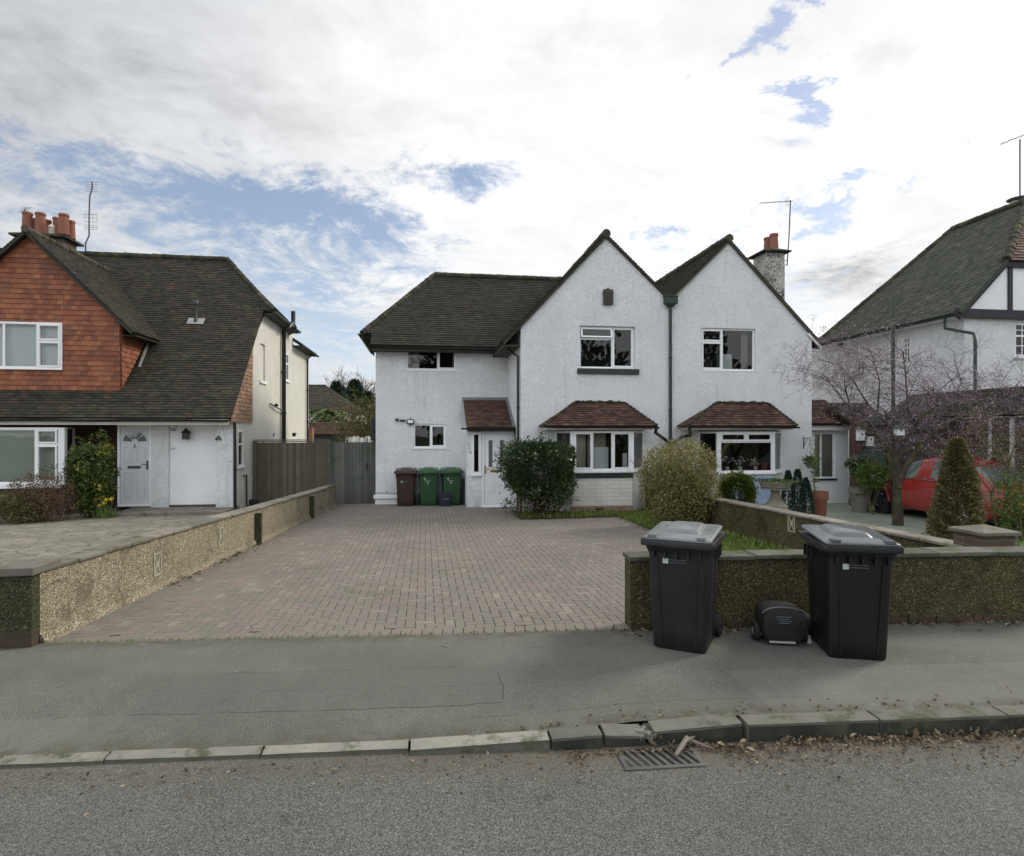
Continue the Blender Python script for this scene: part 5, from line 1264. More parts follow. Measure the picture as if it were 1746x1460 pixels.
# main roof
eo = .34
mb = MB()
tiles(mb, [(-16, vE, zE), (uS + .05, vE, zE), (uS + .05, hip0[1], zEv), (-16, hip0[1], zEv)], (0, 1, kC), seed=72, slab=.07, jit=.006)
tiles(mb, [(-16, hip0[1], zEv), (uS + eo, hip0[1], zEv), (rR.x, vRd, zRd), (-16, vRd, zRd)], (0, 1, kC), seed=73, slab=.07, jit=.006)
vbk = 2 * vRd - hip0[1]
tiles(mb, [(uS + eo, hip0[1], zEv), (uS + eo, vbk, zEv), (rR.x, vRd, zRd)], (-1, 0, 1), seed=74, slab=.07)
tiles(mb, [(-16, vbk, zEv), (uS + eo, vbk, zEv), (rR.x, vRd, zRd), (-16, vRd, zRd)], (0, -1, kC), seed=75, slab=.07, gauge=.4, tw=1)
tiles(mb, [(uS + .3, vC1 + .1, zExt + .05), (uS + .3, 28.3, zExt + .05), (uS - 2.6, 28.3, zExt + 1.9), (uS - 2.6, vC1 + .1, zExt + 1.9)], (-1, 0, .64), seed=76, slab=.07)
mb.build('roof', M['roof_brown'], HCs)
mb = MB(); ridge(mb, (-16, vRd, zRd + .01), (rR.x, vRd, zRd + .01), .11, .3, 8); ridge(mb, (uS + eo, hip0[1], zEv + .03), (rR.x, vRd, zRd + .01), .08, .25, 9); mb.build('ridge', M['ridge_tile'], HCs, smooth=True)
gutter((-16, vE - .06, zE - .03), (uS + .02, vE - .06, zE - .05), HCs, r=.06)
gutter((uS + eo + .05, hip0[1], zEv - .03), (uS + eo + .05, vbk, zEv - .05), HCs); gutter((uS + .36, vC1, zExt - .02), (uS + .36, 28.3, zExt - .04), HCs)
mb = MB(); mb.bx(uS + .001, uS + eo, hip0[1] + .05, vbk, zEv - .12, zEv - .08); mb.bx(uS + .001, uS + .3, vC1 + .2, 28.2, zExt - .08, zExt - .04); mb.build('soffit', M['soffit'], HCs)
# gable cross-wing
vG_ = 17.62; FG = front(vG_); g = lambda x, y: FG.px(x, y)
ug = g(205, 620)[0]; gp = g(52, 400); gbz = cat(vG_) - .03
sG = 1.04; ul = 2 * gp[0] - ug; pkG = gp[1]; shz = pkG - sG * (ug - gp[0])
wg = (g(-58, 600)[0], g(108.5, 600)[0], g(50, 629)[1], g(50, 550)[1])
mb = MB()
# tile the gable in convex pieces round the window
for k_, poly in enumerate(([(wg[1], gbz), (ug, gbz), (ug, shz), (wg[1], pkG - sG * (wg[1] - gp[0]))], [(wg[0], gbz), (wg[1], gbz), (wg[1], wg[2]), (wg[0], wg[2])],
             [(wg[0], wg[3]), (wg[1], wg[3]), (wg[1], pkG - sG * (wg[1] - gp[0])), (gp[0], pkG), (wg[0], pkG - sG * (gp[0] - wg[0]))], [(ul, gbz), (wg[0], gbz), (wg[0], pkG - sG * (gp[0] - wg[0])), (ul, shz)])):
    # anchor each piece to common courses
    tiles(mb, [FG(a, b, .03) for a, b in poly], (0, 0, 1), gauge=.135, org=(0, vG_, gbz), tw=.165, th=.016, slab=.05, seed=80 + k_, nrm=(0, -1, 0), jit=.006)
zt_e = shz; p_s = [(17.62, gbz), (vE + (zt_e - zE) / kC, zt_e), (17.62, zt_e)]
tiles(mb, [(ug + .031, a, b) for a, b in p_s], (0, 0, 1), gauge=.135, org=(0, vG_, gbz), tw=.165, th=.016, slab=.05, seed=88, nrm=(1, 0, 0), jit=.006)
mb.build('hung_tiles', M['tile_orange'], HCs)
mb = MB(); bar(mb, FG, ul, ug + .03, gbz - .20, gbz - .01, -.05, .0); mb.build('brick_band', M['brick_dark'], HCs)
rooms(HCs, [(FG, wg, 1.2)])
wd_w = window(HCs, FG, wg, [(0, .40, 0, 1, 0), (.40, .745, 0, 1, 0), (.745, 1, 0, .60, 1), (.745, 1, .60, 1, 1)], M['upvc'], G_, inset=-.07, w=.06, sill=(.02, .03, .10, M['upvc']))
mb = MB(); mb.face([FG(wg[0], wg[2], -.1), FG(wg[1], wg[2], -.1), FG(wg[1], wg[3], -.1), FG(wg[0], wg[3], -.1)]); mb.build('blind', M['curtain_pale'], HCs)
mb = MB(); vfg = vG_ - .22; eG = ug + .42; zeG = pkG + .08 - sG * (eG - gp[0]) + .10; pk2 = pkG + .08; ulG = 2 * gp[0] - eG
vbG = vRd + .5
tiles(mb, [(eG, vfg, zeG), (gp[0], vfg, pk2), (gp[0], vbG, pk2), (eG, vbG, zeG)], (-1, 0, (pk2 - zeG) / (eG - gp[0])), seed=91, slab=.07, jit=.006)
tiles(mb, [(ulG, vfg, zeG), (gp[0], vfg, pk2), (gp[0], vbG, pk2), (ulG, vbG, zeG)], (1, 0, (pk2 - zeG) / (eG - gp[0])), seed=92, slab=.07)
mb.build('roof', M['roof_brown'], HCs)
mb = MB(); ridge(mb, (gp[0], vfg - .02, pk2), (gp[0], vbG, pk2), .10, .3, 15); mb.build('ridge', M['ridge_tile'], HCs, smooth=True)
mb = MB()
for s_, e_ in ((1, eG), (-1, ulG)):
    p, q = Vector((gp[0], vfg + .02, pk2 - .02)), Vector((e_, vfg + .02, zeG - .02)); d = (q - p).normalized(); nn = Vector((-d.z, 0, d.x)); nn = nn if nn.z > 0 else -nn
    mb.box((p + q) / 2 - nn * .05, (q - p) / 2, nn * .028, (0, .03, 0))
mb.bx(ug + .05, eG - .02, vG_ + .01, vE + (zeG - zE) / kC, zeG - .10, zeG - .07)
mb.build('verge', M['roof_brown'], HCs)
mb = MB(); q0, q1 = onplane(255, 580, p0C, nC), onplane(238, 627, p0C, nC); dd = (q1 - q0).normalized(); nn_ = nC.normalized(); mb.box((q0 + q1) / 2 + nn_ * .025, (q1 - q0) / 2, dd.cross(nn_) * .035, nn_ * .008); mb.build('flashing', M['plastic_grey'], HCs)
# ground floor: porch
vPf = 17.3; FPc = front(vPf); vD = 17.55; FD = front(vD)
c = lambda x, y: FPc.px(x, y)
p2a, p2b = c(368, 800)[0], uS; p1a, p1b = c(258, 800)[0], c(288, 800)[0]
top = 2.30; gC = gz(17.3) + .12
mb = MB(); mb.bx(p2a, p2b - .001, vPf, vPf + .47, -.5, top); mb.build('pillar', M['render_white'], HCs)
p1a, p1b = FD.px(258, 800)[0], FD.px(288, 800)[0]; mb = MB(); mb.bx(p1a, p1b, vD - .02, vD + .22, -.5, top); mb.build('pillar', M['render_white'], HCs)
mb = MB(); mb.bx(p1b - .1, p2a, vD + .05, vD + .20, gC, top); mb.build('panel', M['paint_white'], HCs)
mb = MB(); mb.bx(p1b + .0, p2a - .0, vD + .02, vD + .06, -.2, gC + .05); mb.build('brick_plinth', M['brick_stack'], HCs)
bdr = FD.px(203, 800)[0]; bdl = FD.px(203, 800)[0]
d0, d1 = FD.px(200.5, 800)[0], FD.px(259, 800)[0]; db_, dt_ = gC, FD.px(230, 723)[1]
vBk = 18.3; bl = onv(120, 800, vBk).x
mb = MB(); mb.face([(-17, vBk, -.5), (d0, vBk, -.5), (d0, vBk, top), (-17, vBk, top)]); mb.face([(d0 - .001, vBk, -.5), (d0 - .001, vD + .0, -.5), (d0 - .001, vD, top), (d0 - .001, vBk, top)])
mb.build('wall', M['brick_dark'], HCs)
dC, (A0, A1, B0, B1) = upvc_door(HCs, FD, d0, d1, db_ + .03, dt_, M['door_grey'], [(.12, .44, .08, .42), (.56, .88, .08, .42), (.12, .44, .53, .74), (.56, .88, .53, .74)], [], (.93, .50, -1), (.26, .70, .475), None, lmat='aerial_metal')
# fanlight of the door
mb = MB(); cxd, czd, rd = (A0 + A1) / 2, B0 + (B1 - B0) * .80, (A1 - A0) * .40
for i in range(4):
    a0, a1 = math.pi * i / 4 + .07, math.pi * (i + 1) / 4 - .07
    pts = [FD(cxd + rd * math.cos(a0 + (a1 - a0) * j / 6), czd + rd * math.sin(a0 + (a1 - a0) * j / 6), .003) for j in range(7)] + [FD(cxd + rd * .28 * math.cos(a1 - (a1 - a0) * j / 3), czd + rd * .28 * math.sin(a1 - (a1 - a0) * j / 3), .003) for j in range(4)]
    mb.face(pts)
mb.build('fanlight', M['car_glass'], dC)
mb = MB(); bar(mb, FD, d0, p1a + .05, dt_ + .001, top, -.05, .0); mb.build('lintel', M['paint_white'], HCs)
mb = MB(); mb.tube([FD(cxd, B0 + (B1 - B0) * .72, .004), FD(cxd, B0 + (B1 - B0) * .77, .004)], .013, 6); mb.build('knocker', M['aerial_metal'], dC)
# big bay window at the far left
vB1 = 17.0; FB1 = front(vB1); w0 = FB1.px(-60, 770)[0]; w1 = FB1.px(104, 770)[0]; wb_, wt_ = FB1.px(50, 826)[1], FB1.px(50, 729)[1]
window(HCs, FB1, (w0, w1, wb_, wt_), [(0, .735, 0, 1, 0), (.735, .97, 0, .70, 1), (.735, .97, .70, 1, 1)], M['upvc'], G_, inset=.0, w=.07, sill=(.04, .10, .08, M['upvc']))
mb = MB(); mb.bx(w1, w1 + .09, vB1 - .01, vB1 + .1, wb_ - .02, wt_); mb.build('corner_post', M['upvc'], HCs, bevel=.01)
XX = onv(128, 770, vBk).x; frs = Fr((w1 + .09, vB1 + .1, 0), (XX - w1 - .09, vBk - vB1 - .1, 0), (0, 0, 1), (vBk - vB1 - .1, -(XX - w1 - .09), 0)); LL = math.hypot(XX - w1 - .09, vBk - vB1 - .1)
window(HCs, frs, (0, LL, wb_, wt_), [(0, 1, 0, 1, 0)], M['upvc'], G_, inset=.0, w=.05)
mb = MB(); mb.face([FB1(w0, wb_, -.25), FB1(w1, wb_, -.25), FB1(w1, wt_, -.25), FB1(w0, wt_, -.25)])
mb.build('blind', M['blind'], HCs)
mb = MB(); mb.face([(w0, vB1 + .02, -.5), (w1 + .08, vB1 + .02, -.5), (w1 + .08, vB1 + .02, wb_ - .08), (w0, vB1 + .02, wb_ - .08)]); mb.face([(w1 + .08, vB1 + .02, -.5), (XX, vBk, -.5), (XX, vBk, wb_), (w1 + .08, vB1 + .02, wb_)]); mb.build('bay_wall', M['brick_dark'], HCs)
mb = MB(); mb.bx(-16, uS - .01, vE + .02, vE + .05, zE - .19, zE - .04); mb.bx(-16, uS - .01, vE + .05, vD + .3, zE - .13, zE - .10); mb.build('fascia', M['fascia'], HCs)
mb = MB(); q = c(376, 725); q2 = c(384, 760); mb.tube([FPc(q[0], q[1], .02), FPc(q2[0], q2[1], .02)], .025, 5); mb.build('brace', M['paint_white'], HCs)
pipe([FPc(uS + .04, zE - .12, .0), FPc(uS + .05, -.3, .0)], .04, HCs)
# soil and rain pipes on the side wall
pipe([onu(500, 531, uS + .47), onu(500, 549, uS + .47), onu(495, 555, uS + .42), onu(488, 557, uS + .2), onu(484, 565, uS + .10), (uS + .10, onu(484, 565, uS + .10).y, -.3)], .075, HCs)
pipe([onu(502, 553, uS + .45), onu(505, 559, uS + .45), onu(502, 566, uS + .4), onu(492, 571, uS + .12)], .035, HCs)
pipe([(uS + .3, 27.4, 5.45), (uS + .08, 27.3, 5.2), (uS + .08, 27.3, -.3)], .04, HCs)
pipe([(uS + .06, 21.0, onu(465, 690, uS).z), (uS + .12, 22.3, onu(480, 700, uS).z), (uS + .1, 22.9, onu(483, 702, uS).z)], .025, HCs)
mb = MB(); a = onu(466, 692, uS); mb.lathe((uS + .1, a.y, a.z - .02), [(.06, 0), (.07, .05), (.03, .1)], 10); mb.build('outside_light', M['plastic_dark'], HCs, smooth=True)
pipe([(uS + .04, 18.1, .75), (uS + .05, 18.35, .78), (uS + .05, 18.4, -.2)], .022, HCs)
mb = MB(); a = ongz(430, 848); mb.bx(uS + .0, uS + .22, 19.0 - .25, 19.0 - .05, -.2, .0); mb.build('drain_box', M['plastic_dark'], HCs, bevel=.02)
# brick corner seen behind the end wall
mb = MB(); mb.bx(uS + .02, uS + .18, 27.9, 28.3, -.3, 2.2); mb.build('brick_pier', M['brick_red'], HCs)
# lantern, meter box, number plate, tap on the porch wall
FX = front(vD + .05)
mb = MB(); a, b = FX.px(320, 743); bar(mb, FX, a - .075, a + .075, b - .10, b + .07, .06, .20); mb.lathe(FX(a, b + .07, .13), [(.14, 0), (.05, .09), (.015, .14)], 4)
mb.tube([FX(a + .03, b + .10, 0), FX(a + .02, b + .13, .08), FX(a, b + .12, .11)], .012, 6); bar(mb, FX, a - .03, a + .05, b + .06, b + .14, 0, .012); lt = mb.build('lantern', M['plastic_dark'], HCs)
mb = MB(); a, b = FX.px(296, 727); bar(mb, FX, a - .07, a + .07, b - .08, b + .12, 0, .08); mt_ = mb.build('meter_box', M['fascia'], HCs, bevel=.008)
mb = MB(); bar(mb, FX, a - .04, a + .04, b - .12, b - .09, .0, .05); mb.build('meter_base', M['plastic_dark'], mt_)
mb = MB(); a, b = FX.px(294.5, 765); bar(mb, FX, a - .13, a + .13, b - .05, b + .05, 0, .008); npl = mb.build('number_plate', M['paint_white'], HCs)
text('114', npl, M['number_black'], FX, a, b, .085, name='number', off=.010)
mb = MB(); a, b = c(373, 747); mb.tube([FPc(a - .05, b - .03, .03), FPc(a, b + .05, .06), FPc(a + .06, b - .05, .03)], .022, 6); mb.lathe(FPc(a - .05, b - .06, .04), [(.03, 0), (.035, .05)], 8); mb.build('tap', M['plastic_dark'], HCs)
mb = MB(); zst = gz(16.7); st0 = ongz(185, 876); mb.bx(onv(186, 875, 16.4).x, uS + .05, 16.45, vPf + .4, zst - .2, zst + .10); mb.build('doorstep', M['coping'], HCs, bevel=.015)
# chimney
vCh = 21.9; cc0, cc1 = onv(29, 420, vCh).x, onv(107, 420, vCh).x; ccz = onv(60, 404, vCh).z
mb = MB(); mb.bx(cc0, cc1, vCh, vCh + .8, 5.5, ccz); chC = mb.build('chimney', M['brick_stack'], HCs)
mb = MB(); top_cap(mb, cc0, cc1, vCh, vCh + .8, ccz, .16, .07, .10, .2); mb.build('cap', M['ridge_tile'], chC)
for i, (px_, dy, hh, rr_) in enumerate(((47, .2, .70, .17), (60, .6, .62, .15), (69, .2, .70, .17), (80, .6, .60, .15), (97, .6, .70, .14), (109, .2, .70, .17), (121, .62, .62, .14))):
    x_ = onv(px_, 400, vCh + dy).x; x_ = min(x_, cc1 + .02)
    mb = MB(); chimney_pot(mb, (x_, vCh + dy, ccz + .16), hh, rr_, rr_ * .8); mb.build('chimney_pot', M['terracotta_pot'], chC, smooth=True)
mb = MB(); x_ = onv(88, 400, vCh + .5).x; mb.lathe((x_, vCh + .5, ccz + .16), [(.13, 0), (.12, .30), (.14, .32), (.05, .42)], 12); mb.build('chimney_pot', M['fascia'], chC, smooth=True)
# vent pipe through the roof
vp = onplane(334, 549, p0C, nC); tpv = thing('roof_vent', 'black vent pipe standing through the dark catslide roof', 'vent pipe', vp)
mb = MB(); mb.lathe((vp.x, vp.y, vp.z - .1), [(.075, 0), (.07, .12), (.052, .16), (.052, .62), (.075, .63), (.075, .72), (.055, .76)], 14); mb.build('pipe', M['plastic_dark'], tpv, smooth=True)
mb = MB(); f_ = Fr(vp, (1, 0, 0), (0, 1, kC), (0, -kC, 1)); bar(mb, f_, -.24, .24, -.13, .16, .0, .03); mb.build('flashing', M['plastic_grey'], tpv)

# ------------------------------------------------------------------ HOUSE D : right edge, green-grey roof
HD = thing('house', 'white house with large green-grey tiled roof and black half-timbered gable at the right edge', 'house', (15, 13.9, -.1))
uD = 14.07; vD0 = 13.9; SD = sideL(uD); zeD = 5.15; eD = uD - .32
FDg = front(vD0)
ridD = Vector((17.25, 0, 8.7)); kD = (ridD.z - zeD) / (ridD.x - eD)
vFar = onu(1392, 582, eD).y; vfarR = onu(1625, 393, 17.25).y
wsD = []
for x0, x1, y0, y1 in ((1458, 1474, 590, 640), (1507, 1520, 580, 625), (1537, 1551, 574, 622)):
    a0, a1 = SD.px(x0, 600)[0], SD.px(x1, 600)[0]; zt_, zb_ = SD.px((x0 + x1) / 2, y0)[1], SD.px((x0 + x1) / 2, y1)[1]; wsD.append((min(a0, a1), max(a0, a1), zb_, zt_))
gwa = FDg.px(1731, 580); gw = (gwa[0], gwa[0] + .95, FDg.px(1740, 608)[1], FDg.px(1740, 551)[1])
mb = MB(); wall_mb(mb, SD, [(vD0, -.4), (vFar + 1.2, -.4), (vFar + 1.2, zeD), (vD0, zeD)], wsD)
wall_mb(mb, FDg, [(uD, -.4), (21.0, -.4), (21.0, zeD), (uD, zeD)], [gw])
mb.build('wall', M['render_white'], HD)
rooms(HD, [(SD, w, .8, .1) for w in wsD] + [(FDg, gw, .8, .1)])
for w in wsD: window(HD, SD, w, [(0, 1, 0, .6, 0), (0, 1, .6, 1, 0)], M['upvc'], G_, inset=.03, sill=(.04, .05, .05, M['paint_white']), bars=(2, 2))
window(HD, FDg, gw, [(0, .5, 0, .62, 0), (.5, 1, 0, .62, 0), (0, .5, .62, 1, 0), (.5, 1, .62, 1, 0)], M['upvc'], G_, inset=.02, sill=(.06, .06, .06, M['paint_white']), bars=(2, 2))
# gable panel with timbers
vgt = vD0 - .08; FT = front(vgt); vv = lambda z: eD + (z - zeD) / kD
zh = 6.55; sym = lambda u: 2 * ridD.x - u
mb = MB(); mb.face([(eD + .1, vgt, zeD - .03), (sym(eD + .1), vgt, zeD - .03), (sym(vv(zh)), vgt, zh), (vv(zh), vgt, zh)]); mb.build('gable_panel', M['paint_white'], HD)
mb = MB(); bar(mb, FT, eD - .05, sym(eD), zeD - .12, zeD + .10, .0, .06)
for px_ in (1721,): a = FT.px(px_, 490)[0]; bar(mb, FT, a - .06, a + .06, zeD + .1, zh, 0, .045)
for a in (16.5, 17.8, 19): bar(mb, FT, a - .06, a + .06, zeD + .1, zh, 0, .045)
p, q = Vector((eD + .0, vgt - .04, zeD - .12)), Vector((vv(zh), vgt - .04, zh - .10)); d = (q - p).normalized(); nn = Vector((-d.z, 0, d.x)); mb.box((p + q) / 2 - nn * .02, (q - p) / 2, nn * .075, (0, .035, 0))
bar(mb, FT, vv(zh) - .1, sym(vv(zh)), zh - .16, zh - .02, .0, .08); mb.build('timbers', M['timber_black'], HD)
# roof
vfD = vgt - .14; vhr = 15.0
mb = MB()
A_ = [(eD, vfD, zeD), (vv(zh), vfD, zh), (ridD.x, vhr, ridD.z), (ridD.x, vfarR, ridD.z), (eD, vFar, zeD)]
tiles(mb, A_, (1, 0, kD), seed=101, gauge=.11, slab=.07); mb.build('roof', M['roof_green'], HD)
mb = MB(); B__ = [(vv(zh), vfD, zh), (sym(vv(zh)), vfD, zh), (ridD.x, vhr, ridD.z)]; tiles(mb, B__, (0, vhr - vfD, ridD.z - zh), seed=102, gauge=.11, slab=.07)
mb.build('hip_roof', M['roof_bay'], HD)
mb = MB(); tiles(mb, [(sym(eD), vfD, zeD), (sym(vv(zh)), vfD, zh), (ridD.x, vhr, ridD.z), (ridD.x, vfarR, ridD.z), (sym(eD), vFar, zeD)], (-1, 0, kD), seed=103, gauge=.4, tw=.8, slab=.07)
tiles(mb, [(eD, vFar, zeD), (sym(eD), vFar, zeD), (ridD.x, vfarR, ridD.z)], (0, -1, 1), seed=104, gauge=.4, tw=.8, slab=.07); mb.build('roof', M['roof_green'], HD)
mb = MB(); ridge(mb, (ridD.x, vhr, ridD.z + .02), (ridD.x, vfarR, ridD.z + .02), .11, .3, 16); ridge(mb, (eD, vFar, zeD + .02), (ridD.x, vfarR, ridD.z + .02), .09, .3, 17); ridge(mb, (vv(zh), vfD, zh + .02), (ridD.x, vhr, ridD.z + .02), .10, .25, 18)
mb.build('ridge', M['ridge_tile'], HD, smooth=True)
gutter((eD - .04, vfD + .1, zeD - .04), (eD - .04, vFar, zeD - .08), HD, mat='black_green')
mb = MB(); mb.bx(eD + .02, uD - .001, vD0 + .02, vFar, zeD - .10, zeD - .06); mb.build('soffit', M['paint_white'], HD)
d1_ = onu(1611, 542, eD - .05); pipe([d1_, d1_ + Vector((.0, 0, -.28)), (uD - .07, d1_.y - .55, d1_.z - .5), (uD - .07, d1_.y - .6, d1_.z - .7), (uD - .07, d1_.y - .6, 2.9)], .04, HD, 'black_green')
mb = MB(); a, b = SD.px(1433, 584); bar(mb, SD, a - .12, a + .12, b - .12, b + .12, 0, .03); mb.build('vent', M['plastic_dark'], HD)
# lean-to along its side: brown tiled pent roof over boarded front
LT = thing('lean_to', 'brown boarded lean-to with tiled pent roof behind the red car and pink blossom', 'outbuilding', (13.6, 13, -.05))
mb = MB(); uf = 13.25
tiles(mb, [(uf - .2, 8.5, 2.42), (uf - .2, 15.6, 2.42), (uD - .03, 15.6, 3.1), (uD - .03, 8.5, 3.1)], (uD - uf, 0, .68), seed=111, slab=.05); mb.build('roof', M['roof_brown'], LT)
mb = MB(); rr = random.Random(5)
z = -.3
while z < 2.35:
    z2 = z + .14; v = 8.6
    while v < 15.0:
        v2 = v + 1.83; mb.add([(uf - .022, v, z), (uf - .022, v2 - .01, z), (uf, v2 - .01, z2 + .01), (uf, v, z2 + .01)], [(0, 1, 2, 3)], rr.random()); mb.add([(uf - .022, v, z), (uf - .022, v2 - .01, z), (uf, v2 - .01, z), (uf, v, z)], [(0, 1, 2, 3)], 0); v = v2
    z = z2
v = 8.6
while v < 16: mb.bx(uf - .05, uf - .024, v - .045, v + .045, -.3, 2.35, rr.random()); v += 1.83
mb.build('boarding', M['lap_wood'], LT)
SL = sideL(uf); a0, a1 = SL.px(1688, 740)[0], SL.px(1703, 740)[0]
mb = MB(); ring(mb, SL, min(a0, a1) - .4, max(a0, a1), .1, SL.px(1695, 702)[1], .09, .0, .055); mb.build('door_frame', M['paint_white'], LT)
# ================================================================== FENCES
VF = 19.0; FF = front(VF); fz = FF.px(500, 753)[1]
pf = thing('fence', 'brown upright-board fence panel between the left house and the side gate', 'fence', (-4.2, VF, -.2))
fa, fb_ = FF.px(431, 800)[0], FF.px(562, 800)[0]
def boards(mb, fr, a0, a1, z0, z1, w, seed):
    rr = random.Random(seed); a = a0
    while a < a1 - .02:
        ww = w * rr.uniform(.9, 1.1); b = min(a + ww, a1); c_ = rr.uniform(0, .006)
        bar(mb, fr, a + .002, b - .002, z0 + rr.uniform(0, .02), z1 - rr.uniform(0, .012), c_ - .012, c_ + .006, rr.random()); a += ww
mb = MB(); boards(mb, FF, fa + .12, fb_ - .02, -.3, fz - .03, .078, 4); mb.build('boards', M['fence_wood'], pf)
mb = MB(); bar(mb, FF, fa, fb_, fz - .02, fz + .01, -.02, .035); bar(mb, FF, fa + .02, fb_, fz + .03, fz + .06, -.03, .0); mb.build('rail', M['fence_wood'], pf)
for a in (fa, fb_ - .06): mb = MB(); bar(mb, FF, a, a + .11, -.3, fz + .02, -.04, .045, .2); mb.build('post', M['gate_wood'], pf)
gt_ = thing('gate', 'grey-green weathered wooden side gate beside the white wing', 'gate', (-2.4, VF, -.2))
ga, gb_ = fb_ + .06, FF.px(640, 800)[0]
mb = MB(); boards(mb, FF, ga, gb_ - .12, -.26, fz - .02, .10, 9); mb.build('boards', M['gate_wood'], gt_)
mb = MB(); bar(mb, FF, gb_ - .12, gb_ + .02, -.3, fz + .0, -.03, .04, .3); mb.build('post', M['gate_wood'], gt_)
mb = MB(); a, b = FF.px(626, 794); bar(mb, FF, a - .02, a + .02, b - .12, b + .10, .005, .04); mb.tube([FF(a, b, .04), FF(a - .05, b, .07)], .012, 6); mb.build('latch', M['plastic_dark'], gt_)
# green shed and screen between the right-hand houses
sh = thing('shed', 'green boarded shed front between the glazed porch and the brown lean-to', 'shed', (12.9, 15.7, -.2))
FS = front(15.65); a0, a1 = FS.px(1449, 800)[0], 13.35; zt_ = FS.px(1480, 738)[1]
mb = MB()
for i in range(18): bar(mb, FS, a0 + .02, a1, -.3 + i * .15, -.3 + i * .15 + .145, 0, .012 + .004 * (i % 2), rnd.random())
o = mb.build('boards', M['shed_green'], sh)
mb = MB(); tiles(mb, [(a0 - .02, 15.45, zt_ + .22), (a1 + .1, 15.45, zt_ + .22), (a1 + .1, 16.7, zt_ + .9), (a0 - .02, 16.7, zt_ + .9)], (0, 1.35, .78), seed=121, slab=.05); mb.build('roof', M['roof_brown'], sh)
mb = MB(); bar(mb, FS, a0 - .02, a0 + .22, -.3, zt_ + .5, .0, .2); mb.build('brick_pier', M['brick_dark'], sh)
# ================================================================== BACKGROUND
def simple_house(nm, label, x0, x1, v0, dep, z0, ze, zr, roofm, wallm, hipl=0, hipr=0, seed=1, gauge=.3, tw=.3):
    t = thing(nm, label, 'building', ((x0 + x1) / 2, v0, z0))
    mb = MB(); mb.bx(x0 + .3, x1 - .3, v0 + .3, v0 + dep - .3, z0 - 1, ze); mb.build('wall', wallm, t)
    mb = MB(); vm = v0 + dep / 2; up = (0, vm - v0, zr - ze)
    tiles(mb, [(x0, v0, ze), (x1, v0, ze), (x1 - hipr, vm, zr), (x0 + hipl, vm, zr)], up, gauge, tw, .02, .1, seed)
    tiles(mb, [(x0, v0 + dep, ze), (x1, v0 + dep, ze), (x1 - hipr, vm, zr), (x0 + hipl, vm, zr)], (0, -1, 1), 1, 2, .02, .1, seed + 1)
    if hipl: tiles(mb, [(x0, v0, ze), (x0 + hipl, vm, zr), (x0, v0 + dep, ze)], (1, 0, 1), gauge, tw, .02, .1, seed + 2)
    if hipr: tiles(mb, [(x1, v0, ze), (x1 - hipr, vm, zr), (x1, v0 + dep, ze)], (-1, 0, 1), gauge, tw, .02, .1, seed + 3)
    mb.build('roof', roofm, t)
    mb = MB(); ridge(mb, (x0 + hipl, vm, zr), (x1 - hipr, vm, zr), .12, .45, seed); mb.build('ridge', M['ridge_tile'], t)
    return t
e0 = onv(500, 697, 62).x; e1 = onv(617, 700, 62).x; zr = onv(550, 656, 65).z; ze = onv(600, 704, 62).z
t = simple_house('house', 'distant house with brown hipped roof showing between the two white houses', e0 - 4, e1, 62, 9, -.4, ze, zr, M['roof_brown'], M['render_cream'], 0, 4.2, 131)
mb = MB(); p = onv(548, 707, 62.1); mb.bx(p.x - 1.2, p.x - .2, 62.2, 62.31, p.z - 1.6, p.z + .1); mb.build('window', M['paint_white'], t)
g0, g1 = onv(515, 735, 40).x, onv(609, 735, 40).x; zr = onv(560, 723, 42.2).z; ze = onv(560, 740, 40).z
t = simple_house('garage', 'low garage with mossy brown tiled roof showing above the side fence', g0, g1, 40, 4.4, -.4, ze, zr, M['roof_bay'], M['paint_white'], 0, 0, 141, gauge=.12, tw=.2)
mb = MB(); mb.bx(g0 + .5, onv(588, 745, 40.2).x, 40.2, 40.29, -.4, ze - .05); mb.build('door', M['black_green'], t)
pk = thing('picket_fence', 'pale picket fence peeping over the side gate', 'fence', (onv(615, 750, 33).x, 33, -.35)); FK = front(33)
for i, px_ in enumerate((597, 603.5, 610, 617, 624, 628, 633)):
    a, b = FK.px(px_, 747 - (i % 3)); mb = MB(); mb.prism([FK(a - .09, -.35), FK(a + .09, -.35), FK(a + .09, b - .05), FK(a + .05, b + .04), FK(a - .05, b + .04), FK(a - .09, b - .05)], (0, .03, 0)); mb.build('picket', M['paint_white' if i % 2 else 'fascia'], pk)
mb = MB(); bar(mb, FK, FK.px(590, 750)[0], FK.px(640, 750)[0], .9, 1.0, -.06, -.035); mb.build('rail', M['gate_wood'], pk)
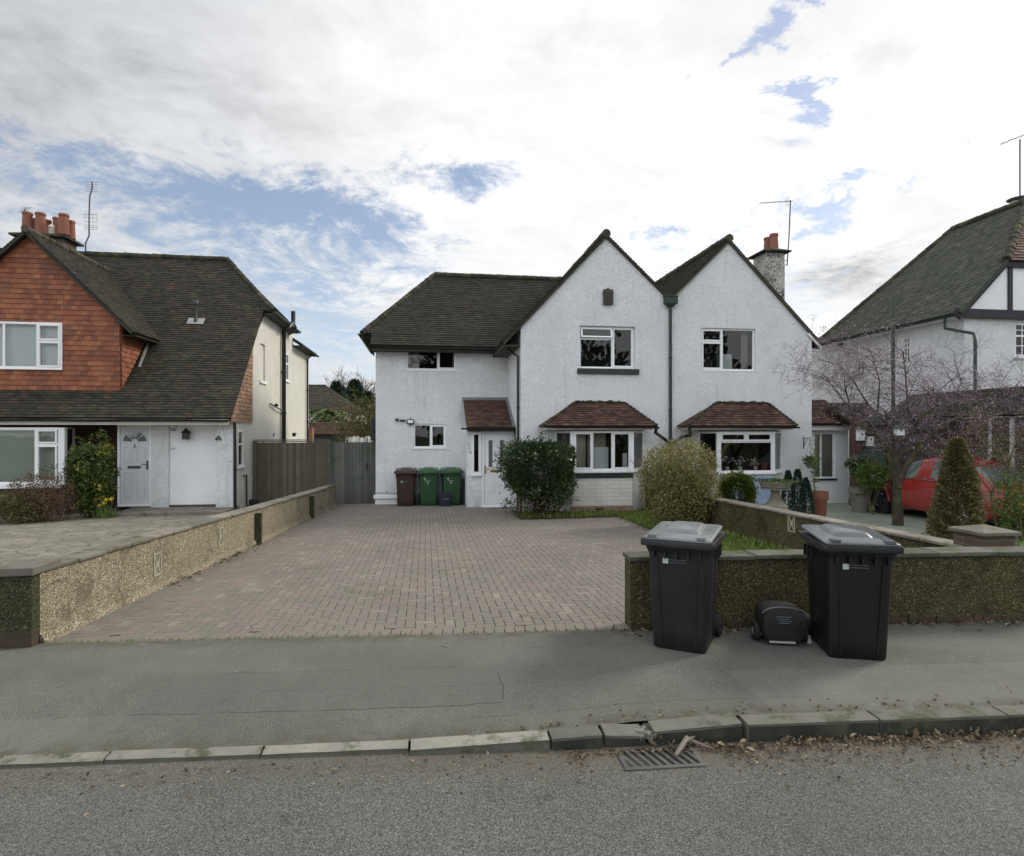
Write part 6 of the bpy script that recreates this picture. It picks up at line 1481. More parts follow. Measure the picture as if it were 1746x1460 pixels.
def conifer(nm, label, base, h, r, mat, n, size, seed, trunk_r=.1, group=None, power=1.0, lean=(0, 0), cat='tree'):
    t = thing(nm, label, cat, base, group=group); b = Vector(base); rg = np.random.default_rng(seed)
    mb = MB(); mb.tube([b - Vector((0, 0, .2)), b + Vector((lean[0] * .5, lean[1] * .5, h * .5)), b + Vector((lean[0], lean[1], h * .97))], [trunk_r, trunk_r * .6, trunk_r * .1], 7); mb.build('trunk', M['bark_dark'], t)
    f = rg.random(n) ** .75; an = rg.uniform(0, 6.283, n)
    ray = r * (1 - f) ** power; lumps = 1 + .18 * np.sin(an * 5 + f * 23) * np.cos(f * 17 + an * 2)
    rr_ = ray * lumps * (1 - .45 * rg.random(n) ** 2) + .02 * h * .1
    z = f * h + .02; pts = np.stack([b.x + lean[0] * f + rr_ * np.cos(an), b.y + lean[1] * f + rr_ * np.sin(an), b.z + z], 1)
    dirs = np.stack([np.cos(an), np.sin(an), np.full(n, .5)], 1)
    leafmesh('crown', pts, size, M[mat], t, .45, seed=seed, dirs=dirs, tint=np.clip(rg.random(n) * .7 + .3 * np.sin(f * 31 + an * 3) ** 2, 0, 1)); return t
for i, (px_, py_, v, rpx, lab) in enumerate(((573, 655, 82, 16, 'slim dark conifer just above the distant brown roof'), (580, 662, 88, 24, 'broad dark conifer in the middle of the gap between the houses'), (605, 651, 80, 26, 'tallest dark green conifer in the gap between the houses'), (627, 672, 84, 18, 'short dark conifer against the left edge of the white wing'))):
    p = onv(px_, py_, v); rr_ = rpx / FPX * v; b0 = Vector((p.x, v, -.4)); conifer('conifer_tree', lab, b0, p.z + .4, rr_ * 2.0, 'leaf_far', 3500, .55, 40 + i, .25, power=.85)
def bare_tree(nm, label, base, h, r, mat, tmat, seed, lvl=4, kids=5, spread=.55, group=None, lean=(0, 0), minr=.02, d0=(0, 0, 1), fork=.3, nl=5):
    t = thing(nm, label, 'tree', base, group=group); rg = random.Random(seed); b = Vector(base); tips = []
    mb = MB(); mb.tube([b - Vector((0, 0, .2)), b + Vector((0, 0, h * fork))], [r, r * .8], 8); mb.build('trunk', M[tmat], t)
    mb = MB()
    for k in range(nl): an = k * 6.283 / nl + rg.random(); grow(mb, b + Vector((0, 0, h * fork * rg.uniform(.75, 1))), (math.cos(an) * .55, math.sin(an) * .55, 1), h * .42, r * .55, lvl - 1, rg, tips, kids, 4, .16, .12, .6, spread, 4, minr)
    mb.build('crown', M[mat], t); return t, tips
for i, (px_, v, h_, lab) in enumerate(((598, 95, 11.0, 'bare brownish tree behind the distant conifers'), (620, 98, 11.0, 'bare grey tree behind the distant conifers, nearest the white wing'))):
    x = onv(px_, 700, v).x; bare_tree('bare_tree', lab, (x, v, -.4), h_, .25, 'twig_grey', 'bark_dark', 70 + i, 4, 5, minr=.035)
# shrubby tree and palm in the gap
def bush(nm, label, c, rad, mat, n, size, seed, stems='twig_olive', cat='shrub', group=None, lump=.18, thick=.5, squash=2.2, base_z=None, asp=.5, nst=14, up=.3, tintf=None, sr=.010, sprigs=60):
    c = Vector(c); bz = base_z if base_z is not None else c.z - rad[2]
    t = thing(nm, label, cat, (c.x, c.y, bz), group=group)
    pts = shell_pts(n, c, rad, seed, lump, thick, squash=squash)
    if sprigs:      # uneven outline: clumps and shoots standing out of the mass
        g_ = np.random.default_rng(seed + 5); d_ = shell_pts(sprigs, c, np.array(rad) * 1.07, seed + 9, lump, .06, squash=squash); s_ = min(rad)
        pts = np.concatenate([pts] + [q_ + g_.normal(size=(22, 3)) * s_ * .075 * g_.uniform(.5, 1.5) + (q_ - np.array(c)) * g_.uniform(0, .14, 22)[:, None] for q_ in d_])
    pts = pts[pts[:, 2] > bz + .02]
    leafmesh('foliage', pts, size, M[mat], t, asp, seed=seed, up=up, dirs=None, tint=tintf(pts) if tintf else None)
    rg = random.Random(seed); mb = MB()
    for i in range(nst):
        an = rg.uniform(0, 6.28); k = rg.uniform(.3, .85); e = c + Vector((math.cos(an) * rad[0] * k, math.sin(an) * rad[1] * k, rad[2] * rg.uniform(.1, .7)))
        s = Vector((c.x + rg.uniform(-.15, .15) * rad[0], c.y + rg.uniform(-.15, .15) * rad[1], bz - .03)); m_ = s.lerp(e, .5) + Vector((rg.uniform(-.05, .05), rg.uniform(-.05, .05), .08))
        mb.tube([s, m_, e], [sr * 1.3, sr, sr * .4], 5, rg.random())
    mb.build('stems', M[stems], t); return t
p = onv(624, 720, 36); bush('tree', 'olive-green bushy tree behind the side gate', (p.x + .3, 36, 1.7), (1.9, 1.6, 2.6), 'leaf_olive', 9000, .13, 150, cat='tree', base_z=-.35, thick=.8, lump=.3, nst=30, sr=.03)
p = onv(588, 715, 50); bush('shrub', 'brown bushy shrub beside the palm behind the garage roof', (p.x, 50, 1.9), (1.5, 1.2, 1.7), 'leaf_brown_shrub', 3500, .16, 151, base_z=-.35, thick=.8)
p = onv(545, 715, 48); bush('shrub', 'dull green shrub left of the palm behind the garage roof', (p.x - .3, 48, 1.6), (1.3, 1.2, 1.6), 'leaf_olive', 3500, .16, 152, base_z=-.35, thick=.8)
pp = onv(563, 700, 45); pt_ = thing('palm_tree', 'palm with arching green fronds above the garage roof', 'tree', (pp.x, 45, -.35))
mb = MB(); mb.tube([(pp.x, 45, -.4), (pp.x + .05, 45, 1.6), (pp.x, 45, 2.9)], [.22, .18, .15], 9); mb.build('trunk', M['bark_dark'], pt_)
mb = MB(); rg = random.Random(12)
for i in range(46):
    an = rg.uniform(0, 6.28); L = rg.uniform(1.2, 2.0); dz = rg.uniform(-.2, 1.1); o_ = Vector((pp.x, 45, 3.25)); prev = o_; d = Vector((math.cos(an), math.sin(an), dz)).normalized()
    sd = d.cross(Vector((0, 0, 1))).normalized()
    for s_ in range(6):
        nx_ = prev + d * (L / 6); w_ = .10 * (1 - s_ / 6.5) + .02; w2 = .10 * (1 - (s_ + 1) / 6.5); mb.face([prev - sd * w_, prev + sd * w_, nx_ + sd * w2, nx_ - sd * w2], rg.random())
        for q in (-1, 1): mb.face([prev, prev + sd * q * .30 + d * .15 - Vector((0, 0, .1)), nx_], rg.random())
        d = (d + Vector((0, 0, -.28))).normalized(); prev = nx_
mb.build('crown', M['leaf_palm'], pt_)
# ================================================================== WHEELIE BINS
def rrect(w, d, r, z, n=4, cy=0):
    pts = []
    for sx, sy, a0 in ((1, 1, 0), (-1, 1, 90), (-1, -1, 180), (1, -1, 270)):
        for k in range(n + 1):
            a = R(a0 + 90 * k / n); pts.append((sx * (w / 2 - r) + r * math.cos(a), cy + sy * (d / 2 - r) + r * math.sin(a), z))
    return pts
def loft(mb, rings, t=.5, caps=True):
    n = len(rings[0]); vs = [p for r in rings for p in r]; fs = []
    for i in range(len(rings) - 1):
        for k in range(n): k2 = (k + 1) % n; fs.append((i * n + k, i * n + k2, (i + 1) * n + k2, (i + 1) * n + k))
    if caps: fs += [tuple(range(n))[::-1], tuple((len(rings) - 1) * n + k for k in range(n))]
    mb.add(vs, fs, t)
def wheelie_bin(label, body, lid, loc, yaw, group=None, s=1.0, sticker='sticker', stk=(-.10, .80), lines=2, badge=False, hgt=1.07, raised=True):
    """front faces local -y; built at the origin, then placed"""
    t = thing('wheelie_bin', label, 'bin', (0, 0, 0), group=group)
    W1, D1, W0, D0, H = .535, .66, .46, .53, .985
    mb = MB()
    cyf = lambda f: (D1 - D0) / 2 * 0
    rings = [rrect(W0 - .02, D0 - .02, .05, 0, cy=.0), rrect(W0, D0, .05, .015, cy=0)]
    for f in (.15, .3, .45, .6, .75, .88): rings.append(rrect(W0 + (W1 - W0) * f * .95, D0 + (D1 - D0) * f * .95, .05, .015 + (H - .10) * f / .88, cy=0))
    rings.append(rrect(W1 - .005, D1 - .005, .05, H - .08)); loft(mb, rings)
    # moulded ribs and front panel edges
    ft = lambda z: -(D0 + (D1 - D0) * z / H) / 2
    for x0 in (-.165, .165):
        mb.prism([(x0 * .86 - .006, ft(.04) - .005, .04), (x0 * .86 + .006, ft(.04) - .005, .04), (x0 * 1.05 + .006, ft(.82) - .006, .82), (x0 * 1.05 - .006, ft(.82) - .006, .82)], (0, .02, 0))
    for s_ in (-1, 1):
        for yy in (-.16, .12):
            xo = lambda z: s_ * ((W0 + (W1 - W0) * z / H) / 2 + .003)
            mb.prism([(xo(.06), yy - .006, .06), (xo(.06), yy + .006, .06), (xo(.80), yy + .006, .80), (xo(.80), yy - .006, .80)], (-s_ * .02, 0, 0))
    mb.build('body', M[body], t, smooth=35)
    mb = MB(); loft(mb, [rrect(W1 - .01, D1 - .01, .04, H - .12), rrect(W1 + .03, D1 + .03, .04, H - .062), rrect(W1 + .095, D1 + .085, .035, H - .055), rrect(W1 + .10, D1 + .09, .035, H - .012), rrect(W1 + .09, D1 + .08, .035, H)])
    for s_ in (-1, 1):
        for yy in (.02, .12, .22): mb.bx(s_ * (W1 / 2 + .018) - .012, s_ * (W1 / 2 + .018) + .012, yy - .008, yy + .008, H - .20, H - .10)
    for xx in (-.2, -.1, 0, .1, .2): mb.bx(xx - .007, xx + .007, -D1 / 2 - .03, -D1 / 2 + .01, H - .16, H - .10)
    mb.build('rim', M[body], t, smooth=35)
    # lid, sloping gently to the front
    mb = MB(); sl = lambda y: .035 * (y + D1 / 2) / D1
    def lr(w, d, r, z, cy=0): return [(x, y, zz + sl(y)) for x, y, zz in rrect(w, d, r, z, cy=cy)]
    loft(mb, [lr(W1 + .02, D1 + .04, .035, H + .001, -.01), lr(W1 + .055, D1 + .065, .035, H + .008, -.01), lr(W1 + .05, D1 + .06, .035, H + .020, -.01), lr(W1 + .02, D1 + .03, .035, H + .030, -.01)])
    if raised: loft(mb, [lr(W1 - .20, D1 - .22, .05, H + .028, .05), lr(W1 - .27, D1 - .30, .04, H + .060, .06), lr(W1 - .28, D1 - .31, .04, H + .062, .06)])
    for s_ in (-1, 1): mb.bx(s_ * .21 - .035, s_ * .21 + .035, -D1 / 2 - .045, -D1 / 2 + .03, H + .024, H + .046)
    mb.build('lid', M[lid], t, smooth=35)
    mb = MB()
    for s_ in (-1, 1): mb.tube([(s_ * .22, D1 / 2 + .0, H - .03), (s_ * .22, D1 / 2 + .09, H + .0)], .016, 7)
    mb.tube([(-.24, D1 / 2 + .09, H + .0), (.24, D1 / 2 + .09, H + .0)], .017, 8); mb.build('handle', M[body], t, smooth=True)
    for s_ in (-1, 1):
        mb = MB(); c = Vector((s_ * .250, D0 / 2 + .055, .105))
        mb.tube([c - Vector((.028, 0, 0)), c - Vector((.024, 0, 0)), c + Vector((.024, 0, 0)), c + Vector((.028, 0, 0))], [.09, .105, .105, .09], 20); w_ = mb.build('wheel', M['rubber'], t, smooth=35)
        mb = MB(); mb.tube([c + Vector((s_ * .027, 0, 0)), c + Vector((s_ * .034, 0, 0))], [.055, .045], 14); mb.build('hub', M['plastic_dark'], w_)
    mb = MB(); mb.tube([(-.22, D0 / 2 + .03, .10), (.22, D0 / 2 + .03, .10)], .012, 6); mb.bx(-.19, .19, D0 / 2 - .03, D0 / 2 + .05, .05, .2); mb.build('axle', M['plastic_dark'], t)
    # printed badge with lines of small print
    x0, z0 = stk; y0 = ft(z0) - .0045
    f_ = Fr((0, y0, z0), (1, 0, 0), (0, -(D1 - D0) / 2 / H, 1), (0, -1, 0))
    mb = MB(); bar(mb, f_, x0 - .024, x0 + .024, -.024, .024, -.001, .002); st_ = mb.build('sticker', M[sticker], t)
    mb = MB(); rr = random.Random(3)
    for l in range(lines):
        x = x0 + .035
        while x < x0 + .17: w_ = rr.uniform(.007, .014); bar(mb, f_, x, x + w_, .010 - l * .022, .018 - l * .022, -.001, .0015); x += w_ + .005
    mb.build('print', M['sticker_faint'] if sticker == 'sticker' else M[sticker], st_)
    if badge:
        mb = MB()
        for l in range(2): bar(mb, f_, x0 + .0, x0 + .15, -.062 - l * .014, -.055 - l * .014, -.001, .0015)
        n = 14; c_ = (x0 + .085, -.125); mb.face([f_(c_[0] + .022 * math.cos(6.283 * i / n), c_[1] + .022 * math.sin(6.283 * i / n), .003) for i in range(n)]); mb.build('badge', M['sticker'], t)
    t.location = loc; t.rotation_euler = (0, 0, yaw); t.scale = (s, s, s)
    return t
def ground_at(x, y): p = ongz(x, y); return Vector((p.x, p.y, p.z))
# two black bins on the pavement
def cam2w(xr, zf): c, s = math.cos(TH), math.sin(TH); return (xr * c + zf * s, zf * c - xr * s)
def place_front(corner_px, corner_py, phi, side):
    """ground point of a front bottom corner -> bin centre"""
    c = ongz(corner_px, corner_py); c.z = pz(c.x, c.y)
    d = px_dir(corner_px, corner_py); k = (c.z - HC) / d.z; c = Vector((d.x * k, d.y * k, c.z))
    yaw = -(TH + phi)
    off = Vector((.22 * side, -.26, 0)); off.rotate(Matrix.Rotation(yaw, 3, 'Z')); p = c - off; p.z = pz(p.x, p.y); return p, yaw
p, yaw = place_front(1201, 1117, R(27), 1)
b1 = wheelie_bin('dark grey wheelie bin on the pavement left of the small black cart', 'bin_grey', 'bin_grey_lid_sheen', p, yaw)
p, yaw = place_front(1416, 1122, R(10), -1)
b2 = wheelie_bin('blacker wheelie bin on the pavement nearest the right edge, beside the small black cart', 'bin_black', 'bin_black_lid_sheen', p, yaw, stk=(-.12, .80))
for px_, lab, bd, ld, bg in ((692, 'dark brown wheelie bin against the white wall, left of the two green ones', 'bin_brown', 'bin_brown_lid', False),
                         (731, 'green wheelie bin between the brown bin and the other green bin', 'bin_green', 'bin_green_lid', True),
                         (770, 'green wheelie bin nearest the white front door, small black box before it', 'bin_green', 'bin_green_lid', True)):
    c = onv(px_, 860, 17.85); wheelie_bin(lab, bd, ld, (c.x, 18.12, gz(18.1)), rnd.uniform(-.06, .06), group='wheelie bins against the white wall', stk=(-.12, .78) if bg else (-.10, .70), badge=bg, s=1.04)
# slim dark container squeezed behind the porch post
c = onv(791, 850, 18.2); tq = thing('water_butt', 'slim dark container squeezed between the green bin and the porch post', 'container', (c.x, 18.2, gz(18.2)))
mb = MB(); loft(mb, [[(x + c.x, y + 18.25, z) for x, y, z in rrect(.20, .30, .03, gz(18.2))], [(x + c.x, y + 18.25, z) for x, y, z in rrect(.24, .34, .03, gz(18.2) + .78)]]); mb.build('body', M['plastic_dark'], tq)
mb = MB(); mb.bx(c.x - .13, c.x + .13, 18.07, 18.43, gz(18.2) + .781, gz(18.2) + .83); mb.bx(c.x - .06, c.x + .10, 18.1, 18.3, gz(18.2) + .831, gz(18.2) + .86); mb.build('lid', M['plastic_grey'], tq, bevel=.01)
for px_, w_, h_, vv_, lab, mt in ((759, .36, .37, 17.55, 'small black recycling box with faint print in front of the right green bin', 'plastic_navy'), (712, .18, .30, 18.0, 'small dark box tucked between the brown and the green bin', 'plastic_dark')):
    c = onv(px_, 860, vv_); tq = thing('storage_box', lab, 'box', (c.x, vv_, gz(vv_))); z0 = gz(vv_); tr_ = lambda L: [(x + c.x, y + vv_ + .16, z) for x, y, z in L]
    mb = MB(); loft(mb, [tr_(rrect(w_ * .84, .26, .03, z0)), tr_(rrect(w_ * .97, .31, .03, z0 + h_ - .05)), tr_(rrect(w_ * 1.05, .34, .03, z0 + h_ - .048)), tr_(rrect(w_ * 1.05, .34, .03, z0 + h_)), tr_(rrect(w_ * .93, .28, .03, z0 + h_)), tr_(rrect(w_ * .83, .24, .03, z0 + .04))], caps=False)
    mb.bx(c.x - w_ * .42, c.x + w_ * .42, vv_ + .05, vv_ + .27, z0, z0 + .03); mb.build('body', M[mt], tq)
    if mt == 'plastic_navy': text('RECYCLE', tq, M['plastic_grey'], front(vv_ + .0), c.x + .02, z0 + h_ * .6, .045, name='print', off=.012)
# small black wheeled cart between the bins
cp = ongz(1330, 1096); cp.z = pz(cp.x, cp.y); tk = thing('cart', 'small rounded black plastic wheeled cart on the pavement between the two wheelie bins', 'cart', (0, 0, 0))
mb = MB(); prof = []
for i in range(13): a = math.pi * i / 12; prof.append((.235 * math.cos(a) * (1 if abs(math.cos(a)) < .9 else .97), .27 + .13 * math.sin(a) ** .6))
prof = [(.16, .055), (.205, .10), (.225, .20)] + prof + [(-.225, .20), (-.205, .10), (-.16, .055)]
rings = [[(x * .93, -.17, .03 + z * .93) for x, z in prof], [(x, -.14, z) for x, z in prof], [(x, .16, z) for x, z in prof], [(x * .9, .22, z * .9) for x, z in prof]]
loft(mb, rings); mb.build('body', M['plastic_dark'], tk, smooth=50)
mb = MB(); rim_ = [(x * 1.02, -.155, .02 + z * .985) for x, z in prof[4:-4]]; mb.tube(rim_, .008, 6); mb.build('rim', M['sticker_faint'], tk, smooth=True)
mb = MB()
for l in range(4): mb.bx(-.10 + .015 * l, .07 - .02 * (l % 2), -.176, -.1725, .315 - l * .022, .322 - l * .022)
mb.build('print', M['sticker_faint'], tk)
mb = MB(); mb.bx(-.15, .12, -.15, -.10, .03, .055); mb.build('bumper', M['plastic_grey'], tk, bevel=.008)
for s_ in (-1, 1):
    mb = MB(); c = Vector((s_ * .25, .04, .10)); mb.tube([c - Vector((.03, 0, 0)), c - Vector((.022, 0, 0)), c + Vector((.022, 0, 0)), c + Vector((.03, 0, 0))], [.08, .10, .10, .08], 20); w_ = mb.build('wheel', M['rubber'], tk, smooth=35)
    mb = MB(); mb.tube([c + Vector((s_ * .028, 0, 0)), c + Vector((s_ * .034, 0, 0))], [.05, .03], 12); mb.build('hub', M['plastic_grey'], w_)
mb = MB(); mb.tube([(.20, .16, .30), (.27, .20, .25), (.31, .18, .18)], [.022, .018, .014], 7); mb.tube([(.30, -.02, .01), (.29, -.02, .09)], [.03, .008], 8); mb.build('arm', M['plastic_grey'], tk, smooth=True)
tk.location = cp; tk.rotation_euler = (0, 0, -.28); tk.scale = (.84, .84, .86)

# drain grate in the road beside the kerb
gt0 = ongz(1140, 1303); zz = .0
def road(px, py): d = px_dir(px, py); k = -HC / d.z; return Vector((d.x * k, d.y * k, 0))
ga_, gb2, gc2, gd2 = road(1075, 1316), road(1212, 1305), road(1192, 1289), road(1062, 1293)
go = (ga_ + gd2) / 2; X = ((gb2 - ga_) + (gc2 - gd2)) / 2; Lg = .50; X.normalize(); Y = Vector((-X.y, X.x, 0)); c_ = (ga_ + gb2) / 2 + Y * .125 + X * -.03
dg = thing('drain_grate', 'slotted iron drain grate in the road beside the broken kerb', 'drain', c_)
fg = Fr(c_, X, Y, (0, 0, 1)); w2, d2 = .225, .10
mb = MB(); 
for b0, b1 in ((-d2 - .03, -d2), (d2, d2 + .03)): bar(mb, fg, -w2 - .03, w2 + .03, b0, b1, -.03, .010)
for a0, a1 in ((-w2 - .03, -w2), (w2, w2 + .03)): bar(mb, fg, a0, a1, -d2, d2, -.03, .010)
mb.build('frame', M['grate_iron'], dg, bevel=.003)
mb = MB()
for i in range(9):
    a = -w2 + .012 + i * (2 * w2 - .024) / 8; sk = -.035
    mb.prism([fg(a - .012 - sk, -d2, -.02), fg(a + .012 - sk, -d2, -.02), fg(a + .012 + sk, d2, -.02), fg(a - .012 + sk, d2, -.02)], (0, 0, .027))
mb.build('bars', M['grate_iron'], dg, bevel=.002)
mb = MB(); bar(mb, fg, -w2, w2, -d2, d2, .0015, .003); mb.build('pit', M['mirror_black'], dg)  # flat black sheet between the bars stands in for the shaded hollow

# dead leaves and grit along the gutter
rg = np.random.default_rng(5)
def litter(nm, n, fu, size, mat, seed, asp=.55, flat=.25):
    rg = np.random.default_rng(seed); pts = np.array([fu(rg) for _ in range(n)]); d = rg.normal(size=(n, 3)); d[:, 2] = np.abs(d[:, 2]) * flat
    o = leafmesh(nm, pts, size, M[mat], None, asp, seed=seed, dirs=d); tag(o, kind='stuff'); return o
def gut(rg):
    while True:
        u = rg.uniform(.9, 6.5) if rg.random() < .93 else rg.uniform(-3, .9); w = min(rg.exponential(.10) + (.05 if u < 2.3 else 0), .5)
        if not (1.0 < u < 1.85 and w > .10): return (u, kv(u) - .135 - w, .004 + rg.uniform(0, .02))
litter('leaf_litter', 3000, gut, .025, 'dead_leaf', 21)
litter('leaf_litter', 260, lambda r: ((lambda u: (u, kv(u) - .15 - abs(r.normal(0, .035 if u < 1.9 else .08)), .012 + r.uniform(0, .03)))(r.uniform(1.45, 6.2))), .055, 'dead_leaf', 22, .4)
litter('leaf_litter', 170, lambda r: (lambda u, s: (u, s, gz(s) + .012))(*((lambda v: (lwu(v) + .03 + r.exponential(.07), v))(r.uniform(8.2, 11.5)))), .05, 'dead_leaf', 23)
litter('leaf_litter', 420, lambda r: (lambda u: (u, bv(u) - .02 - r.exponential(.05), .112))(r.uniform(1.8, 6.5)), .04, 'dead_leaf', 24)
litter('leaf_litter', 140, lambda r: (lambda u: (u, kv(u) + r.exponential(.05) + .01, pz(u, kv(u)) + .008))(r.uniform(.3, 4.6)), .03, 'dead_leaf', 25)
litter('leaf_litter', 300, lambda r: (r.uniform(-3.2, 4.4), r.uniform(6, 18), 0), .022, 'dead_leaf', 26)
for o in [o for o in COL.objects if o.name.startswith('leaf_litter')][-1:]:
    me = o.data
    for v in me.vertices: v.co.z += gz(v.co.y) + .010
# torn strip of bark lying by the grate
sk = thing('stick', 'torn strip of brown bark lying over the drain grate', 'stick', road(1175, 1280))
mb = MB(); a, b, c = road(1152, 1296), road(1172, 1275), road(1215, 1282); mb.tube([a + Vector((0, 0, .03)), b + Vector((0, 0, .06)), b + Vector((.03, .02, .035)), c + Vector((0, 0, .02))], [.012, .02, .014, .006], 6); mb.tube([b + Vector((0, 0, .05)), road(1186, 1268) + Vector((0, 0, .05))], [.014, .006], 5); mb.build('bark', M['twig_grey'], sk)
sk = thing('stick', 'thin twig lying on the pavement just below the drive edge', 'stick', ongz(757, 1106)); a, b = ongz(748, 1103), ongz(766, 1107)
mb = MB(); mb.tube([a + Vector((0, 0, .008)), (a + b) / 2 + Vector((0, .01, .012)), b + Vector((0, 0, .008))], .004, 5); mb.build('twig', M['twig_grey'], sk)

# grass and ground plants
def blades(nm, n, fn, h, mat, seed, w=.006, kind='stuff'):
    rg = np.random.default_rng(seed); P = np.array([fn(rg) for _ in range(n)]); an = rg.uniform(0, 6.283, n); hh = h * rg.uniform(.5, 1.4, n); ln = rg.uniform(.1, .8, n) * hh
    dx, dy = np.cos(an), np.sin(an); z = np.zeros(n); sx, sy = -dy * w, dx * w
    a = P + np.stack([sx, sy, z], 1); b = P - np.stack([sx, sy, z], 1); m1 = P + np.stack([dx * ln * .35 - sx * .8, dy * ln * .35 - sy * .8, hh * .6], 1); m2 = P + np.stack([dx * ln * .35 + sx * .8, dy * ln * .35 + sy * .8, hh * .6], 1)
    tp = P + np.stack([dx * ln, dy * ln, hh], 1)
    v = np.stack([a, b, m1, m2, tp], 1).reshape(-1, 3); i0 = np.arange(n) * 5
    faces = np.concatenate([np.stack([i0, i0 + 1, i0 + 2, i0 + 3], 1)]).tolist() + np.stack([i0 + 3, i0 + 2, i0 + 4], 1).tolist()
    me = bpy.data.meshes.new(nm); me.from_pydata(v.tolist(), [], faces); at = me.attributes.new('tint', 'FLOAT', 'FACE'); tv = rg.random(n); at.data.foreach_set('value', np.concatenate([tv, tv]).astype(np.float32))
    me.materials.append(M[mat]); o = bpy.data.objects.new(nm, me); COL.objects.link(o); tag(o, kind=kind); return o
def bedpt(r):
    while True:
        u, v = r.uniform(4.72, 6.0), r.uniform(5.9, 15.2)
        if r.random() < .75 or v < 12: return (u, v, gz(v) + .01)
blades('grass', 15000, bedpt, .075, 'grass_blade', 31)
blades('grass', 2200, lambda r: (lambda v: (5.9 - abs(r.normal(0, .22)), v, gz(v)))(r.uniform(6, 14)), .12, 'grass_blade', 32, .009)
blades('grass', 3200, lambda r: (lambda u, v: (u, v, gz(v)))(r.uniform(2.35, 4.9), r.uniform(14.35, 15.3)), .09, 'grass_blade', 33)
blades('grass', 500, lambda r: (lambda v: (lwu(v) + abs(r.normal(0, .015)), v, gz(v)))(r.uniform(6.1, 18)), .035, 'grass_blade', 34, .004)
blades('grass', 600, lambda r: (lambda u: (u, bv(u) + .0 + abs(r.normal(0, .01)), .105))(r.uniform(-3.5, 2)), .018, 'grass_blade', 35, .003)
blades('grass', 900, lambda r: (lambda u, v: (u, v, gz(v)))(r.uniform(6.3, 6.9), r.uniform(7, 12)), .16, 'grass_blade', 36, .01)
# mossy strip under grass handled by soil material

# ================================================================== SHRUBS
def laurel_t(pts):
    n = len(pts); r = np.random.default_rng(2).random(n); z = pts[:, 2]; lo = z < .75
    red = (np.random.default_rng(3).random(n) < np.where(lo, .42, .05)); return np.where(red, .95 + .05 * r, r * .9)
c = onv(921, 806, 14.85)
sh1 = bush('shrub', 'clipped dark green evergreen shrub with bare lower stems beside the white front door', (c.x, 14.85, 1.00), (.77, .60, .66), 'leaf_laurel', 15000, .080, 201, stems='bark_dark', base_z=gz(14.85), squash=4.5, lump=.15, thick=.6, nst=16, tintf=lambda p: np.random.default_rng(2).random(len(p)) * .93, sr=.016)
pts = shell_pts(3600, (c.x + .10, 14.8, .30), (.74, .5, .52), 77, .3, .9); pts = pts[pts[:, 2] > gz(14.8)]
leafmesh('lower_leaves', pts, .06, M['leaf_laurel'], sh1, .45, seed=78, tint=np.where(np.random.default_rng(4).random(len(pts)) < .35, .97, np.random.default_rng(5).random(len(pts)) * .9))
mb = MB(); mb.tube([(c.x - .50, 14.8, -.1), (c.x - .50, 14.82, .7), (c.x - .42, 14.85, 1.2)], [.035, .03, .02], 8, .1); mb.build('trunk', M['bark_dark'], sh1)
c2 = onv(1157, 830, 12.3); 
sh2 = thing('shrub', 'rounded yellow-green forsythia bush behind the left pavement bin', 'shrub', (c2.x, 12.3, gz(12.3)))
pts = shell_pts(26000, (c2.x, 12.3, .90), (.81, .7, .84), 205, .16, .75, squash=2.6); pts = pts[pts[:, 2] > gz(12.3) + .1]
leafmesh('foliage', pts, .044, M['leaf_forsythia'], sh2, .6, seed=206, up=.3)
mb = MB(); rg = random.Random(61); tips = []
for i in range(34):
    an = rg.uniform(0, 6.28); grow(mb, (c2.x + rg.uniform(-.15, .15), 12.3 + rg.uniform(-.15, .15), gz(12.3) - .05), (math.cos(an) * .6, math.sin(an) * .6, 1), rg.uniform(1.15, 1.75), .013, 2, rg, tips, 5, 5, .10, .05, .35, .5, 4, .003)
mb.build('stems', M['twig_olive'], sh2)
# left garden shrubs
c = onv(154, 815, 16.25); sh3 = bush('shrub', 'green and yellow variegated evergreen shrub left of the grey door', (c.x, 16.35, .92), (.47, .42, .86), 'leaf_yellow_laurel', 8500, .07, 210, base_z=gz(16.3), squash=2.6, lump=.22, thick=.55,
    tintf=lambda p: np.clip(np.random.default_rng(6).random(len(p)) * .8 + .35 * (np.sin(p[:, 0] * 9 + 1) * np.sin(p[:, 2] * 7) > .45), 0, 1), stems='bark_dark')
c = onv(72, 850, 15.6); bush('shrub', 'low reddish-brown twiggy shrub under the left bay window', (c.x, 15.7, .46), (.60, .5, .66), 'leaf_brown_shrub', 8000, .035, 211, base_z=gz(15.7), squash=2.1, lump=.2, thick=.75, nst=40, stems='twig_olive', sr=.006)
c = onv(20, 865, 15.4); bush('shrub', 'low grey-green shrub at the left edge under the bay window', (c.x, 15.5, .22), (.62, .4, .42), 'leaf_olive', 3800, .05, 212, base_z=gz(15.5), lump=.25, thick=.7, stems='twig_olive')
df = thing('daffodils', 'clump of yellow daffodils at the foot of the variegated shrub', 'flowers', ongz(176, 885)); b0 = df.location
mb = MB(); rg = random.Random(9)
for i in range(60):
    an = rg.uniform(0, 6.28); l = rg.uniform(.22, .42); s = Vector((b0.x + rg.uniform(-.28, .22), b0.y + rg.uniform(-.05, .2), b0.z)); m_ = s + Vector((math.cos(an) * .04, math.sin(an) * .04, l * .6)); e = s + Vector((math.cos(an) * .13, math.sin(an) * .1, l)); w_ = Vector((.008, .002, 0))
    mb.face([s - w_, s + w_, m_ + w_, m_ - w_], rg.random()); mb.face([m_ - w_, m_ + w_, e], rg.random())
mb.build('leaves', M['leaf_bright'], df)
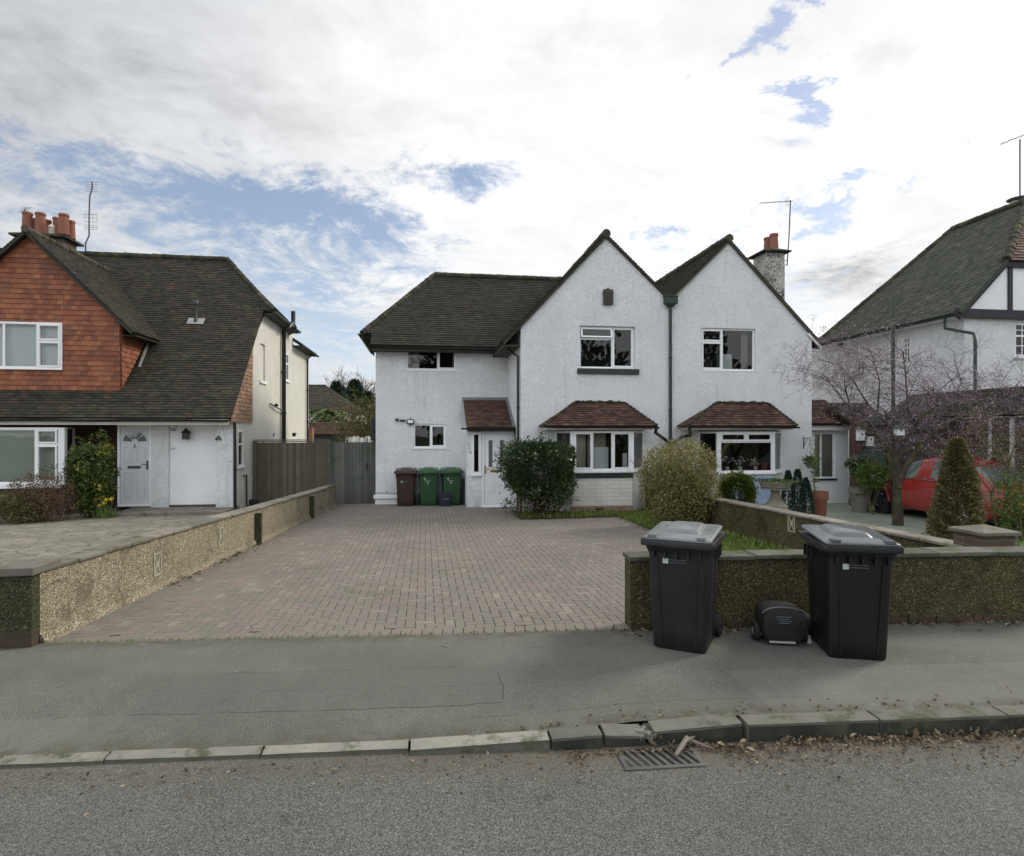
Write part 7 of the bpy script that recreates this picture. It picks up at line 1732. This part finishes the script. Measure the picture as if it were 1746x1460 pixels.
for i, (px_, py_) in enumerate(((163, 853), (171, 850), (169, 862), (181, 852), (190, 851), (177, 858))):
    q = onv(px_, py_, b0.y + .02); mb = MB(); f_ = Fr(q, (1, 0, .1), (0, .2, 1), (0, -1, .15))
    for k in range(6): a = k * 1.047 + i; mb.face([f_(0, 0, 0), f_(.028 * math.cos(a - .4), .028 * math.sin(a - .4), .004), f_(.075 * math.cos(a), .075 * math.sin(a), .0), f_(.028 * math.cos(a + .4), .028 * math.sin(a + .4), .004)], rg.random())
    mb.tube([f_(0, 0, .002), f_(0, 0, .035)], [.014, .022], 8, .2); fl_ = mb.build('flower', M['petal_yellow'], df)
    mb = MB(); mb.tube([q, (q.x + rg.uniform(-.03, .03), b0.y + .03, b0.z)], .004, 4); mb.build('stem', M['leaf_bright'], df)
# ================================================================== RIGHT GARDEN
# flowering cherry with bare twigs and pink buds
tr0 = ongz(1531, 897); ct = thing('cherry_tree', 'spreading cherry tree with pinkish buds and dark forked trunk in front of the red car', 'tree', tr0)
VT = tr0.y; rg = random.Random(44)
def tp_(px, py, dv=0): return onv(px, py, VT + dv)
mb = MB()
mb.tube([tr0 - Vector((0, 0, .15)), tp_(1531, 862), tp_(1529, 830, .05)], [.125, .095, .088], 10, .4)
limbs = [([(1529, 830), (1522, 800), (1514, 775), (1512, 745)], .06, -.2), ([(1529, 830), (1533, 805), (1526, 778), (1520, 730), (1508, 700)], .055, .3), ([(1530, 832), (1543, 800), (1562, 768), (1592, 738), (1622, 716)], .075, .1),
         ([(1514, 775), (1490, 735), (1455, 722), (1448, 690), (1440, 655)], .034, -.3), ([(1592, 738), (1610, 700), (1630, 672), (1640, 650)], .034, .5), ([(1562, 768), (1566, 730), (1548, 700), (1545, 650), (1540, 600)], .032, -.5),
         ([(1622, 716), (1655, 705), (1690, 690), (1725, 668)], .034, .4), ([(1520, 730), (1480, 690), (1455, 650), (1430, 620)], .028, .5), ([(1526, 778), (1570, 712), (1600, 690), (1590, 660)], .026, -.8),
         ([(1448, 690), (1420, 660), (1405, 640)], .018, -.2), ([(1508, 700), (1500, 650), (1485, 600)], .022, .1)]
paths = []
for pts, r, dv in limbs:
    n = len(pts); w = [tp_(x, y, dv * i / (n - 1) if r < .05 else dv * i / (n - 1)) for i, (x, y) in enumerate(pts)]
    if r < .05:   # start on the parent limb
        best = min((( (w[0] - q).length, q) for P_ in paths for q in P_), default=(0, w[0]), key=lambda e: e[0]); w[0] = best[1]
    mb.tube(w, [r * (1 - .65 * i / (n - 1)) for i in range(n)], 8, .5); dense = []
    for a, b in zip(w, w[1:]): dense += [a.lerp(b, k / 5) for k in range(5)]
    paths.append(dense + [w[-1]])
mb.build('trunk', M['bark_dark'], ct, smooth=True)
mb = MB(); tips = []
for pi, P_ in enumerate(paths):
    rng = range(int(len(P_) * (.75 if pi < 2 else .5)), len(P_))
    for i in rng:
        for _ in range(1 if rg.random() < .45 else 2):
            d = Vector((rg.gauss(0, 1), rg.gauss(0, .8), rg.uniform(.0, 1.0))); grow(mb, P_[i], d, rg.uniform(.5, 1.05), .010, 2, rg, tips, 4, 4, .28, .02, .58, .75, 4, .0034)
mb.build('crown', M['twig_purple'], ct)
rgn = np.random.default_rng(8); tp = np.array([tuple(t_[0]) for t_ in tips]); 
pts = np.repeat(tp, 2, 0) + rgn.normal(size=(len(tp) * 2, 3)) * .028
leafmesh('buds', pts[rgn.random(len(pts)) < .95], .028, M['bud_pink'], ct, .8, seed=8)
ol = pts[(rgn.random(len(pts)) < .10) & (pts[:, 2] < 3.0)]; leafmesh('young_leaves', ol, .035, M['leaf_olive'], ct, .6, seed=18)
# the dense weeping twigs right of it (second small tree)
t2 = ongz(1712, 915); wt2 = thing('small_tree', 'small multi-stemmed tree with fine dark twigs in front of the back of the red car', 'tree', t2)
rg = random.Random(45); mb = MB(); tips = []; V2 = t2.y
for pts, r in (([(1712, 915), (1722, 880), (1738, 830), (1748, 790)], .03), ([(1708, 915), (1712, 870), (1718, 825), (1720, 790), (1730, 760)], .032), ([(1704, 915), (1692, 870), (1690, 840), (1660, 800), (1645, 765)], .022), ([(1718, 840), (1740, 800), (1775, 770)], .02), ([(1720, 800), (1700, 770), (1690, 735)], .016), ([(1706, 915), (1735, 860), (1775, 810)], .024)):
    n = len(pts); w = [onv(x, y, V2 + (i * .06 if r < .025 else 0)) for i, (x, y) in enumerate(pts)]; mb.tube(w, [r * (1 - .6 * i / (n - 1)) for i in range(n)], 7, .5)
    for i in range(1, n):
        for _ in range(4): grow(mb, w[i], Vector((rg.gauss(0, 1), rg.gauss(0, .7), rg.uniform(-.1, 1))), rg.uniform(.35, .8), .008, 2, rg, tips, 5, 4, .25, .02, .58, .7, 4, .0026)
mb.build('branches', M['bark_moss'], wt2)
tp = np.array([tuple(t_[0]) for t_ in tips]); pts = tp + rgn.normal(size=tp.shape) * .03; leafmesh('buds', pts, .02, M['bud_pink'], wt2, .8, seed=9)
# further cherry at the right edge, filling the pink haze
t3 = Vector((10.9, 12.6, gz(12.6))); ct3 = thing('cherry_tree', 'second cherry tree with pinkish twigs at the right edge behind the red car', 'tree', Vector((13.0, 12.5, gz(12.6))))
b = ct3.location; rg = random.Random(47); tips = []; mb = MB(); mb.tube([b - Vector((0, 0, .1)), b + Vector((-.05, 0, .9)), b + Vector((-.1, 0, 1.4))], [.09, .07, .06], 8); mb.build('trunk', M['bark_dark'], ct3)
mb = MB()
for k in range(11): an = rg.uniform(0, 6.28); grow(mb, b + Vector((-.1, 0, rg.uniform(1.1, 1.5))), (math.cos(an) * 1.3, math.sin(an) * .9, .55), rg.uniform(1.2, 1.9), .022, 3, rg, tips, 5, 4, .2, .02, .55, .65, 4, .0035)
mb.build('crown', M['twig_purple'], ct3)
tp = np.array([tuple(t_[0]) for t_ in tips]); sel = rgn.random(len(tp)) < 1.1; leafmesh('buds', tp[sel] + rgn.normal(size=tp[sel].shape) * .03, .03, M['bud_pink'], ct3, .8, seed=10)
# brownish conifer
p = onv(1632, 930, 8.9); z0 = gz(8.9); hh = onv(1632, 745, 8.9).z - z0
cn = conifer('conifer_shrub', 'brown-green cone-shaped conifer with ragged top in front of the red car', (p.x, 8.9, z0), hh * .96, .40, 'leaf_conifer_brown', 10000, .075, 301, .03, power=.62, cat='shrub')
pts = np.array([p.x, 8.9, z0]) + np.random.default_rng(3).normal(size=(1500, 3)) * [.45, .25, .05] + [0, 0, .12]; leafmesh('ground_leaves', pts, .06, M['leaf_bright'], cn, .6, seed=33, up=.4)
p = onv(1732, 875, 9.6); bush('shrub', 'yellow-green shrub at the right edge before the back of the red car', (p.x + .15, 9.6, .62), (.42, .35, .55), 'leaf_bright', 1500, .05, 303, base_z=gz(9.4), nst=10, thick=.8)
# round clipped bush
p = onv(1256, 838, 12.9); bush('shrub', 'round clipped yellow-green box bush in front of the right bay window', (onv(1256, 838, 13.2).x, 13.2, .60), (.36, .34, .42), 'leaf_box', 15000, .052, 304, base_z=gz(13.2), squash=2.5, lump=.03, thick=.25)
# stone urn on pedestal with planting
ur = onv(1322, 855, 11.2); ut = thing('urn', 'wide stone urn on a pedestal planted with low moss behind the dividing wall', 'urn', (ur.x, 11.2, gz(11.2)))
uz = lambda y: onv(1322, y, 11.2).z
kx = 11.2 / FPX / 1.0
mb = MB(); prof = [(.24, gz(11.2)), (.24, uz(862)), (.17, uz(858)), (.10, uz(850)), (.085, uz(840)), (.10, uz(836)), (.20, uz(833)), (.28, uz(830)), (.29, uz(826)), (.31, uz(825)), (.315, uz(821)), (.27, uz(820))]
mb.lathe((ur.x, 11.2, 0), prof, 28); mb.build('bowl', M['stone_urn'], ut, smooth=35)
mb = MB()
mb.tube([(ur.x + .262 * math.cos(i * 6.283 / 66), 11.2 + .262 * math.sin(i * 6.283 / 66), uz(833)) for i in range(67)], [.012 + .010 * abs(math.sin(i * 3.1416 / 3)) for i in range(67)], 6)
mb.build('beading', M['stone_urn'], ut, smooth=True)
pts = np.array([ur.x, 11.2, uz(821)]) + np.random.default_rng(3).normal(size=(2600, 3)) * [.145, .145, .012]; pts[:, 2] = np.maximum(pts[:, 2], uz(821)); leafmesh('moss', pts, .035, M['leaf_yellow_laurel'], ut, .7, seed=31, up=.3, tint=np.random.default_rng(4).random(len(pts)) * .75)
# three small dark pot conifers
for i, (px_, ty, v) in enumerate(((1344, 805, 12.6), (1360, 803, 12.2), (1374, 818, 11.9))):
    b0 = onv(px_, 880, v); z0 = gz(v) + .26; tz = onv(px_, ty, v).z
    tcf = conifer('dwarf_conifer', ['leftmost of the three little dark conifers by the white corner', 'middle and tallest of the three little dark conifers by the white corner', 'rightmost of the three little dark conifers by the white corner'][i], (b0.x, v, z0), tz - z0, .17, 'leaf_blue_conifer', 2600, .045, 310 + i, .015, 'little conifers in black pots', .7, cat='plant')
    mb = MB(); mb.lathe((b0.x, v, gz(v)), [(.12, 0), (.16, .27), (.17, .27), (.17, .31), (.14, .31)], 16); mb.build('pot', M['plastic_dark'], tcf)
def pot_at(px_, v, top_py, r, mat, parent, lab=None):
    q = onv(px_, 870, v); z0 = gz(v) + .016; zt = onv(px_, top_py, v).z; mb = MB(); h = zt - z0
    mb.lathe((q.x, v, z0), [(r * .66, 0), (r * .86, h * .72), (r * .98, h * .76), (r, h * .78), (r, h * .96), (r * 1.02, h), (r * .88, h), (r * .8, h * .9)], 24); return mb.build('pot', M[mat], parent, smooth=35), Vector((q.x, v, zt))
# terracotta pot with climbing stem
v = 12.4; q = onv(1396, 870, v); tt_ = thing('potted_climber', 'terracotta pot with a thin climbing plant on a stake beside the porch window', 'plant', (q.x, v, gz(v)))
_, tpz = pot_at(1397, v, 838, .19, 'terracotta_pot', tt_)
mb = MB(); rg = random.Random(4); s0 = Vector((tpz.x - .1, v - .05, gz(v))); mb.tube([s0, onv(1387, 800, v), onv(1389, 765, v)], [.012, .01, .006], 6)
for i in range(26): a = s0.lerp(onv(1388, 770, v), rg.random()); mb.tube([a, a + Vector((rg.gauss(0, .09), rg.gauss(0, .06), rg.uniform(0, .16)))], [.004, .002], 3)
mb.build('stem', M['twig_olive'], tt_)
pts = np.array([onv(1389, 800, v)]) + np.random.default_rng(3).normal(size=(260, 3)) * [.05, .05, .32]; leafmesh('foliage', pts, .045, M['leaf_bright'], tt_, .6, seed=35)
# ball topiary in a pot
v = 14.2; q = onv(1466, 860, v); tb = thing('potted_topiary', 'bushy round-headed evergreen in a pale clay pot right of the glazed porch', 'plant', (q.x, v, gz(v)))
_, tz_ = pot_at(1467, v, 831, .29, 'coping', tb)
cc = onv(1466, 790, v); leafmesh('foliage', np.concatenate([shell_pts(3200, cc, (.33, .3, .2), 61, .15, .6), shell_pts(900, cc - Vector((0, 0, .22)), (.2, .2, .22), 62, .2, .7)]), .06, M['leaf_laurel'], tb, .5, seed=63, tint=np.random.default_rng(1).random(4100) * .9)
mb = MB(); mb.tube([(cc.x, v, tz_.z - .1), (cc.x, v, cc.z)], .03, 7); mb.build('stem', M['bark_dark'], tb)
p = onv(1488, 812, 13.6); bush('shrub', 'light green arching shrub between the potted topiary and the cherry trunk', (p.x, 13.6, .92), (.30, .3, .30), 'leaf_bright', 2600, .05, 320, base_z=gz(13.6), lump=.25, thick=.6, nst=5, sr=.006)
p = onv(1503, 838, 13.9); bx_ = thing('barrow', 'dark object standing low beneath the light green arching shrub', 'barrow', (p.x, 13.8, gz(13.8)))
mb = MB(); loft(mb, [[(x + p.x, y + 13.9, z) for x, y, z in rrect(.26, .3, .04, .18)], [(x + p.x, y + 13.9, z) for x, y, z in rrect(.42, .4, .05, .42)]]); mb.build('tray', M['plastic_dark'], bx_)
mb = MB(); mb.tube([(p.x - .1, 13.7, .12), (p.x - .06, 13.7, .12)], .16, 16); mb.tube([(p.x + .05, 13.7, gz(13.8)), (p.x + .1, 13.9, .3)], .015, 6); mb.tube([(p.x + .2, 13.9, gz(13.8)), (p.x + .1, 13.9, .3)], .015, 6); mb.build('wheel', M['rubber'], bx_)
# hanging basket on a bracket
hb = onv(1381, 768, VG - .4); ht = thing('hanging_basket', 'small dark hanging basket with orange and green plant on the white corner', 'basket', (hb.x, hb.y, hb.z))
mb = MB(); hz_ = onv(1381, 789, VG - .4).z; mb.lathe((hb.x, hb.y, 0), [(.06, hz_ - .16), (.15, hz_ - .02), (.16, hz_), (.13, hz_)], 16); mb.build('basket', M['shed_green'], ht, smooth=True)
bk = onv(1370, 752, VG); mb = MB(); zt_ = onv(1370, 745, VG).z; zb_ = onv(1370, 765, VG).z; mb.tube([(bk.x, VG - .01, zt_), (bk.x, VG - .01, zb_)], .014, 6); mb.tube([(bk.x, VG - .01, zt_ - .05), (hb.x, hb.y, zt_ - .02)], .010, 6); mb.tube([(bk.x, VG - .01, zb_ + .06), (bk.x + (hb.x - bk.x) * .6, VG - .25, zt_ - .06)], .008, 6)
for a in (0, 2.1, 4.2): mb.tube([(hb.x, hb.y, zt_ - .03), (hb.x + .14 * math.cos(a), hb.y + .14 * math.sin(a), hz_)], .004, 4)
mb.build('bracket', M['plastic_dark'], ht)
pts = np.array([hb.x, hb.y, hz_ + .07]) + np.random.default_rng(3).normal(size=(380, 3)) * [.10, .08, .06]; leafmesh('foliage', pts, .05, M['leaf_bright'], ht, .6, seed=36)
pts = np.array([hb.x - .02, hb.y, hz_ + .12]) + np.random.default_rng(5).normal(size=(90, 3)) * [.06, .05, .04]; leafmesh('flowers', pts, .04, M['leaf_brown_shrub'], ht, .8, seed=37)
# bird boxes and feeders hanging in the tree
for i, (px_, py_, w_, h_, lab) in enumerate(((1467, 742, .16, .26, 'white bird box with scrolled front left of the cherry trunk'), (1483, 752, .13, .24, 'small white bird box with dark hole, lower of the pair left of the trunk'), (1533, 737, .17, .14, 'white and green bird house hanging in the fork of the cherry tree'))):
    v = 15.4 if i < 2 else VT - .1; w_, h_ = (w_ * 1.25, h_ * 1.2) if i < 2 else (w_, h_); q = onv(px_, py_, v); tb = thing('bird_box', lab, 'bird box', q, group='bird boxes by the cherry tree'); f_ = Fr(q, (1, 0, 0), (0, 0, 1), (0, -1, 0))
    mb = MB(); bar(mb, f_, -w_ / 2, w_ / 2, -h_ / 2, h_ / 2, -.06, .06); mb.build('box', M['paint_white'], tb, bevel=.005)
    mb = MB(); mb.prism([f_(-w_ / 2 - .03, h_ / 2 + .001, -.08), f_(w_ / 2 + .03, h_ / 2 + .001, -.08), f_(0, h_ / 2 + .09, -.08)], f_.n * .17); mb.build('roof', M['shed_green' if i != 1 else 'black_green'], tb)
    n = 12; r_ = .028; mb = MB(); mb.face([f_(r_ * math.cos(k * 6.283 / n), .04 + r_ * math.sin(k * 6.283 / n), .062) for k in range(n)]); mb.build('hole', M['mirror_black'], tb)
    mb = MB(); mb.tube([f_(0, h_ / 2 + .08, 0), f_(0, h_ / 2 + .55, 0)] if i == 2 else [f_(0, 0, -.06), f_(0, .0, -.10)], .004 if i == 2 else .018, 5); mb.build('wire' if i == 2 else 'bracket', M['plastic_dark'], tb)
# ================================================================== RED CAR (built along +x, then turned)
car = thing('car', 'red rounded small car parked behind the cherry tree and conifer, rear towards the street', 'car', (0, 0, 0))
LEN = 4.12
st = [  # x, deck/roof z, half width, cabin flag half-roof width, belt z, sill z
    (.00, .50, .60, .50, .50, .34), (.06, .66, .72, .58, .62, .27), (.20, .84, .80, .62, .76, .24), (.45, .99, .85, .60, .86, .23), (.62, 1.10, .86, .58, .90, .23), (.95, 1.31, .87, .57, .93, .22), (1.30, 1.44, .88, .58, .94, .22), (1.75, 1.50, .88, .60, .94, .21),
    (2.15, 1.485, .88, .60, .93, .21), (2.50, 1.40, .88, .59, .92, .21), (2.80, 1.24, .87, .60, .90, .21), (3.10, 1.03, .86, .64, .88, .22), (3.35, .94, .85, .64, .85, .23), (3.70, .84, .82, .62, .76, .24), (3.98, .68, .74, .56, .62, .27), (4.12, .50, .60, .48, .50, .34)]
def section(x, zt, hw, rw, belt, sill):
    cab = zt > belt + .10
    half = [(hw * .90, sill), (hw * .985, sill + .10), (hw, (sill + belt) / 2 + .02), (hw * .985, belt - .10), (hw * .94, belt - .01)]
    if cab: half += [(hw * .925, belt + .02), (rw + (hw * .925 - rw) * .42, belt + (zt - belt) * .62), (rw + .03, zt - .075), (rw * .82, zt - .02), (rw * .4, zt), (0, zt + .004)]
    else:
        z_ = belt - .01; d_ = zt - z_; half += [(hw * .92, z_ + d_ * .2), (hw * .84, z_ + d_ * .5), (hw * .72, z_ + d_ * .75), (hw * .55, z_ + d_ * .92), (hw * .28, zt - .004), (0, zt)]
    left = [(x, y, z) for y, z in half]; right = [(x, -y, z) for y, z in half[::-1][1:]]
    return left + right
secs = [section(*s) for s in st]; n = len(secs[0]); body = MB(); glass = MB()
allv = [p for s in secs for p in s]; bf = []; gls = {'side_l': [], 'side_r': [], 'rear': [], 'front': []}
for i in range(len(secs) - 1):
    x0 = st[i][0]
    for k in range(n - 1):
        f = (i * n + k, (i + 1) * n + k, (i + 1) * n + k + 1, i * n + k + 1)
        kk = min(k, n - 2 - k)
        side_gl = kk in (5, 6) and .95 <= x0 < 2.8 and abs(x0 - 1.75) > .02
        rear_gl = kk in (8, 9) and .45 <= x0 < .95; front_gl = kk in (8, 9) and 2.5 <= x0 < 3.1
        if side_gl or rear_gl or front_gl: gls['rear' if rear_gl else 'front' if front_gl else 'side_l' if k < n / 2 else 'side_r'].append(f)
        else: bf.append(f)
for i in (0, len(secs) - 1): bf.append(tuple(i * n + k for k in range(n)) if i else tuple(i * n + k for k in range(n))[::-1])
body.add(allv, bf)
bo = body.build('body', M['car_red'], car, smooth=50); m_ = bo.modifiers.new('sub', 'SUBSURF'); m_.levels = 1; m_.render_levels = 1
for key, gf in gls.items():
    glass = MB(); used = sorted({i for f in gf for i in f}); ix = {v: i for i, v in enumerate(used)}; glass.add([allv[i] for i in used], [tuple(ix[i] for i in f) for f in gf])
    glass.build('windscreen' if key == 'front' else 'rear_window' if key == 'rear' else 'side_window', M['car_glass'], car, smooth='all')
mb = MB()
for a, b in (((.50, .915), (2.95, .905)),): 
    for s_ in (1, -1): mb.tube([(.98, s_ * .835, .945), (1.75, s_ * .845, .950), (2.75, s_ * .835, .925)], .012, 5)
mb.build('window_trim', M['chrome'], car, smooth=True)
for wx in (.72, 3.36):
    for s_ in (1, -1):
        mb = MB(); c = Vector((wx, s_ * .80, .315)); mb.tube([c - Vector((0, s_ * .12, 0)), c + Vector((0, s_ * .065, 0)), c + Vector((0, s_ * .08, 0))], [.315, .315, .28], 28); wh = mb.build('wheel', M['rubber'], car, smooth=35)
        mb = MB(); mb.lathe((0, 0, 0), [(.2, 0), (.19, .01)], 5); mb = MB(); mb.tube([c + Vector((0, s_ * .078, 0)), c + Vector((0, s_ * .088, 0))], [.205, .19], 24)
        for q in range(5): a = q * 1.2566; mb.tube([c + Vector((0, s_ * .09, 0)), c + Vector((.17 * math.cos(a), s_ * .092, .17 * math.sin(a)))], [.03, .022], 5)
        mb.build('rim', M['chrome'], wh)
        mb = MB(); N_ = 18; pts = [(wx + .385 * math.cos(a), s_ * .885, max(.18, .315 + .385 * math.sin(a))) for a in [math.pi * k / N_ for k in range(N_ + 1)]]
        mb.tube(pts, .035, 6); mb.build('wheel_arch', M['car_red'], car, smooth=True)
        mb = MB(); mb.face([(wx + .36 * math.cos(a), s_ * .872, .315 + .36 * math.sin(a)) for a in [math.pi * k / N_ for k in range(N_ + 1)]] + [(wx - .36, s_ * .872, .2), (wx + .36, s_ * .872, .2)]); mb.build('wheel_well', M['car_black'], car)
mb = MB(); mb.bx(.04, .16, -.70, .70, .28, .44); mb.build('bumper', M['car_black'], car, bevel=.03)
for s_ in (1, -1):
    mb = MB(); mb.tube([(.20, s_ * .64, .62), (.13, s_ * .66, .62)], [.10, .085], 16); mb.build('rear_light', M['lamp_red'], car, smooth=35)
    mb = MB(); mb.tube([(3.86, s_ * .56, .62), (3.98, s_ * .56, .61)], [.11, .09], 16); mb.build('headlight', M['curtain_pale'], car, smooth=35)
    mb = MB(); mb.box((2.62, s_ * .97, .98), (.05, 0, 0), (0, .085, 0), (0, 0, .06)); mb.build('mirror', M['car_red'], car, bevel=.025)
mb = MB(); mb.bx(.015, .04, -.26, .26, .52, .63); mb.build('number_plate', M['petal_yellow'], car)
mb = MB(); mb.bx(.1, 4.0, -.78, .78, .20, .26); mb.build('underbody', M['car_black'], car)
mb = MB(); mb.tube([(1.22, .893, .80), (1.22, .893, .30)], .005, 4); mb.tube([(2.58, .893, .80), (2.58, .893, .30)], .005, 4); mb.tube([(1.35, .90, .80), (1.5, .90, .80)], .014, 5); mb.build('door_line', M['car_black'], car)
rc = (11.35, 10.55); car.location = (rc[0] + .88, rc[1] - .05, gz(12)); car.rotation_euler = (0, 0, R(86))
# ================================================================== AERIALS
def aerial(label, foot, mast, boom0, boom1, els, elen, r=.015, extra=None, eldir=None, nm='tv_aerial'):
    t = thing(nm, label, 'aerial', foot); mb = MB(); mb.tube([foot] + mast, r, 7); mb.build('mast', M['aerial_metal'], t, smooth=True)
    mb = MB(); b0, b1 = Vector(boom0), Vector(boom1); mb.tube([b0, b1], .011, 5); d = (b1 - b0).normalized(); e = Vector(eldir) if eldir else d.cross(Vector((0, 0, 1))).normalized()
    for i in range(els): q = b0.lerp(b1, i / (els - 1)); mb.tube([q - e * elen / 2, q + e * elen / 2], .006, 4)
    if extra: extra(mb)
    mb.build('yagi', M['aerial_metal'], t); return t
a0 = onv(1342, 452, 19.6); a1 = onv(1348, 342, 19.6)
def exB(mb):
    b = onv(1342, 344, 19.6)
    for i in range(5): z = -.14 + i * .07; mb.tube([b + Vector((.02, -.12, z)), b + Vector((.02, .12, z))], .006, 4)
    mb.tube([onv(1337, 444, 19.6), onv(1343, 444, 19.6)], .012, 5); mb.tube([onv(1337, 452, 19.6), onv(1343, 452, 19.6)], .012, 5)
aerial('tall thin television aerial beside the chimney of the right white house, boom pointing left', onv(1342, 453, 19.6), [onv(1345, 410, 19.6), a1], onv(1350, 343, 19.6), onv(1296, 346.5, 19.6), 12, .16, .022, exB, (0, 1, 0))
fC = onv(146, 430, 22.3)
def exC(mb):
    for y0, hh in ((372, .26), (388, .15)):
        c = onv(155, y0, 22.2)
        for z in (-hh / 2, 0, hh / 2): mb.tube([c + Vector((-.19, 0, z)), c + Vector((.19, 0, z))], .007, 4)
        for x in (-.19, -.06, .06, .19): mb.tube([c + Vector((x, 0, -hh / 2)), c + Vector((x, 0, hh / 2))], .005, 4)
aerial('tall stacked television aerial right of the left chimney', fC, [onv(146, 415, 22.3), onv(152, 402, 22.3), onv(152, 370, 22.3), onv(153, 335, 22.3), onv(157, 322, 22.3), onv(157, 310, 22.3)], onv(156, 326, 22.3), onv(157, 311, 22.3), 5, .40, .024, exC, (1, 0, 0))
f2 = onv(42, 385, 23.6); aerial('small television aerial at the left end of the left chimney stack', f2, [onv(42, 356, 23.6)], onv(38, 362, 23.6), onv(46, 354, 23.6), 5, .36, .016, None, (1, 0, .1))
f3 = onv(1739, 352, 15.6); aerial('long-boomed television aerial above the roof at the top right edge', f3, [onv(1739, 238, 15.6)], onv(1706, 246, 15.6), onv(1775, 219, 15.6), 15, .14, .02, None, (0, .6, .6))
tD = thing('chimney', 'small clay ridge chimney at the top right edge under the long aerial', 'chimney', onv(1737, 352, 15.6)); q = onv(1735, 350, 15.5)
mb = MB(); mb.lathe((q.x, q.y, q.z - .4), [(.15, 0), (.16, .4), (.19, .42), (.17, .5)], 14); mb.build('pot', M['fascia'], tD, smooth=35); mb = MB(); mb.lathe((q.x + .05, q.y, q.z + .17), [(.30, 0), (.31, .02), (.05, .07)], 16); mb.build('cowl', M['lead'], tD, smooth=35)
# dark pole behind the cherry tree
pp_ = onv(1523, 700, 13.4); pl_ = thing('pole', 'dark upright mossy pole standing behind the cherry tree against the white side wall', 'pole', (pp_.x, 13.4, gz(13.4)))
mb = MB(); mb.tube([(pp_.x, 13.4, -.2), (pp_.x, 13.4, onv(1523, 560, 13.4).z)], [.05, .042], 10); mb.tube([(pp_.x, 13.4, onv(1523, 562, 13.4).z), (pp_.x, 13.4, onv(1523, 510, 13.4).z)], [.022, .016], 8); mb.build('shaft', M['black_green'], pl_, smooth=True)
# black-framed chair corner poking in at the left edge
q = ongz(-14, 1096); fr_ = Fr((q.x, q.y, 0), (1, .1, 0), (0, 0, 1), (.1, -1, 0)); bc = thing('metal_frame', 'rounded black tubular frame with pale panel cut off by the left edge', 'frame', (q.x, q.y, .1))
A = [onv(-40, 1012, q.y), onv(-2, 1012, q.y), onv(3.5, 1022, q.y), onv(4, 1080, q.y), onv(0, 1092, q.y), onv(-40, 1092, q.y)]
mb = MB(); mb.tube(A, .011, 8); mb.tube([onv(-30, 1026, q.y), onv(7, 1025, q.y)], .008, 6); mb.tube([onv(1, 1036, q.y), onv(6, 1034, q.y)], .008, 6)
for x_ in (-30, 0): mb.tube([onv(x_, 1088, q.y), Vector((onv(x_, 1088, q.y).x, q.y, .10))], .01, 6)
mb.build('tube', M['plastic_dark'], bc, smooth=True)
mb = MB(); mb.prism([onv(-38, 1030, q.y + .01), onv(1, 1030, q.y + .01), onv(1, 1080, q.y + .01), onv(-38, 1080, q.y + .01)], (0, .01, 0)); mb.build('panel', M['curtain_pale'], bc)
# ================================================================== ACROSS THE ROAD (seen in the window glass)
for i, (u, v, h_) in enumerate(((-9, -22, 11), (3, -26, 13), (15, -21, 10), (28, -25, 12))):
    t_ = thing('garden_tree', ['broad evergreen across the road', 'tall evergreen across the road', 'low evergreen across the road', 'far evergreen across the road'][i], 'tree', (u, v, -.05)); mb = MB(); mb.tube([(u, v, -.1), (u, v, h_ * .6)], [.3, .15], 8); mb.build('trunk', M['bark_dark'], t_)
    pts = shell_pts(2600, (u, v, h_ * .55), (4.2, 3, h_ * .42), 400 + i, .3, .6); leafmesh('crown', pts, .6, M['leaf_laurel'], t_, .7, seed=400 + i)
